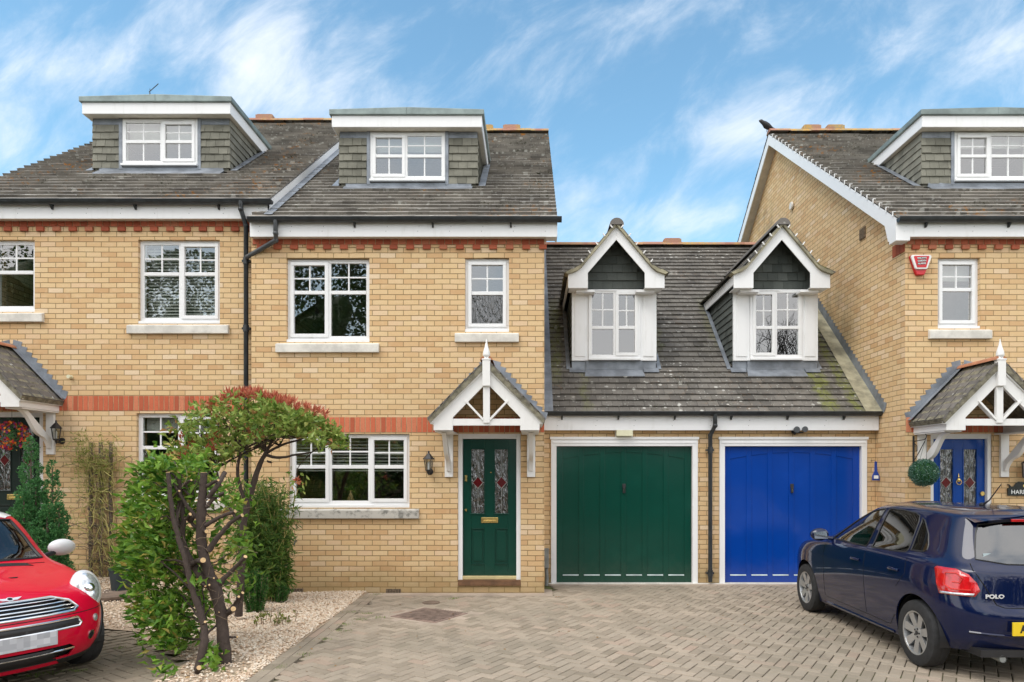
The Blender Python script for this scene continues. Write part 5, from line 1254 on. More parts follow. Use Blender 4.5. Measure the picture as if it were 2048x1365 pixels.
# ------------------------------------------------------------------ cars
def build_local(mb, name, mats, parent, smooth=False, bevel=0, recalc=True, ang=35):
    o = mb.build(name, mats, None, smooth, bevel, recalc, ang); o.parent = parent; return o
def eval_mesh(o):
    dg = bpy.context.evaluated_depsgraph_get(); dg.update(); me = bpy.data.meshes.new_from_object(o.evaluated_get(dg)); return me
def cage_mesh(loops, roof_crown=.02, creases={}):
    """loops: list of half loops (front centre -> rear centre, y>=0) from the sill upwards; last loop is bridged across as the roof"""
    nc = len(loops[0]); vs = []; idx = {}
    def vid(l, c, side):
        x, y, z = loops[l][c]
        key = (l, c, 0 if y == 0 else side)
        if key not in idx: idx[key] = len(vs); vs.append((x, y*(side if y else 1), z))
        return idx[key]
    fs = []
    for l in range(len(loops)-1):
        for c in range(nc-1):
            for s in (1, -1):
                f = (vid(l, c, s), vid(l, c+1, s), vid(l+1, c+1, s), vid(l+1, c, s)); fs.append(f if s > 0 else f[::-1])
    L = len(loops)-1; cen = {}
    for c in range(1, nc-1):
        x, y, z = loops[L][c]; cen[c] = len(vs); vs.append((x, 0, z+roof_crown))
    cen[0] = vid(L, 0, 1); cen[nc-1] = vid(L, nc-1, 1)
    for c in range(nc-1):
        for s in (1, -1):
            f = [vid(L, c, s), vid(L, c+1, s), cen[c+1], cen[c]]
            f2 = []; [f2.append(q_) for q_ in f if q_ not in f2]; fs.append(tuple(f2) if s > 0 else tuple(f2[::-1]))
    me = bpy.data.meshes.new('cage'); me.from_pydata(vs, [], fs); me.update()
    ca_ = me.attributes.new('crease_edge', 'FLOAT', 'EDGE'); vals = [0.0]*len(me.edges); rev = {v_: k for k, v_ in idx.items()}
    for e in me.edges:
        a_, b_ = rev.get(e.vertices[0]), rev.get(e.vertices[1])
        if a_ and b_ and a_[0] == b_[0] and a_[0] in creases and min(a_[1], b_[1]) >= creases[a_[0]][1]: vals[e.index] = creases[a_[0]][0]
    ca_.data.foreach_set('value', vals); return me
def prism_obj(pts, n):
    m = MB(); m.prism(pts, n); o = m.build('cutter', 'black_hole'); return o
class Car:
    def __init__(s, root, loops, paintm, levels=3, thick=.018, creases={}):
        s.root = root; me = cage_mesh(loops, creases=creases); o = bpy.data.objects.new('body', me); COL.objects.link(o)
        sb = o.modifiers.new('s', 'SUBSURF'); sb.levels = levels; sb.render_levels = levels
        me2 = eval_mesh(o); o.modifiers.clear(); o.data = me2; bpy.data.meshes.remove(me)
        bm = bmesh.new(); bm.from_mesh(me2); s.bvh = BVHTree.FromBMesh(bm); bm.free()
        so_ = o.modifiers.new('t', 'SOLIDIFY'); so_.thickness = thick; so_.offset = -1
        s.o = o; s.cut = []; me2.materials.append(MATS[paintm]); me2.materials.append(MATS['car_inner'])
    def hole(s, pts, n): s.cut.append(prism_obj(pts, n))
    def cyl(s, c, r, y0, y1):
        m = MB(); n = 40; m.prism([(c[0]+r*math.cos(2*math.pi*k/n), y0, c[1]+r*math.sin(2*math.pi*k/n)) for k in range(n)], (0, y1-y0, 0)); s.cut.append(m.build('cutter', 'black_hole'))
    def finish(s, name='body', label=None):
        for c in s.cut:
            b = s.o.modifiers.new('b', 'BOOLEAN'); b.operation = 'DIFFERENCE'; b.solver = 'EXACT'; b.object = c
        me = eval_mesh(s.o); s.o.modifiers.clear(); s.o.data = me
        for c in s.cut: bpy.data.objects.remove(c)
        me.polygons.foreach_set('use_smooth', [True]*len(me.polygons)); me.set_sharp_from_angle(angle=R(32))
        s.o.parent = s.root; s.o.name = name
        return s.o
    def hit(s, p, d):
        h = s.bvh.ray_cast(Vector(p), Vector(d)); return h
    def patch(s, name, mat, poly, frame, off=.003, thick=.006, parent=None, sub=4, smooth=True):
        """poly in (a,b); frame = (origin, A, B, D): point = origin + a*A + b*B, projected along D onto the body"""
        O_, A_, B_, D_ = [Vector(q_) for q_ in frame]
        bm = bmesh.new(); pts = []
        for i in range(len(poly)):
            p, q_ = poly[i], poly[(i+1) % len(poly)]
            k = max(1, int(math.hypot(q_[0]-p[0], q_[1]-p[1])/.05))
            for t in range(k): pts.append((p[0]+(q_[0]-p[0])*t/k, p[1]+(q_[1]-p[1])*t/k))
        vv = [bm.verts.new((a_, b_, 0)) for a_, b_ in pts]; f = bm.faces.new(vv)
        # slice into a grid so it can follow the surface
        a0, a1 = min(p[0] for p in pts), max(p[0] for p in pts); b0, b1 = min(p[1] for p in pts), max(p[1] for p in pts); st = .04
        k = a0+st
        while k < a1: bmesh.ops.bisect_plane(bm, geom=bm.verts[:]+bm.edges[:]+bm.faces[:], plane_co=(k, 0, 0), plane_no=(1, 0, 0)); k += st
        k = b0+st
        while k < b1: bmesh.ops.bisect_plane(bm, geom=bm.verts[:]+bm.edges[:]+bm.faces[:], plane_co=(0, k, 0), plane_no=(0, 1, 0)); k += st
        bad = []
        for v_ in bm.verts:
            o_ = O_+A_*v_.co.x+B_*v_.co.y; h = s.bvh.ray_cast(o_, D_)
            if h[0] is None:
                h = s.bvh.find_nearest(o_+D_*.6)
                v_.co = h[0]+h[1]*off
            else: 
                nn = h[1] if h[1].dot(D_) < 0 else -h[1]; v_.co = h[0]+nn*off
        bmesh.ops.recalc_face_normals(bm, faces=bm.faces)
        s0 = sum((f.normal.dot(D_) for f in bm.faces))
        if s0 > 0: bmesh.ops.reverse_faces(bm, faces=bm.faces)
        me = bpy.data.meshes.new(name); bm.to_mesh(me); bm.free(); me.materials.append(MATS[mat])
        o = bpy.data.objects.new(name, me); COL.objects.link(o); o.parent = parent or s.root
        md = o.modifiers.new('t', 'SOLIDIFY'); md.thickness = thick; md.offset = -1
        if 'glass' in mat: md.use_rim = False
        if smooth: me.polygons.foreach_set('use_smooth', [True]*len(me.polygons))
        return o
    def seam(s, pts, dirn, rad=.0035, mat='black_hole', name='panel_gap', parent=None, off=.0):
        """dark gap drawn along points projected on the body"""
        m = MB(); res = []
        for i in range(len(pts)-1):
            p, q_ = Vector(pts[i]), Vector(pts[i+1]); k = max(1, int((q_-p).length/.04))
            for t in range(k+(i == len(pts)-2)):
                w_ = p.lerp(q_, t/k); h = s.bvh.ray_cast(w_, Vector(dirn))
                if h[0] is not None: res.append(h[0]+(h[1] if h[1].dot(Vector(dirn)) < 0 else -h[1])*off)
        if len(res) > 1: m.tube(res, rad, 5); return build_local(m, name, mat, parent or s.root, smooth=True)
def wheel(root, x, y, r, rw, side, spokes, style, steer=0):
    """outer face towards side*Y"""
    m = MB(); n = 48; w2 = .09
    prof = [(rw*1.0, -w2*.8), (r*.86, -w2), (r*.97, -w2*.85), (r, -w2*.5), (r, -.01), (r*.992, -.008), (r*.992, .008), (r, .01), (r, w2*.5), (r*.97, w2*.85), (r*.86, w2), (rw*1.03, w2*.95), (rw, w2*.75)]
    vs = []
    for (rd, h) in prof:
        for j in range(n): a_ = 2*math.pi*j/n; vs.append((x+rd*math.cos(a_), y+h, r+rd*math.sin(a_)))
    fs = [(i*n+j, i*n+(j+1) % n, (i+1)*n+(j+1) % n, (i+1)*n+j) for i in range(len(prof)-1) for j in range(n)]
    m.raw(vs, fs)
    T_ = build_local(m, 'wheel', 'rubber', root, smooth=True, recalc=True, ang=30)
    m = MB(); o = side
    # rim barrel and lip
    prof = [(rw*1.03, o*w2*.86), (rw*1.02, o*w2*.93), (rw*.96, o*w2*.90), (rw*.93, o*w2*.6), (rw*.90, -o*w2*.7)]
    vs = [(x+rd*math.cos(2*math.pi*j/n), y+h, r+rd*math.sin(2*math.pi*j/n)) for (rd, h) in prof for j in range(n)]
    m.raw(vs, [(i*n+j, i*n+(j+1) % n, (i+1)*n+(j+1) % n, (i+1)*n+j) for i in range(len(prof)-1) for j in range(n)])
    for k in range(spokes):
        a_ = 2*math.pi*(k+.25)/spokes; c, s_ = math.cos(a_), math.sin(a_); t = (-s_, c)
        def P(rad, off, dep): return (x+c*rad+t[0]*off, y+o*dep, r+s_*rad+t[1]*off)
        w0, w1 = rw*.15, rw*.235
        vs = [P(rw*.20, -w0, w2*.62), P(rw*.20, w0, w2*.62), P(rw*.95, w1*.85, w2*.83), P(rw*.95, -w1*.85, w2*.83), P(rw*.20, -w0*.9, w2*.3), P(rw*.20, w0*.9, w2*.3), P(rw*.95, w1*.8, w2*.55), P(rw*.95, -w1*.8, w2*.55)]
        m.raw(vs, [(0, 1, 2, 3), (7, 6, 5, 4), (0, 4, 5, 1), (1, 5, 6, 2), (2, 6, 7, 3), (3, 7, 4, 0)])
    prof = [(rw*.27, o*w2*.5), (rw*.27, o*w2*.64), (rw*.20, o*w2*.70), (rw*.02, o*w2*.70)]
    vs = [(x+rd*math.cos(2*math.pi*j/20), y+h, r+rd*math.sin(2*math.pi*j/20)) for (rd, h) in prof for j in range(20)]
    m.raw(vs, [(i*20+j, i*20+(j+1) % 20, (i+1)*20+(j+1) % 20, (i+1)*20+j) for i in range(3) for j in range(20)])
    build_local(m, 'rim', 'alloy', T_, smooth=True, bevel=0, ang=25)
    m = MB(); m.lathe((x, y, r), [(rw*.92, -o*w2*.45), (rw*.92, -o*w2*.35)], 24, 'y'); m.lathe((x, y+o*w2*.69, r), [(rw*.10, 0), (rw*.10, o*.006)], 12, 'y')
    for k in range(5): a_ = 2*math.pi*(k+.5)/5; m.lathe((x+rw*.17*math.cos(a_)*1.1, y+o*w2*.68, r+rw*.17*math.sin(a_)*1.1), [(.009, 0), (.009, o*.006)], 8, 'y')
    build_local(m, 'brake_disc', 'dark_trim', T_, smooth=True)
    return T_

# ---- dark blue hatchback, tail towards the camera.  local x forward from the rear bumper, y to its left
root = thing('parked_car', 'dark blue five-door hatchback parked tail-first before the blue garage', 'car', (4.298, 5.58, 0), rz=R(90.3)); root.scale = (1, .95, 1)
BC = root
def mk(*rows): return rows
cols = ['x']*14
L0 = [(3.86,0,.20),(3.83,.35,.20),(3.70,.60,.20),(3.50,.72,.19),(3.15,.77,.19),(2.6,.78,.19),(2.1,.78,.19),(1.7,.78,.19),(1.2,.78,.19),(.68,.77,.20),(.32,.72,.25),(.16,.58,.27),(.10,.30,.27),(.09,0,.27)]
L1 = [(3.96,0,.36),(3.92,.38,.36),(3.79,.66,.36),(3.52,.79,.36),(3.15,.825,.36),(2.6,.815,.34),(2.1,.81,.34),(1.7,.81,.34),(1.2,.815,.34),(.68,.825,.36),(.28,.78,.36),(.09,.62,.36),(.02,.32,.36),(.0,0,.36)]
L2 = [(3.95,0,.58),(3.91,.4,.58),(3.77,.68,.60),(3.5,.82,.62),(3.15,.845,.62),(2.6,.838,.60),(2.1,.838,.60),(1.7,.838,.60),(1.2,.84,.60),(.68,.845,.62),(.30,.81,.62),(.09,.66,.60),(.01,.36,.585),(.0,0,.585)]
L2b = [(3.93,0,.66),(3.89,.42,.67),(3.72,.68,.72),(3.48,.81,.76),(3.15,.843,.78),(2.6,.842,.78),(2.1,.842,.78),(1.7,.842,.78),(1.2,.843,.79),(.68,.845,.80),(.33,.80,.79),(.135,.665,.70),(.07,.38,.64),(.06,0,.64)]
L3 = [(3.86,0,.75),(3.82,.42,.76),(3.62,.66,.82),(3.43,.77,.87),(3.15,.815,.90),(2.6,.820,.91),(2.1,.822,.92),(1.7,.822,.93),(1.2,.82,.94),(.68,.815,.95),(.36,.765,.95),(.17,.64,.93),(.10,.38,.91),(.09,0,.91)]
L3b = [(3.45,0,.89),(3.42,.38,.885),(3.28,.62,.89),(3.18,.735,.915),(3.02,.775,.935),(2.55,.795,.945),(2.08,.797,.955),(1.68,.797,.965),(1.2,.795,.975),(.72,.785,.985),(.39,.735,.985),(.205,.62,.965),(.135,.38,.95),(.125,0,.95)]
L4 = [(2.95,0,.99),(2.93,.35,.985),(2.86,.60,.965),(2.76,.70,.96),(2.62,.738,.965),(2.45,.757,.975),(2.05,.765,.985),(1.65,.765,.995),(1.2,.758,1.01),(.76,.74,1.025),(.44,.69,1.03),(.275,.59,1.02),(.205,.37,1.0),(.195,0,.995)]
L4b = [(2.52,0,1.215),(2.50,.32,1.21),(2.43,.53,1.19),(2.34,.61,1.185),(2.22,.645,1.19),(2.06,.672,1.195),(1.76,.685,1.205),(1.48,.685,1.21),(1.1,.68,1.22),(.75,.662,1.225),(.50,.625,1.225),(.37,.54,1.215),(.295,.35,1.205),(.285,0,1.205)]
L5 = [(2.12,0,1.41),(2.10,.28,1.405),(2.03,.44,1.39),(1.96,.51,1.375),(1.88,.545,1.375),(1.74,.575,1.385),(1.5,.592,1.405),(1.28,.594,1.41),(1.0,.590,1.41),(.72,.575,1.40),(.52,.545,1.385),(.42,.48,1.38),(.35,.31,1.385),(.34,0,1.39)]
L6 = [(1.92,0,1.452),(1.91,.22,1.448),(1.87,.36,1.440),(1.83,.43,1.430),(1.76,.47,1.430),(1.64,.50,1.437),(1.45,.515,1.448),(1.25,.517,1.452),(1.0,.513,1.45),(.76,.50,1.44),(.62,.45,1.43),(.54,.37,1.428),(.50,.22,1.43),(.495,0,1.432)]
car = Car(BC, [L0, L1, L2, L2b, L3, L3b, L4, L4b, L5, L6], 'blue_car_paint', creases={3: (.8, 3), 4: (.35, 9), 8: (.45, 3), 2: (.4, 9)})
wr = .300
car.cyl((.68, wr+.01), .345, -1.2, -.52); car.cyl((.68, wr+.01), .345, .52, 1.2); car.cyl((3.15, wr+.01), .345, -1.2, -.52); car.cyl((3.15, wr+.01), .345, .52, 1.2)
fw_ = [(2.52, .99), (2.40, 1.075), (2.16, 1.235), (1.98, 1.325), (1.80, 1.365), (1.62, 1.385), (1.60, 1.375), (1.66, 1.02), (1.67, .985)]
rw_ = [(1.56, .99), (1.53, 1.38), (1.48, 1.392), (1.25, 1.392), (1.02, 1.375), (.955, 1.355), (.93, 1.30), (.92, 1.04), (.935, 1.015), (1.0, 1.005)]
qw_ = [(.885, 1.035), (.89, 1.30), (.90, 1.335), (.85, 1.315), (.73, 1.20), (.675, 1.10), (.67, 1.06), (.70, 1.04)]
def shrink(poly, d):
    cx_ = sum(p[0] for p in poly)/len(poly); cz_ = sum(p[1] for p in poly)/len(poly)
    return [(p[0]-(d if p[0] > cx_ else -d), p[1]-(d if p[1] > cz_ else -d)) for p in poly]
def grow(poly, d): return shrink(poly, -d)
for s in (1, -1):
    for P_ in (fw_, rw_, qw_): car.hole([(a_, s*.45, b_) for a_, b_ in P_], (0, s*.6, 0))
rg = [(-.53, 1.025), (-.30, .99), (0, .985), (.30, .99), (.53, 1.025), (.465, 1.24), (.43, 1.315), (.20, 1.345), (0, 1.35), (-.20, 1.345), (-.43, 1.315), (-.465, 1.24)]
car.hole([(-.2, a_, b_) for a_, b_ in rg], (.75, 0, 0))
ws = [(-.62, 1.0), (0, 1.0), (.62, 1.0), (.50, 1.24), (.40, 1.37), (0, 1.395), (-.40, 1.37), (-.50, 1.24)]
car.hole([(3.5, a_, b_) for a_, b_ in ws], (-1.55, 0, 0))
car.finish('body')
for s in (1, -1):
    fr_ = ((0, s*1.3, 0), (1, 0, 0), (0, 0, 1), (0, -s, 0))
    for P_, mt in ((fw_, 'car_glass'), (rw_, 'car_glass_dark'), (qw_, 'car_glass_dark')):
        car.patch('side_window', mt, grow(P_, .004), fr_, -.004, .004)
        loop = P_+[P_[0]]; car.seam([(a_, s*1.3, b_) for a_, b_ in loop], (0, -s, 0), .008, 'dark_trim', 'window_seal')
    # door gaps, sill line, handles
    car.seam([(2.62, s*1.3, .30), (2.60, s*1.3, .60), (2.60, s*1.3, .955)], (0, -s, 0), .003); car.seam([(1.62, s*1.3, .30), (1.62, s*1.3, .97)], (0, -s, 0), .003)
    car.seam([(2.60, s*1.3, .29), (1.15, s*1.3, .28), (1.03, s*1.3, .40)], (0, -s, 0), .003); car.seam([(.98, s*1.3, .68), (.84, s*1.3, .82), (.86, s*1.3, .99)], (0, -s, 0), .003)
    car.seam([(2.70, s*1.3, .22), (1.10, s*1.3, .215)], (0, -s, 0), .014, 'blue_car_paint', 'sill_strip')
    for hx_ in (1.80, 1.03):
        m = MB(); y_ = s*.842; m.tube([(hx_+.09, y_, .835), (hx_+.05, y_+s*.022, .84), (hx_-.05, y_+s*.022, .84), (hx_-.09, y_, .835)], .013, 8); build_local(m, 'door_handle', 'blue_car_paint', BC, smooth=True)
    for wx_ in (.68, 3.15):
        wh = wheel(BC, wx_, s*.745, wr, .195, s, 7, 'v')
        m = MB(); n = 24; m.raw([(wx_+.34*math.cos(math.pi*(k/(n-1)*1.12-.06)), s*yy, wr+.01+.34*math.sin(math.pi*(k/(n-1)*1.12-.06))) for yy in (.5, .80) for k in range(n)], [(k, k+1, n+k+1, n+k) for k in range(n-1)]+[tuple(range(n))]); build_local(m, 'wheel_well', 'dark_trim', BC)
    # mirrors
    m = MB(); 
    m.ball((2.56, s*.905, 1.03), .055, .115, .075, 14, 10); m.tube([(2.52, s*.76, .985), (2.54, s*.83, .995)], .022, 8); mr = build_local(m, 'wing_mirror', 'blue_car_paint', BC, smooth=True)
    m = MB(); m.prism([(2.503, s*.825, .985), (2.503, s*.99, .985), (2.503, s*1.0, 1.06), (2.503, s*.845, 1.075)], (-.004, 0, 0)); build_local(m, 'mirror_glass', 'chrome', mr)
# rear lamps wrap the corners
for s in (1, -1):
    d_ = Vector((math.cos(R(38)), -s*math.sin(R(38)), 0)); A_ = Vector((math.sin(R(38)), s*math.cos(R(38)), 0)); O_ = Vector((.19, s*.70, 0))-d_*.8+A_*.045
    lamp = [(-.135, .765), (-.10, .725), (.10, .735), (.175, .80), (.185, .93), (.13, .965), (-.03, .955), (-.10, .92), (-.135, .85)]
    pl = [((-a_ if False else a_), b_) for a_, b_ in lamp]
    pl = [(-.175, .775), (-.14, .725), (.13, .72), (.155, .80), (.175, .93), (.15, .945), (.0, .94), (-.09, .905), (-.15, .84)]
    lp = car.patch('tail_light', 'red_lens', pl, (O_, A_, Vector((0, 0, 1)), d_), .010, .016)
    car.patch('reverse_lens', 'clear_lens', [(-.135, .750), (-.125, .73), (.12, .725), (.13, .742)], (O_, A_, Vector((0, 0, 1)), d_), .013, .006, parent=lp)
    car.seam([tuple(O_+A_*a_+Vector((0, 0, b_))) for a_, b_ in ((-.11, .775), (.04, .77), (.09, .80), (.085, .90), (.0, .905), (-.05, .87), (-.03, .83), (.03, .83))], tuple(d_), .006, 'petal_red', 'light_guide', parent=lp, off=.012)
# rear glass, tailgate, spoiler, lights, plate, badge
car.patch('rear_window', 'rear_glass', shrink(rg, .002), ((-.5, 0, 0), (0, 1, 0), (0, 0, 1), (1, 0, 0)), -.006, .004)
car.seam([(-.5, a_, b_) for a_, b_ in rg+[rg[0]]], (1, 0, 0), .007, 'dark_trim', 'window_seal')
car.patch('windscreen', 'car_glass', grow(ws, .004), ((4.2, 0, 0), (0, 1, 0), (0, 0, 1), (-1, 0, 0)), -.003, .004)
m = MB(); 
for s in (1, -1):
    m.raw([(.30, 0, 1.385), (.26, s*0, 1.37), (.275, s*.40, 1.355), (.33, s*.49, 1.335), (.45, s*.50, 1.375), (.46, 0, 1.418), (.30, 0, 1.352), (.29, s*.40, 1.335)], [(0, 1, 2, 7), (1, 2, 3, 4), (1, 4, 5), (1, 2, 7, 6)])
build_local(m, 'roof_spoiler', 'blue_car_paint', BC, smooth=True, ang=60)
m = MB(); m.prism([(.262, -.20, 1.345), (.262, .20, 1.345), (.262, .20, 1.368), (.262, -.20, 1.368)], (.02, 0, 0)); build_local(m, 'brake_light', 'red_lens', BC, bevel=.004)
car.seam([(-.5, .585, .99), (-.5, .60, .94), (-.5, .50, .74), (-.5, .46, .665), (-.5, .40, .645), (-.5, 0, .64), (-.5, -.40, .645), (-.5, -.46, .665), (-.5, -.50, .74), (-.5, -.60, .94), (-.5, -.585, .99)], (1, 0, 0), .004)
car.seam([(-.5, .66, .43), (-.5, .4, .42), (-.5, 0, .415), (-.5, -.4, .42), (-.5, -.66, .43)], (1, 0, 0), .010, 'blue_car_paint', 'bumper_crease')
m = MB(); m.box(-.022, -.006, -.12, .40, .435, .545); P_ = build_local(m, 'number_plate', 'plate_yellow', BC, bevel=.002)
P2 = car.o; 
RB = Matrix(((0, 0, -1), (-1, 0, 0), (0, 1, 0)))   # text facing -x of the car
def car_text(body, size, mat, name, loc, bold=0, parent=None, sq=1):
    o = text_mesh(body, size, mat, name, None, loc, RB, .002, bold, sq); o.parent = parent or BC; return o
car_text('A', .085, 'dark_trim', 'plate_character', (-.0235, .315, .49), .003, P_, .8)
hx = car.hit((-.5, .47, .735), (1, 0, 0))[0]
car_text('POLO', .045, 'badge_silver', 'model_badge', (hx.x-.010, .475, .735), .002, None, 1.35)
m = MB(); m.tube([(.06, .43, .225), (.22, .43, .235)], .032, 12, False); m.tube([(.062, .43, .225), (.22, .43, .235)], .027, 12, True); build_local(m, 'exhaust', 'grey_inner', BC, smooth=True)
m = MB(); m.tube([(.85, .05, 1.465), (.76, .05, 1.51), (.60, .05, 1.66)], [.012, .006, .004], 8); m.ball((.86, .05, 1.465), .035, .02, .02); build_local(m, 'antenna', 'dark_trim', BC, smooth=True)
m = MB(); m.box(.06, 3.8, -.62, .62, .24, .30); build_local(m, 'underbody', 'dark_trim', BC)
m = MB(); hx = car.hit((-.5, .36, 1.06), (1, 0, 0))[0]; m.box(hx.x+.02, hx.x+.024, .20, .46, 1.035, 1.075); build_local(m, 'window_sticker', 'sticker', BC)
def seat(x, y, root, mat='seat_fabric'):
    m = MB(); m.prism([(x-.25, y-.24, .45), (x+.25, y-.24, .48), (x+.25, y-.24, .60), (x-.22, y-.24, .58)], (0, .48, 0)); m.prism([(x-.22, y-.23, .55), (x-.12, y-.23, .57), (x-.28, y-.23, 1.12), (x-.36, y-.23, 1.12)], (0, .46, 0))
    m.prism([(x-.30, y-.12, 1.14), (x-.22, y-.12, 1.14), (x-.26, y-.12, 1.28), (x-.33, y-.12, 1.28)], (0, .24, 0)); build_local(m, 'seat', mat, root, bevel=.03)
for x, y in ((2.0, .36), (2.0, -.36), (1.15, .36), (1.15, -.36)): seat(x, y, BC)
m = MB(); m.box(2.45, 2.9, -.66, .66, .6, .96); m.tube([(2.33+.06*math.sin(t), .36*-1+.17*math.cos(t), .93+.17*math.sin(t)) for t in np.linspace(0, 6.28, 20)], .015, 6); build_local(m, 'dashboard', 'grey_inner', BC, bevel=.03)
m = MB(); m.box(.5, 2.6, -.70, .70, .30, .45); build_local(m, 'cabin_floor', 'car_inner', BC)
# front lamps (out of sight from here, still there)
for s in (1, -1): car.patch('headlight', 'clear_lens', [(-.16, .64), (.14, .66), (.17, .80), (-.10, .74)], (Vector((4.4, s*.95, 0)), Vector((-.5, s*.86, 0)), Vector((0, 0, 1)), Vector((-.86, -s*.5, 0))), .005, .01)

# ---- red hatchback, nose towards the drive.  local x forward (0 at the front bumper), y to its left
root2 = thing('parked_car', 'bright red hatchback with white roof and chrome grille nosing in from left', 'car', (-3.93, 5.25, .025), rz=R(-32.4))
RC = root2
M0 = [(-.14,0,.17),(-.17,.35,.17),(-.30,.58,.17),(-.45,.68,.16),(-.72,.72,.16),(-1.05,.73,.17),(-1.5,.73,.17),(-2.0,.73,.17),(-2.5,.73,.17),(-3.1,.72,.18),(-3.38,.66,.20),(-3.50,.52,.22),(-3.56,.28,.22),(-3.57,0,.22)]
M1 = [(-.02,0,.30),(-.06,.38,.30),(-.20,.64,.30),(-.38,.76,.30),(-.72,.81,.30),(-1.05,.80,.30),(-1.5,.795,.30),(-2.0,.795,.30),(-2.5,.80,.30),(-3.1,.81,.31),(-3.42,.74,.32),(-3.56,.57,.33),(-3.62,.3,.33),(-3.63,0,.33)]
M2 = [(0,0,.48),(-.04,.38,.48),(-.17,.64,.49),(-.36,.78,.50),(-.72,.835,.52),(-1.05,.825,.52),(-1.5,.82,.52),(-2.0,.82,.52),(-2.5,.825,.52),(-3.1,.835,.54),(-3.42,.77,.54),(-3.57,.6,.53),(-3.62,.32,.53),(-3.63,0,.53)]
M2b = [(-.05,0,.60),(-.075,.36,.60),(-.20,.62,.62),(-.38,.765,.66),(-.72,.825,.69),(-1.05,.815,.70),(-1.5,.81,.70),(-2.0,.81,.70),(-2.5,.815,.71),(-3.1,.82,.72),(-3.42,.755,.72),(-3.55,.58,.70),(-3.585,.32,.68),(-3.59,0,.68)]
M3 = [(-.11,0,.73),(-.145,.34,.725),(-.27,.56,.745),(-.45,.68,.80),(-.74,.745,.845),(-1.05,.765,.86),(-1.5,.77,.875),(-2.0,.775,.89),(-2.5,.78,.90),(-3.1,.775,.91),(-3.36,.71,.91),(-3.47,.55,.90),(-3.51,.32,.89),(-3.515,0,.89)]
M3b = [(-.48,0,.845),(-.50,.30,.84),(-.58,.48,.84),(-.68,.585,.865),(-.86,.66,.895),(-1.08,.715,.90),(-1.5,.735,.915),(-2.0,.742,.93),(-2.5,.745,.94),(-3.08,.74,.955),(-3.32,.68,.955),(-3.42,.53,.95),(-3.455,.31,.945),(-3.46,0,.945)]
M4 = [(-1.03,0,.945),(-1.045,.32,.94),(-1.10,.52,.93),(-1.14,.61,.925),(-1.20,.665,.93),(-1.30,.69,.935),(-1.6,.705,.945),(-2.05,.71,.96),(-2.5,.71,.97),(-3.05,.70,.985),(-3.28,.64,.985),(-3.38,.51,.98),(-3.41,.30,.98),(-3.415,0,.98)]
M4b = [(-1.22,0,1.14),(-1.235,.30,1.135),(-1.285,.48,1.13),(-1.325,.56,1.125),(-1.38,.61,1.13),(-1.46,.635,1.135),(-1.7,.65,1.14),(-2.1,.655,1.145),(-2.5,.655,1.15),(-3.0,.645,1.155),(-3.2,.59,1.155),(-3.29,.48,1.155),(-3.32,.29,1.155),(-3.325,0,1.155)]
M5 = [(-1.44,0,1.345),(-1.455,.28,1.34),(-1.49,.44,1.325),(-1.52,.51,1.315),(-1.57,.55,1.315),(-1.65,.575,1.32),(-1.85,.59,1.33),(-2.15,.595,1.335),(-2.5,.595,1.335),(-2.95,.585,1.33),(-3.12,.54,1.325),(-3.2,.44,1.325),(-3.23,.28,1.33),(-3.235,0,1.33)]
M6 = [(-1.56,0,1.39),(-1.565,.24,1.387),(-1.60,.36,1.38),(-1.63,.42,1.375),(-1.68,.46,1.375),(-1.76,.485,1.38),(-1.92,.50,1.385),(-2.2,.505,1.39),(-2.5,.505,1.39),(-2.9,.495,1.38),(-3.04,.45,1.372),(-3.1,.37,1.372),(-3.12,.24,1.374),(-3.125,0,1.376)]
c2 = Car(RC, [M0, M1, M2, M2b, M3, M3b, M4, M4b, M5, M6], 'red_car_paint')
for s in (1, -1): c2.cyl((-.72, .30), .335, *sorted((s*.52, s*1.2))); c2.cyl((-3.19+.0, .30), .335, *sorted((s*.52, s*1.2)))
ws2 = [(-.585, .955), (-.30, .965), (0, .97), (.30, .965), (.585, .955), (.535, 1.14), (.475, 1.295), (.28, 1.315), (0, 1.322), (-.28, 1.315), (-.475, 1.295), (-.535, 1.14)]
c2.hole([(-.9, a_, b_) for a_, b_ in ws2], (-.9, 0, 0))
sw2 = [(-1.40, .955), (-1.55, 1.14), (-1.68, 1.295), (-2.25, 1.305), (-2.25, .965)]; sw3 = [(-2.33, .965), (-2.33, 1.305), (-2.95, 1.295), (-3.08, 1.14), (-3.12, .99)]
for s in (1, -1):
    for P_ in (sw2, sw3): c2.hole([(a_, s*.45, b_) for a_, b_ in P_], (0, s*.5, 0))
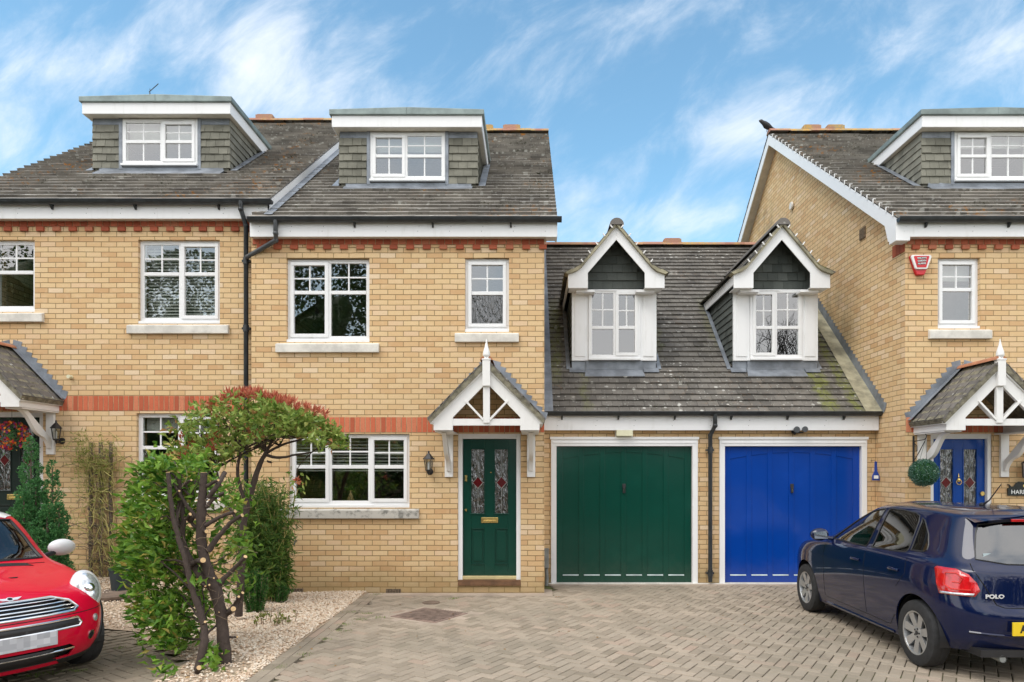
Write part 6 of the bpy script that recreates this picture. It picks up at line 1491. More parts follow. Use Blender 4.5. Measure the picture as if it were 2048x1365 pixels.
# lower intake and grille openings
gr = [(-.42, .60), (.42, .60), (.46, .625), (.40, .685), (.28, .725), (-.28, .725), (-.40, .685), (-.46, .625)]
it = [(-.40, .235), (.40, .235), (.43, .30), (.38, .335), (-.38, .335), (-.43, .30)]
up = [(-.45, .475), (.45, .475), (.47, .50), (.44, .545), (-.44, .545), (-.47, .50)]
c2.hole([(-.3, a_, b_) for a_, b_ in gr], (.5, 0, 0)); c2.hole([(-.3, a_, b_) for a_, b_ in it], (.5, 0, 0))
c2.finish('body')
FRN = ((1.0, 0, 0), (0, 1, 0), (0, 0, 1), (-1, 0, 0))
c2.patch('windscreen', 'car_glass', grow(ws2, .004), FRN, -.003, .004); c2.seam([(1, a_, b_) for a_, b_ in ws2+[ws2[0]]], (-1, 0, 0), .012, 'dark_trim', 'window_seal')
for s in (1, -1):
    fr_ = ((0, s*1.3, 0), (1, 0, 0), (0, 0, 1), (0, -s, 0))
    for P_ in (sw2, sw3): c2.patch('side_window', 'car_glass_dark', grow(P_, .004), fr_, -.004, .004)
    hp = c2.hit((-.33, s*1.4, .705), (0, -s, 0)); cpos = Vector((-.375, s*.625, .715)); dl = Vector((.92, -s*.04, .36)).normalized(); e1_ = Vector((0, 1, 0)); e1_ = (e1_-dl*e1_.dot(dl)).normalized(); e2_ = dl.cross(e1_)
    def dome(rx_, ry_, dp, off, mt, nm, par):
        m = MB(); m.ball((0, 0, 0), rx_, ry_, dp, 28, 14); m.v = [tuple(cpos+dl*off+e1_*p_[0]+e2_*p_[1]+dl*p_[2]) for p_ in m.v]; return build_local(m, nm, mt, par, smooth=True)
    hr = dome(.122, .182, .085, .0, 'badge_silver', 'headlight', RC); dome(.101, .156, .075, .022, 'clear_lens', 'headlight_lens', hr); dome(.045, .045, .03, .080, 'chrome', 'reflector', hr)
    for (yy, zz, rr_, nm, mt) in ((.62, .50, .032, 'side_light', 'clear_lens'), (.575, .365, .040, 'fog_light', 'chrome')):
        h = c2.hit((.6, s*yy, zz), (-1, 0, 0))
        if h[0]:
            nn = h[1] if h[1].x > 0 else -h[1]; m = MB(); p0 = h[0]; m.tube([p0-nn*.03, p0+nn*.006], [rr_, rr_], 20); lt = build_local(m, nm, mt, RC, smooth=True)
            m = MB(); m.tube([p0+nn*.0, p0+nn*.009], rr_*.62, 16); build_local(m, 'lens', 'black_hole' if nm == 'fog_light' else 'clear_lens', lt, smooth=True)
    for wx_ in (-.72, -3.19):
        wheel(RC, wx_, s*.735, .295, .195, s, 8, 'v')
        m = MB(); n = 24; m.raw([(wx_+.33*math.cos(math.pi*(k/(n-1)*1.12-.06)), s*yy, .30+.33*math.sin(math.pi*(k/(n-1)*1.12-.06))) for yy in (.5, .79) for k in range(n)], [(k, k+1, n+k+1, n+k) for k in range(n-1)]+[tuple(range(n))]); build_local(m, 'wheel_well', 'dark_trim', RC)
        # black arch moulding
        m = MB(); pts = []
        for k in range(19):
            t = math.pi*(-.02+1.04*k/18); x_, z_ = wx_+.355*math.cos(t), .30+.355*math.sin(t); h = c2.hit((x_, s*1.4, z_), (0, -s, 0))
            if h[0]: pts.append(h[0]+Vector((0, s*.004, 0)))
        m.tube(pts, .022, 8); build_local(m, 'arch_moulding', 'dark_trim', RC, smooth=True)
    m = MB(); m.ball((-1.47, s*.905, 1.0), .065, .125, .082, 16, 12); mr = build_local(m, 'wing_mirror', 'white_car_paint', RC, smooth=True)
    m = MB(); m.tube([(-1.42, s*.72, .93), (-1.45, s*.83, .955)], .025, 8); build_local(m, 'mirror_stalk', 'dark_trim', mr, smooth=True)
# roof skin in white
c2.patch('roof', 'white_car_paint', [(-1.50, -.44), (-1.455, 0), (-1.50, .44), (-1.62, .53), (-1.9, .565), (-2.9, .56), (-3.12, .48), (-3.18, 0), (-3.12, -.48), (-2.9, -.56), (-1.9, -.565), (-1.62, -.53)], ((0, 0, 2), (1, 0, 0), (0, 1, 0), (0, 0, -1)), .006, .01)
# grille bars, bumper chrome, plate, badge, wiper, scuttle
def bow(y, z, off=0.0):
    h = c2.hit((.6, y, z), (-1, 0, 0)); return (h[0]+Vector((off, 0, 0))) if h[0] else None
G_ = c2.patch('grille', 'black_hole', grow(gr, .02), FRN, -.035, .004)
def barline(zf, ys, rad, off=0.0, squash=1):
    m = MB(); pts = [bow(y, zf(y) if callable(zf) else zf, off) for y in ys]; pts = [p for p in pts if p is not None]; m.tube(pts, rad, 8); return m
def outline(poly, rad, off, nm, par, mt='chrome'):
    m = MB(); pts = []
    for i in range(len(poly)):
        p, q_ = poly[i], poly[(i+1) % len(poly)]
        for t in range(4): b_ = bow(p[0]+(q_[0]-p[0])*t/4, p[1]+(q_[1]-p[1])*t/4, off); pts.append(b_)
    pts.append(pts[0]); m.tube([p for p in pts if p is not None], rad, 8, False); return build_local(m, nm, mt, par, smooth=True)
outline(gr, .011, .003, 'grille_surround', G_)
for zb_, hw_ in ((.625, .44), (.652, .42), (.679, .39), (.703, .33)):
    build_local(barline(zb_, np.linspace(-hw_, hw_, 15), .0058, -.008), 'grille_bar', 'chrome', G_, smooth=True)
outline(up, .011, .003, 'bumper_trim', RC)
c2.patch('bumper_recess', 'dark_trim', up, FRN, .002, .006)
I_ = c2.patch('lower_intake', 'black_hole', grow(it, .02), FRN, -.035, .004); build_local(barline(.295, np.linspace(-.42, .42, 15), .010, -.002), 'intake_bar', 'chrome', I_, smooth=True)
c2.seam([(.6, y, .575-.0*abs(y)) for y in np.linspace(-.74, .74, 30)], (-1, 0, 0), .004)
c2.patch('chin_spoiler', 'dark_trim', [(-.66, .17), (.66, .17), (.70, .215), (-.70, .215)], FRN, .004, .01)
m = MB(); 
pts = [bow(y, z_, .018) for y, z_ in ((-.26, .365), (.26, .365), (.26, .475), (-.26, .475))]
xm = max(p.x for p in pts)+.012; m.box(xm-.02, xm, -.26, .26, .365, .476); build_local(m, 'number_plate', 'plate_grey', RC, bevel=.003)
hb_ = c2.hit((-.20, 0, 2), (0, 0, -1)); pb, nb_ = hb_[0], hb_[1]; t1 = Vector((0, 1, 0)); t2 = nb_.cross(t1).normalized()
def bd(a_, b_): return pb+nb_*.004+t1*a_+t2*b_
m = MB(); m.prism([bd(.026*math.cos(t), .026*math.sin(t)) for t in np.linspace(0, 6.283, 21)[:-1]], nb_*.006)
for s in (1, -1): m.prism([bd(s*.022, .014), bd(s*.085, .020), bd(s*.07, .004), bd(s*.05, -.012), bd(s*.022, -.014)], nb_*.005)
build_local(m, 'bonnet_badge', 'badge_silver', RC)
m = MB(); m.prism([bd(.017*math.cos(t), .017*math.sin(t)) for t in np.linspace(0, 6.283, 17)[:-1]], nb_*.008); build_local(m, 'badge_centre', 'black_enamel', RC)
c2.patch('bonnet_vent', 'dark_trim', [(-.93, -.42), (-.90, -.44), (-.90, .44), (-.93, .42), (-.96, .40), (-.96, -.40)], ((0, 0, 2), (1, 0, 0), (0, 1, 0), (0, 0, -1)), .003, .006)
c2.patch('bonnet_scoop', 'black_hole', [(-.62, .215), (-.60, .20), (-.60, .16), (-.62, .145)], ((0, 0, 2), (1, 0, 0), (0, 1, 0), (0, 0, -1)), .003, .004)
c2.seam([(-.99, .56, 2), (-.96, .45, 2), (-.945, 0, 2), (-.96, -.45, 2), (-.99, -.56, 2)], (0, 0, -1), .004)
m = MB()
for s0 in (.42, -.10):
    pts = []
    for t in np.linspace(0, 1, 10):
        h = c2.hit((1, s0-.52*t, .965+.012*math.sin(t*3)), (-1, 0, 0))
        if h[0]: pts.append(h[0]+Vector((.016, 0, .0)))
    m.tube(pts, .009, 6)
build_local(m, 'wiper', 'dark_trim', RC, smooth=True)
m = MB(); m.box(-3.45, -.3, -.60, .60, .20, .26); build_local(m, 'underbody', 'dark_trim', RC)
for x, y in ((-1.95, .36), (-1.95, -.36), (-2.8, .34), (-2.8, -.34)): seat(x, y, RC)
m = MB(); m.box(-1.45, -1.12, -.60, .60, .6, .90); m.tube([(-1.55+.06*math.sin(t), -.33+.17*math.cos(t), .93+.16*math.sin(t)) for t in np.linspace(0, 6.28, 20)], .015, 6); build_local(m, 'dashboard', 'grey_inner', RC, bevel=.04)
m = MB(); m.box(-3.1, -1.3, -.66, .66, .28, .42); build_local(m, 'cabin_floor', 'car_inner', RC)

# ------------------------------------------------------------------ plants
random.seed(21)
def P3(px, py, Y): return Vector((WX(px, Y), Y, WZ(py, Y)))
def bend(pts, n=5, wob=.01):
    """smooth a coarse polyline with a little wobble"""
    pts = [Vector(p) for p in pts]; res = []
    for i in range(len(pts)-1):
        p0 = pts[max(i-1, 0)]; p1 = pts[i]; p2 = pts[i+1]; p3 = pts[min(i+2, len(pts)-1)]
        for k in range(n):
            t = k/n; q_ = .5*((2*p1)+(-p0+p2)*t+(2*p0-5*p1+4*p2-p3)*t*t+(-p0+3*p1-3*p2+p3)*t*t*t); res.append(q_+Vector([random.uniform(-wob, wob) for _ in range(3)]))
    res.append(pts[-1]); return res
def lerpr(rs, n):
    return list(np.interp(np.linspace(0, len(rs)-1, n), range(len(rs)), rs))
# cut-back laurel: crop coordinates of the half-bare stump
def lc(x, y, Y=6.35): return P3(230+x/2.185, 740+y/2.185, Y)
T = thing('laurel_bush', 'half-stripped laurel with bare sawn trunks and glossy green leaves left', 'shrub', (-2.85, 6.3, 0))
wood = MB(); cuts = MB()
def limb(pts, rs, cut=True, wob=.004, sides=10):
    p = bend(pts, 5, wob); r_ = lerpr(rs, len(p)); 
    wood.tube(p, [x*random.uniform(.94, 1.06) for x in r_], sides)
    if cut: d = (p[-1]-p[-2]).normalized(); cuts.tube([p[-1]-d*.002, p[-1]+d*.004], r_[-1]*.93, sides)
limb([lc(482, 1300, 6.32), lc(468, 1100), lc(440, 960), lc(400, 860), lc(378, 740), lc(378, 620), lc(388, 450)], [.062, .052, .056, .048, .045, .042, .030])
limb([lc(360, 1330, 6.1), lc(388, 1200, 6.15), lc(388, 1110, 6.2), lc(345, 980, 6.2), lc(310, 840, 6.2), lc(280, 740, 6.2), lc(250, 620, 6.2), lc(232, 450, 6.2)], [.042, .036, .030, .027, .025, .022, .02, .018])
limb([lc(425, 950), lc(360, 880, 6.4), lc(300, 760, 6.4), lc(298, 640, 6.4), lc(285, 540, 6.4), lc(281, 448, 6.35)], [.045, .036, .026, .025, .022, .019])
limb([lc(455, 935), lc(520, 870), lc(570, 817, 6.25)], [.026, .020, .018]); limb([lc(408, 790), lc(460, 720), lc(510, 665), lc(556, 636, 6.3)], [.03, .022, .019, .018])
limb([lc(395, 680), lc(460, 645), lc(525, 618, 6.3)], [.022, .018, .017]); limb([lc(400, 600), lc(440, 555), lc(490, 533, 6.3)], [.02, .017, .016])
limb([lc(410, 560), lc(450, 500), lc(480, 450, 6.5)], [.026, .022, .022]); limb([lc(400, 510), lc(430, 493), lc(452, 482, 6.25)], [.018, .013, .012])
limb([lc(330, 850), lc(360, 836), lc(385, 832, 6.1)], [.026, .025, .025]); limb([lc(380, 705), lc(392, 706), lc(401, 706, 6.15)], [.02, .018, .018])
limb([lc(440, 905, 6.3), lc(400, 905), lc(432, 910, 6.15)], [.014, .010, .008]); limb([lc(470, 1075), lc(500, 1060), lc(517, 1045, 6.2)], [.034, .026, .024])
limb([lc(485, 1065), lc(530, 1030, 6.5), lc(558, 975, 6.45)], [.03, .022, .015]); limb([lc(500, 1050), lc(525, 1020), lc(541, 992, 6.25)], [.016, .012, .012])
limb([lc(345, 640), lc(335, 660), lc(328, 630, 6.2)], [.014, .012, .012]); limb([lc(358, 690), lc(320, 655), lc(330, 632, 6.2)], [.018, .014, .012])
limb([lc(370, 660), lc(320, 600), lc(270, 520), lc(225, 440)], [.02, .016, .013, .01]); limb([lc(300, 500), lc(320, 488), lc(334, 482, 6.2)], [.012, .009, .009])
limb([lc(240, 590), lc(255, 560), lc(281, 530, 6.2)], [.010, .009, .009]); limb([lc(490, 1170), lc(515, 1168), lc(535, 1167, 6.3)], [.014, .010, .009])
limb([lc(360, 1340, 6.05), lc(362, 1318, 6.0), lc(367, 1302, 5.95)], [.03, .026, .022]); limb([lc(330, 1352, 5.95), lc(322, 1356, 5.92), lc(318, 1354, 5.88)], [.034, .033, .032])
limb([lc(388, 1160, 6.2), lc(440, 1120), lc(455, 1060, 6.3)], [.013, .010, .007]); limb([lc(385, 1110, 6.15), lc(392, 1105, 6.1), lc(394, 1102, 6.08)], [.012, .012, .012])
limb([lc(400, 950), lc(370, 930), lc(395, 945, 6.2)], [.014, .012, .010]); limb([lc(405, 945), lc(400, 940), lc(412, 940, 6.2)], [.012, .010, .010])
limb([lc(370, 1230, 6.2), lc(420, 1240, 6.2), lc(468, 1240, 6.2)], [.013, .010, .008])
tips = []
for k in range(30):                                                # side branches into the leafy half
    b0 = random.choice([lc(388, 1110, 6.3), lc(345, 980, 6.35), lc(310, 840, 6.35), lc(360, 880, 6.45), lc(300, 700, 6.4), lc(385, 1180, 6.3), lc(270, 680, 6.3), lc(330, 560, 6.4)])
    e_ = lc(random.uniform(85, 250), 0, 6.2); e_ = Vector((e_.x, random.uniform(6.1, 7.0), b0.z+random.uniform(-.1, .42)))
    mid = b0.lerp(e_, .5)+Vector((0, 0, random.uniform(-.05, .1))); limb([b0, mid, e_], [.012, .008, .004], False, .008, 6); tips.append(e_)
for k in range(26):
    b0 = random.choice([lc(300, 640, 6.4), lc(380, 620, 6.4), lc(232, 520, 6.25), lc(400, 860, 6.4), lc(450, 960, 6.4), lc(390, 500, 6.4)]); e_ = b0+Vector((random.uniform(-.25, .3), random.uniform(-.15, .4), random.uniform(-.2, .3))); limb([b0, b0.lerp(e_, .5)+Vector((random.uniform(-.05, .05), 0, random.uniform(-.04, .06))), e_], [.006, .004, .0025], False, .006, 5)
tr_ = wood.build('trunk', 'bark', T, smooth=True, recalc=False, ang=60); cuts.build('sawn_end', 'cut_wood', tr_)
tw = MB()
for k in range(70):
    b0 = lc(random.uniform(210, 560), random.uniform(420, 1150), random.uniform(6.15, 6.7)); d_ = Vector((random.uniform(-1, 1), random.uniform(-.4, .4), random.uniform(-.3, 1))).normalized(); L_ = random.uniform(.08, .24); tw.tube(bend([b0, b0+d_*L_*.5+Vector((random.gauss(0, .02), 0, random.gauss(0, .02))), b0+d_*L_], 3, .004), .0022, 4)
tw.build('twig', 'stem_brown', tr_, recalc=False)
lv = MB()
def laurel_pt():
    while True:
        z = random.uniform(.10, 1.90); t = z/1.9
        # outline: left edge bulges at mid height, right edge follows the stump
        lx = WX(np.interp(z, [0, .25, .6, 1.0, 1.4, 1.75, 1.9], [320, 290, 262, 243, 248, 262, 330]), 6.5); rx_ = WX(np.interp(z, [0, .3, .8, 1.3, 1.7, 1.9], [375, 385, 360, 350, 385, 350]), 6.5)
        x = random.uniform(lx, rx_); y = random.uniform(6.15, 7.15); 
        u_ = (x-lx)/(rx_-lx)
        dpt = abs(y-6.65)/.5
        if dpt > math.sqrt(max(0, 1-(1-u_)**2*.9))+.12: continue
        if mnoise.noise(Vector((x*5, y*5, z*5))) < -.22: continue
        return Vector((x, y, z)), Vector((-.9+.6*u_, -.55, .25))
leafcloud(lv, laurel_pt, 3300, .105, .043, droop=.18, jitter=.5)
leafcloud(lv, lambda: (random.choice(tips)+Vector([random.gauss(0, .06) for _ in range(3)]), (-.6, -.5, .3)), 500, .11, .045, droop=.2, jitter=.6)
def stray():
    b_ = random.choice([lc(530, 560, 6.5), lc(560, 760, 6.5), lc(500, 560, 6.45), lc(545, 750, 6.5), lc(445, 1220, 6.2), lc(430, 1270, 6.1), lc(390, 900, 6.2), lc(290, 620, 6.45), lc(330, 520, 6.5), lc(480, 800, 6.7), lc(470, 700, 6.7), lc(500, 900, 6.7), lc(360, 400, 6.4), lc(420, 430, 6.5), lc(300, 430, 6.45), lc(250, 1330, 5.9), lc(210, 1290, 6.0)])
    return b_+Vector((random.gauss(0, .045), random.gauss(0, .05), random.gauss(0, .05))), (random.uniform(-1, 1), -.5, -.1)
leafcloud(lv, stray, 240, .11, .05, droop=.2, jitter=.6)
def backleaf():
    x = WX(random.uniform(395, 500), 6.9); z = random.uniform(.45, 1.75); return Vector((x, random.uniform(6.75, 7.25), z)), (.2, -.6, .1)
leafcloud(lv, backleaf, 190, .11, .048, droop=.2, jitter=.7)
lv.build('foliage', 'laurel_leaf', T, recalc=False)
# photinia tree
T = thing('photinia_tree', 'small photinia tree with flat crown of green leaves and red tips', 'tree', (-3.5, 8.2, .05))
wood = MB(); cuts = MB(); PY = 8.1
def pc(x, y, Y=PY): return P3(230+x/2.185, 740+y/2.185, Y)
limb([pc(540, 1075), pc(552, 880), pc(560, 700), pc(578, 600), pc(610, 480), pc(640, 400), pc(668, 355)], [.045, .040, .040, .036, .034, .028, .02], False)
limb([pc(575, 600), pc(545, 500), pc(535, 430), pc(548, 360), pc(540, 280)], [.022, .02, .02, .018, .014], False)
limb([pc(560, 700), pc(480, 560, 8.2), pc(440, 430, 8.2), pc(410, 300, 8.2)], [.02, .017, .014, .01], False)
limb([pc(655, 372), pc(720, 385), pc(790, 370), pc(860, 360), pc(900, 330)], [.02, .016, .013, .009, .006], False); limb([pc(660, 365), pc(730, 330), pc(820, 300), pc(900, 260)], [.018, .014, .010, .006], False)
limb([pc(655, 365), pc(690, 300), pc(700, 230), pc(720, 180)], [.018, .013, .01, .006], False); limb([pc(545, 340), pc(500, 260), pc(470, 200)], [.015, .010, .006], False); limb([pc(860, 360), pc(800, 430), pc(790, 500)], [.006, .005, .004], False)
limb([pc(665, 400), pc(680, 403), pc(688, 401, 8.0)], [.014, .012, .012])
tips = []
for k in range(46):
    x = random.uniform(330, 930); top = np.interp(x, [320, 400, 480, 620, 760, 860, 960], [300, 190, 140, 110, 160, 190, 270]); e_ = pc(x, top+random.uniform(0, 60), PY+random.uniform(-.4, .5))
    b0 = random.choice([pc(660, 365), pc(545, 360), pc(720, 330), pc(800, 300), pc(440, 430, 8.2), pc(500, 260)]); limb([b0, b0.lerp(e_, .5)+Vector((0, 0, random.uniform(-.04, .08))), e_], [.008, .005, .003], False, .01, 5); tips.append(e_)
tr_ = wood.build('trunk', 'bark', T, smooth=True, recalc=False, ang=60); cuts.build('sawn_end', 'cut_wood', tr_)
lv = MB()
def phot():
    while True:
        x = random.uniform(300, 965); top = np.interp(x, [300, 330, 400, 480, 620, 760, 860, 930, 970], [330, 240, 175, 130, 115, 165, 200, 235, 300]); bot = np.interp(x, [300, 350, 450, 520, 600, 700, 800, 900, 970], [400, 440, 395, 400, 345, 300, 290, 310, 350])
        y = random.uniform(top, bot); Y = PY+random.uniform(-.55, .55)
        p = pc(x, y, PY); p.y = Y
        if mnoise.noise(p*4.5) < -.02: continue
        return p, Vector((random.uniform(-1, 1), -.6, .3))
leafcloud(lv, phot, 1300, .115, .055, droop=.15, jitter=.6)
leafcloud(lv, phot, 1700, .090, .042, droop=.12, jitter=.6)
def dang():
    p = random.choice([pc(800, 500), pc(790, 480), pc(950, 310), pc(880, 320), pc(330, 380), pc(780, 440), pc(560, 460), pc(450, 380), pc(310, 280)]); return p+Vector((random.gauss(0, .05), random.gauss(0, .05), random.gauss(0, .07))), (random.uniform(-.5, .5), -.3, -.8)
leafcloud(lv, dang, 90, .085, .034, jitter=.5)
lv.build('foliage', 'photinia_leaf', T, recalc=False)
rv = MB()
for k in range(125):
    x = random.choice([random.uniform(390, 930), random.gauss(620, 90)]) ; top = np.interp(x, [380, 440, 480, 600, 760, 860, 930], [185, 145, 120, 100, 150, 180, 210]); b_ = pc(x, top+random.uniform(-8, 28), PY+random.uniform(-.35, .35))
    for j in range(7): leafcloud(rv, lambda: (b_, (random.uniform(-.45, .45), random.uniform(-.4, .3), 1)), 1, .105, .024, droop=-.05, jitter=.28)
for (x, y) in ((330, 330), (440, 300), (810, 490), (345, 300), (300, 300), (310, 380), (640, 300), (450, 340), (420, 360), (305, 390), (430, 200), (590, 280)):
    for q_ in range(3):
        b_ = pc(x+random.uniform(-18, 18), y+random.uniform(-18, 18), PY-.35)
        for j in range(6): leafcloud(rv, lambda: (b_, (random.uniform(-.8, .8), -.2, .7)), 1, .075, .020, jitter=.3)
rv.build('new_growth', 'red_leaf', T, recalc=False)
# bamboo
T = thing('bamboo_clump', 'dense dark green bamboo clump against the wall behind the laurel', 'bamboo', (-3.6, 9.3, .05))
m = MB(); lv = MB()
for k in range(95):
    bx_ = random.uniform(-3.85, -3.40); by = random.uniform(9.1, 9.6); hgt = random.uniform(.9, 1.75); ex = bx_+random.uniform(-.25, .33); ey = by+random.uniform(-.35, .15)
    ps = [(bx_, by, .03), (bx_*.6+ex*.4, by, hgt*.6), (ex, ey, hgt)]; m.tube(bend(ps, 3, .005), .005, 5)
    for j in range(62):
        t = random.uniform(.10, 1); p = Vector((bx_+(ex-bx_)*t*t, by+(ey-by)*t, .03+(hgt)*t))+Vector((random.gauss(0, .05), random.gauss(0, .05), 0)); d_ = Vector((random.uniform(-1, 1), random.uniform(-1, .3), random.uniform(-.9, .2))); leafcloud(lv, lambda: (p, d_), 2, .125, .018, droop=.2, jitter=.2)
m.build('canes', 'stem_yellow', T); lv.build('foliage', 'bamboo_leaf', T, recalc=False)
# small yews and edging plants
def yew(px, Yb, hgt, n_, wid, label, name='yew_shrub'):
    X_ = WX(px, Yb); T = thing(name, label, 'shrub', (X_, Yb, 0)); m = MB(); lv = MB()
    for k in range(n_):
        x = X_+random.gauss(0, wid*.4); y = Yb+random.gauss(0, wid*.4); h = hgt*random.uniform(.6, 1.0)*(1-min(.4, abs(x-X_)/wid*.4)); e_ = Vector((x+(x-X_)*.35, y, h)); m.tube([(x*.6+X_*.4, y, .0), e_], .004, 4)
        for j in range(int(h*230)): t = random.uniform(.05, 1.02); p = Vector((x*.6+X_*.4, y, 0)).lerp(e_, t); leafcloud(lv, lambda: (p, (random.uniform(-1, 1), random.uniform(-1, 1), .7)), 2, .045, .012, jitter=.3)
    m.build('stem', 'stem_brown', T); lv.build('foliage', 'yew_leaf', T, recalc=False)
yew(514, 8.55, .60, 26, .17, 'taller upright little yew in the gravel beside the photinia trunk')
yew(559, 9.2, .30, 20, .14, 'low dark yew seedling in gravel near the wall')
T = thing('young_plant', 'straggly light green young plant with thin stems in the gravel', 'plant', (WX(545, 7.9), 7.9, 0)); m = MB(); lv = MB()
for k in range(16):
    x, y = WX(random.uniform(515, 590), 7.9), random.uniform(7.7, 8.1); h = random.uniform(.05, .16); m.tube([(x, y, .0), (x+random.uniform(-.04, .04), y, h)], .004, 4)
    leafcloud(lv, lambda: ((x, y, h*random.uniform(.5, 1)), (random.uniform(-1, 1), -.3, .6)), 9, .045, .020, jitter=.4)
m.build('stem', 'stem_brown', T); lv.build('foliage', 'climber_leaf', T, recalc=False)
# conifer by the left door
T = thing('conifer_shrub', 'dark green many-spired conifer beside the left front door', 'conifer', (-6.75, 9.2, .2)); lv = MB(); m = MB()
spires = [(62, 875, 9.35, .15), (72, 960, 9.3, .24), (105, 922, 9.3, .13), (48, 985, 9.1, .2), (95, 1010, 9.1, .22), (118, 1000, 9.2, .13), (35, 1030, 9.0, .15), (75, 1060, 8.95, .3), (112, 1060, 9.1, .17)]
for (px, py, Y_, rad) in spires:
    top = P3(px, py, Y_); base = Vector((top.x, Y_, .15)); m.tube([base, top-Vector((0, 0, .1))], [.03, .008], 6); H_ = top.z-.15
    for k in range(int(1500*H_*rad/.2)):
        t = random.random()**.8; z = top.z-t*H_; rr_ = rad*min(1, (t*2.6)**.7+.12)*random.uniform(.55, 1.0)*(1+.25*math.sin(z*19+px)); an = random.uniform(0, 6.283); p = Vector((top.x+rr_*math.cos(an), Y_+rr_*math.sin(an), z))
        if mnoise.noise(p*9) < -.38: continue
        leafcloud(lv, lambda: (p, (math.cos(an)*.7, math.sin(an)*.7, .9)), 3, .040, .016, jitter=.5)
m.build('stem', 'bark_grey', T); lv.build('foliage', 'conifer_leaf', T, recalc=False)
# trellis climber
T = thing('climbing_plant', 'straggly half-bare climber on a small trellis against left wall', 'climber', (-6.4, 10.1, .2)); m = MB()
tx0, tx1 = WX(182, 10.15), WX(222, 10.15)
for x in (tx0, (tx0+tx1)/2, tx1): m.box(x-.022, x+.022, 10.13, 10.16, .15, WZ(885, 10.15))
for k in range(7): z = .45+k*.26; m.box(tx0-.03, tx1+.03, 10.115, 10.13, z-.02, z+.02)
m.build('trellis', 'bark_grey', T)
m = MB(); lv = MB(); mb = MB()
for k in range(165):
    z0 = random.uniform(.15, 1.9); x = WX(random.gauss(198, 15), 10.05); pts = [Vector((x, 10.09, z0))]; v_ = Vector((random.gauss(0, .4), -.12, random.choice([1, 1, .6, -.8])))
    for j in range(6): pts.append(pts[-1]+v_*.09+Vector((random.gauss(0, .02), random.gauss(0, .012), random.gauss(0, .02)))); v_ += Vector((random.gauss(0, .3), 0, -.22)); pts[-1].y = min(pts[-1].y, 10.17); pts[-1].z = min(pts[-1].z, 2.45)
    (m if random.random() < .62 else mb).tube(pts, random.uniform(.0022, .0055), 4)
    if pts[-1].z > 1.0 and random.random() < .75: leafcloud(lv, lambda: (random.choice(pts), (random.gauss(0, 1), -.3, .2)), 7, .06, .012, jitter=.5)
for k in range(90):
    x = WX(random.choice([random.gauss(170, 12), random.gauss(215, 14)]), 10.05); z = random.uniform(1.7, 2.35); pts = [Vector((x, 10.06, z-.3)), Vector((x+random.gauss(0, .04), 10.0, z)), Vector((x+random.gauss(0, .09), 9.95, z+random.uniform(-.1, .1)))]; m.tube(pts, .003, 4); leafcloud(lv, lambda: (random.choice(pts), (random.gauss(0, 1), -.4, .3)), 8, .065, .012, jitter=.5)
m.build('green_stems', 'stem_yellow', T, recalc=False); mb.build('woody_stems', 'stem_brown', T, recalc=False); lv.build('foliage', 'climber_leaf', T, recalc=False)
# pot on a slab
T = thing('plant_pot', 'black plastic plant pot with ferny leaves near the laurel', 'plant pot', (WX(242, 9.1), 9.1, .2)); x = WX(243, 9.1); zb_ = gz(x, 9.1)+.03
m = MB(); m.lathe((x, 9.1, zb_), [(.115, 0), (.145, .27), (.155, .27), (.155, .30), (.14, .30), (.13, .26)], 20); m.build('pot', 'pot_plastic', T, smooth=True, ang=40)
lv = MB(); leafcloud(lv, lambda: ((x+random.gauss(.03, .06), 9.1+random.gauss(0, .05), zb_+.3+random.uniform(0, .18)), (random.uniform(-1, 1), -.3, .7)), 260, .10, .014, droop=.2, jitter=.4); lv.build('foliage', 'bamboo_leaf', T, recalc=False)
T = thing('paving_slab', 'brown round-edged slab lying in gravel under the black pot', 'slab', (x, 8.9, .2)); m = MB(); m.lathe((x+.02, 8.85, gz(x, 8.9)+.0), [(.36, 0), (.36, .035), (.34, .042)], 28); m.build('slab', 'slab', T)
# flower basket by the left door
T = thing('flower_basket', 'hanging basket of red orange and purple flowers at left door', 'flower basket', (-7.75, 9.85, 2.3)); fc = P3(24, 872, 9.85)
for mt, nm, cn in (('petal_red', 'red_flowers', 90), ('petal_orange', 'orange_flowers', 75), ('petal_purple', 'purple_flowers', 65)):
    m = MB()
    for k in range(cn):
        d_ = Vector((random.gauss(0, 1), random.gauss(0, 1), random.gauss(0, 1))).normalized(); p = fc+Vector((d_.x*.25, d_.y*.16, d_.z*.20)); 
        for j in range(6): leafcloud(m, lambda: (p, (math.cos(j), -.6, math.sin(j))), 1, .026, .020, jitter=.2)
        m.ball(p, .010, n=6, m=4)
    m.build(nm, mt, T, recalc=False)
lv = MB(); leafcloud(lv, lambda: (fc+Vector((random.gauss(0, .11), random.gauss(0, .06), random.gauss(0, .09))), (random.uniform(-1, 1), -.5, .2)), 420, .05, .014, jitter=.6); lv.build('foliage', 'conifer_leaf', T, recalc=False)
m = MB(); m.tube([fc+Vector((0, 0, .1)), fc+Vector((0, 0, .42))], .003, 4); m.build('chain', 'iron_black', T)
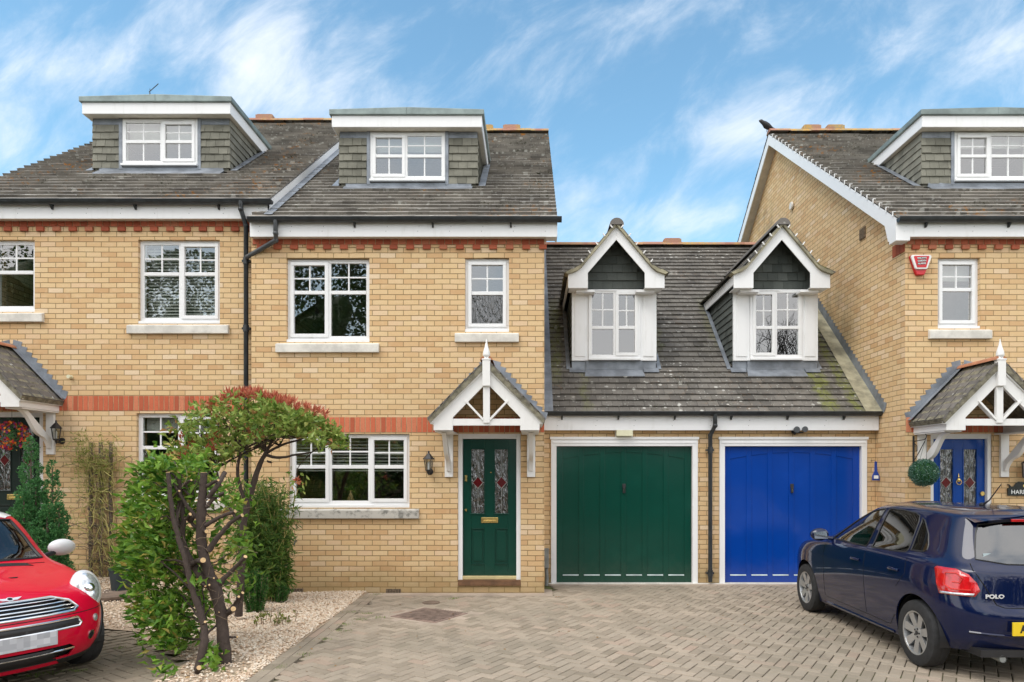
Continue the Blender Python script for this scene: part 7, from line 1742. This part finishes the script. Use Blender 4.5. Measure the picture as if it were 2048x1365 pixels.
# tiny green and brown litter
m = MB(); mo = MB()
for k in range(70):
    x = random.uniform(-3.2, 3.0); y = random.uniform(5.9, 9.7); leafcloud(m, lambda: ((x, y, gz(x, y)+.012), (random.uniform(-1, 1), random.uniform(-1, 1), .05)), 1, .035, .014, jitter=.05)
tag(m.build('fallen_leaves', 'dry_leaf', recalc=False), 'scattered dry leaves on drive and gravel', 'leaves', kind='stuff')
for (px, py) in ((502, 1345), (610, 1310), (560, 1335), (650, 1280), (690, 1250), (720, 1240), (700, 1225), (735, 1228), (760, 1236), (685, 1262), (905, 1198), (755, 1190), (90, 1352), (150, 1345), (60, 1358), (240, 1300)):
    Y_ = 2416/(py-945); X_ = WX(px, Y_)
    leafcloud(mo, lambda: ((X_+random.gauss(0, .05), Y_+random.gauss(0, .035), gz(X_, Y_)), (random.uniform(-1, 1), random.uniform(-1, 1), .8)), 46, .020, .005, jitter=.3)
tag(mo.build('moss', 'moss_green', recalc=False), 'tufts of moss in the joints of the paving', 'moss', kind='stuff')

# ------------------------------------------------------------------ trees across the road (behind the photographer, seen mirrored in the glass)
def branch(m, p, d, r, L, depth, tips):
    n = 4; pts = [p]; rs = [r]
    for k in range(n): d = (d+Vector([random.gauss(0, .13) for _ in range(3)])+Vector((0, 0, .05))).normalized(); pts.append(pts[-1]+d*L/n); rs.append(r*(1-.45*(k+1)/n))
    m.tube(pts, rs, 5 if r > .03 else 4, False); tips.append(pts[-1])
    if depth == 0: return
    for k in range(3 if depth > 1 else 4):
        t = random.choice(pts[2:]); nd = (d+Vector((random.gauss(0, .65), random.gauss(0, .65), random.gauss(.1, .4)))).normalized(); branch(m, t, nd, r*.52, L*.72, depth-1, tips)
def bare_tree(x, y, h, label):
    T = thing('bare_tree', label, 'tree', (x, y, 0)); m = MB(); tips = []; branch(m, Vector((x, y, -.2)), Vector((0, 0, 1)), h*.022, h*.34, 5, tips); m.build('trunk', 'bark', T, recalc=False)
def green_tree(x, y, h, rad, label, cnt=2600):
    T = thing('evergreen_tree', label, 'tree', (x, y, 0)); m = MB(); m.tube([(x, y, -.1), (x, y, h*.8)], [h*.025, h*.006], 8); m.build('trunk', 'bark', T); lv = MB(); m = MB(); m.ball((x, y, h*.42), rad*.5, rad*.5, h*.33, 18, 12); m.v = [tuple(Vector(v_)+Vector((mnoise.noise(Vector(v_)*.7), mnoise.noise(Vector(v_)*.8+Vector((9, 0, 0))), mnoise.noise(Vector(v_)*.7+Vector((0, 9, 0)))))*rad*.3) for v_ in m.v]; m.build('inner_crown', 'tree_leaf', T, smooth=True)
    def pt():
        while True:
            z = random.uniform(.02, 1); rr_ = rad*math.sqrt(max(0, 1-((z-.42)/.6)**2))*random.uniform(.5, 1); an = random.uniform(0, 6.283); p = Vector((x+rr_*math.cos(an), y+rr_*math.sin(an), z*h))
            if mnoise.noise(p*1.1) < -.38: continue
            return p, (math.cos(an), math.sin(an), random.uniform(-.6, .4))
    leafcloud(lv, pt, int(cnt*2.0), .26, .13, jitter=.8); lv.build('crown', 'tree_leaf', T, recalc=False)
random.seed(5)
green_tree(-9.8, -11, 12.5, 4.6, 'tall evergreen across the road facing the middle house', 9500); green_tree(-16, -12, 12, 4.6, 'tall evergreen across the road facing the left house', 7000); green_tree(-3.6, -9, 4.2, 3.2, 'low evergreen bush across the road', 3000); green_tree(3.6, -10, 3.6, 2.8, 'low hedge tree across the road opposite the green garage', 2200)
green_tree(10, -12, 4.4, 3.4, 'low evergreen opposite the blue garage', 2200); green_tree(-7.5, -8.5, 5.0, 3.2, 'bushy evergreen opposite the photinia', 3600); green_tree(17, -13, 5, 4, 'low evergreen opposite the right house', 2000); green_tree(-12.8, -9.5, 6.0, 3.6, 'broad evergreen opposite the left window', 3600); green_tree(-23, -11, 15, 5.0, 'far evergreen across the road beyond the red car', 5000)
bare_tree(12.2, -11.5, 13, 'bare winter tree across the road facing the right dormer'); bare_tree(3.4, -12, 9.6, 'small bare tree across the road'); bare_tree(6.4, -12.5, 9.0, 'second small bare tree across the road'); bare_tree(-1.6, -11, 10.0, 'bare tree across the road opposite the narrow window'); bare_tree(14.5, -13, 12, 'bare winter tree at the far end across the road'); bare_tree(10.6, -13, 12, 'bare winter tree between the other two across the road')
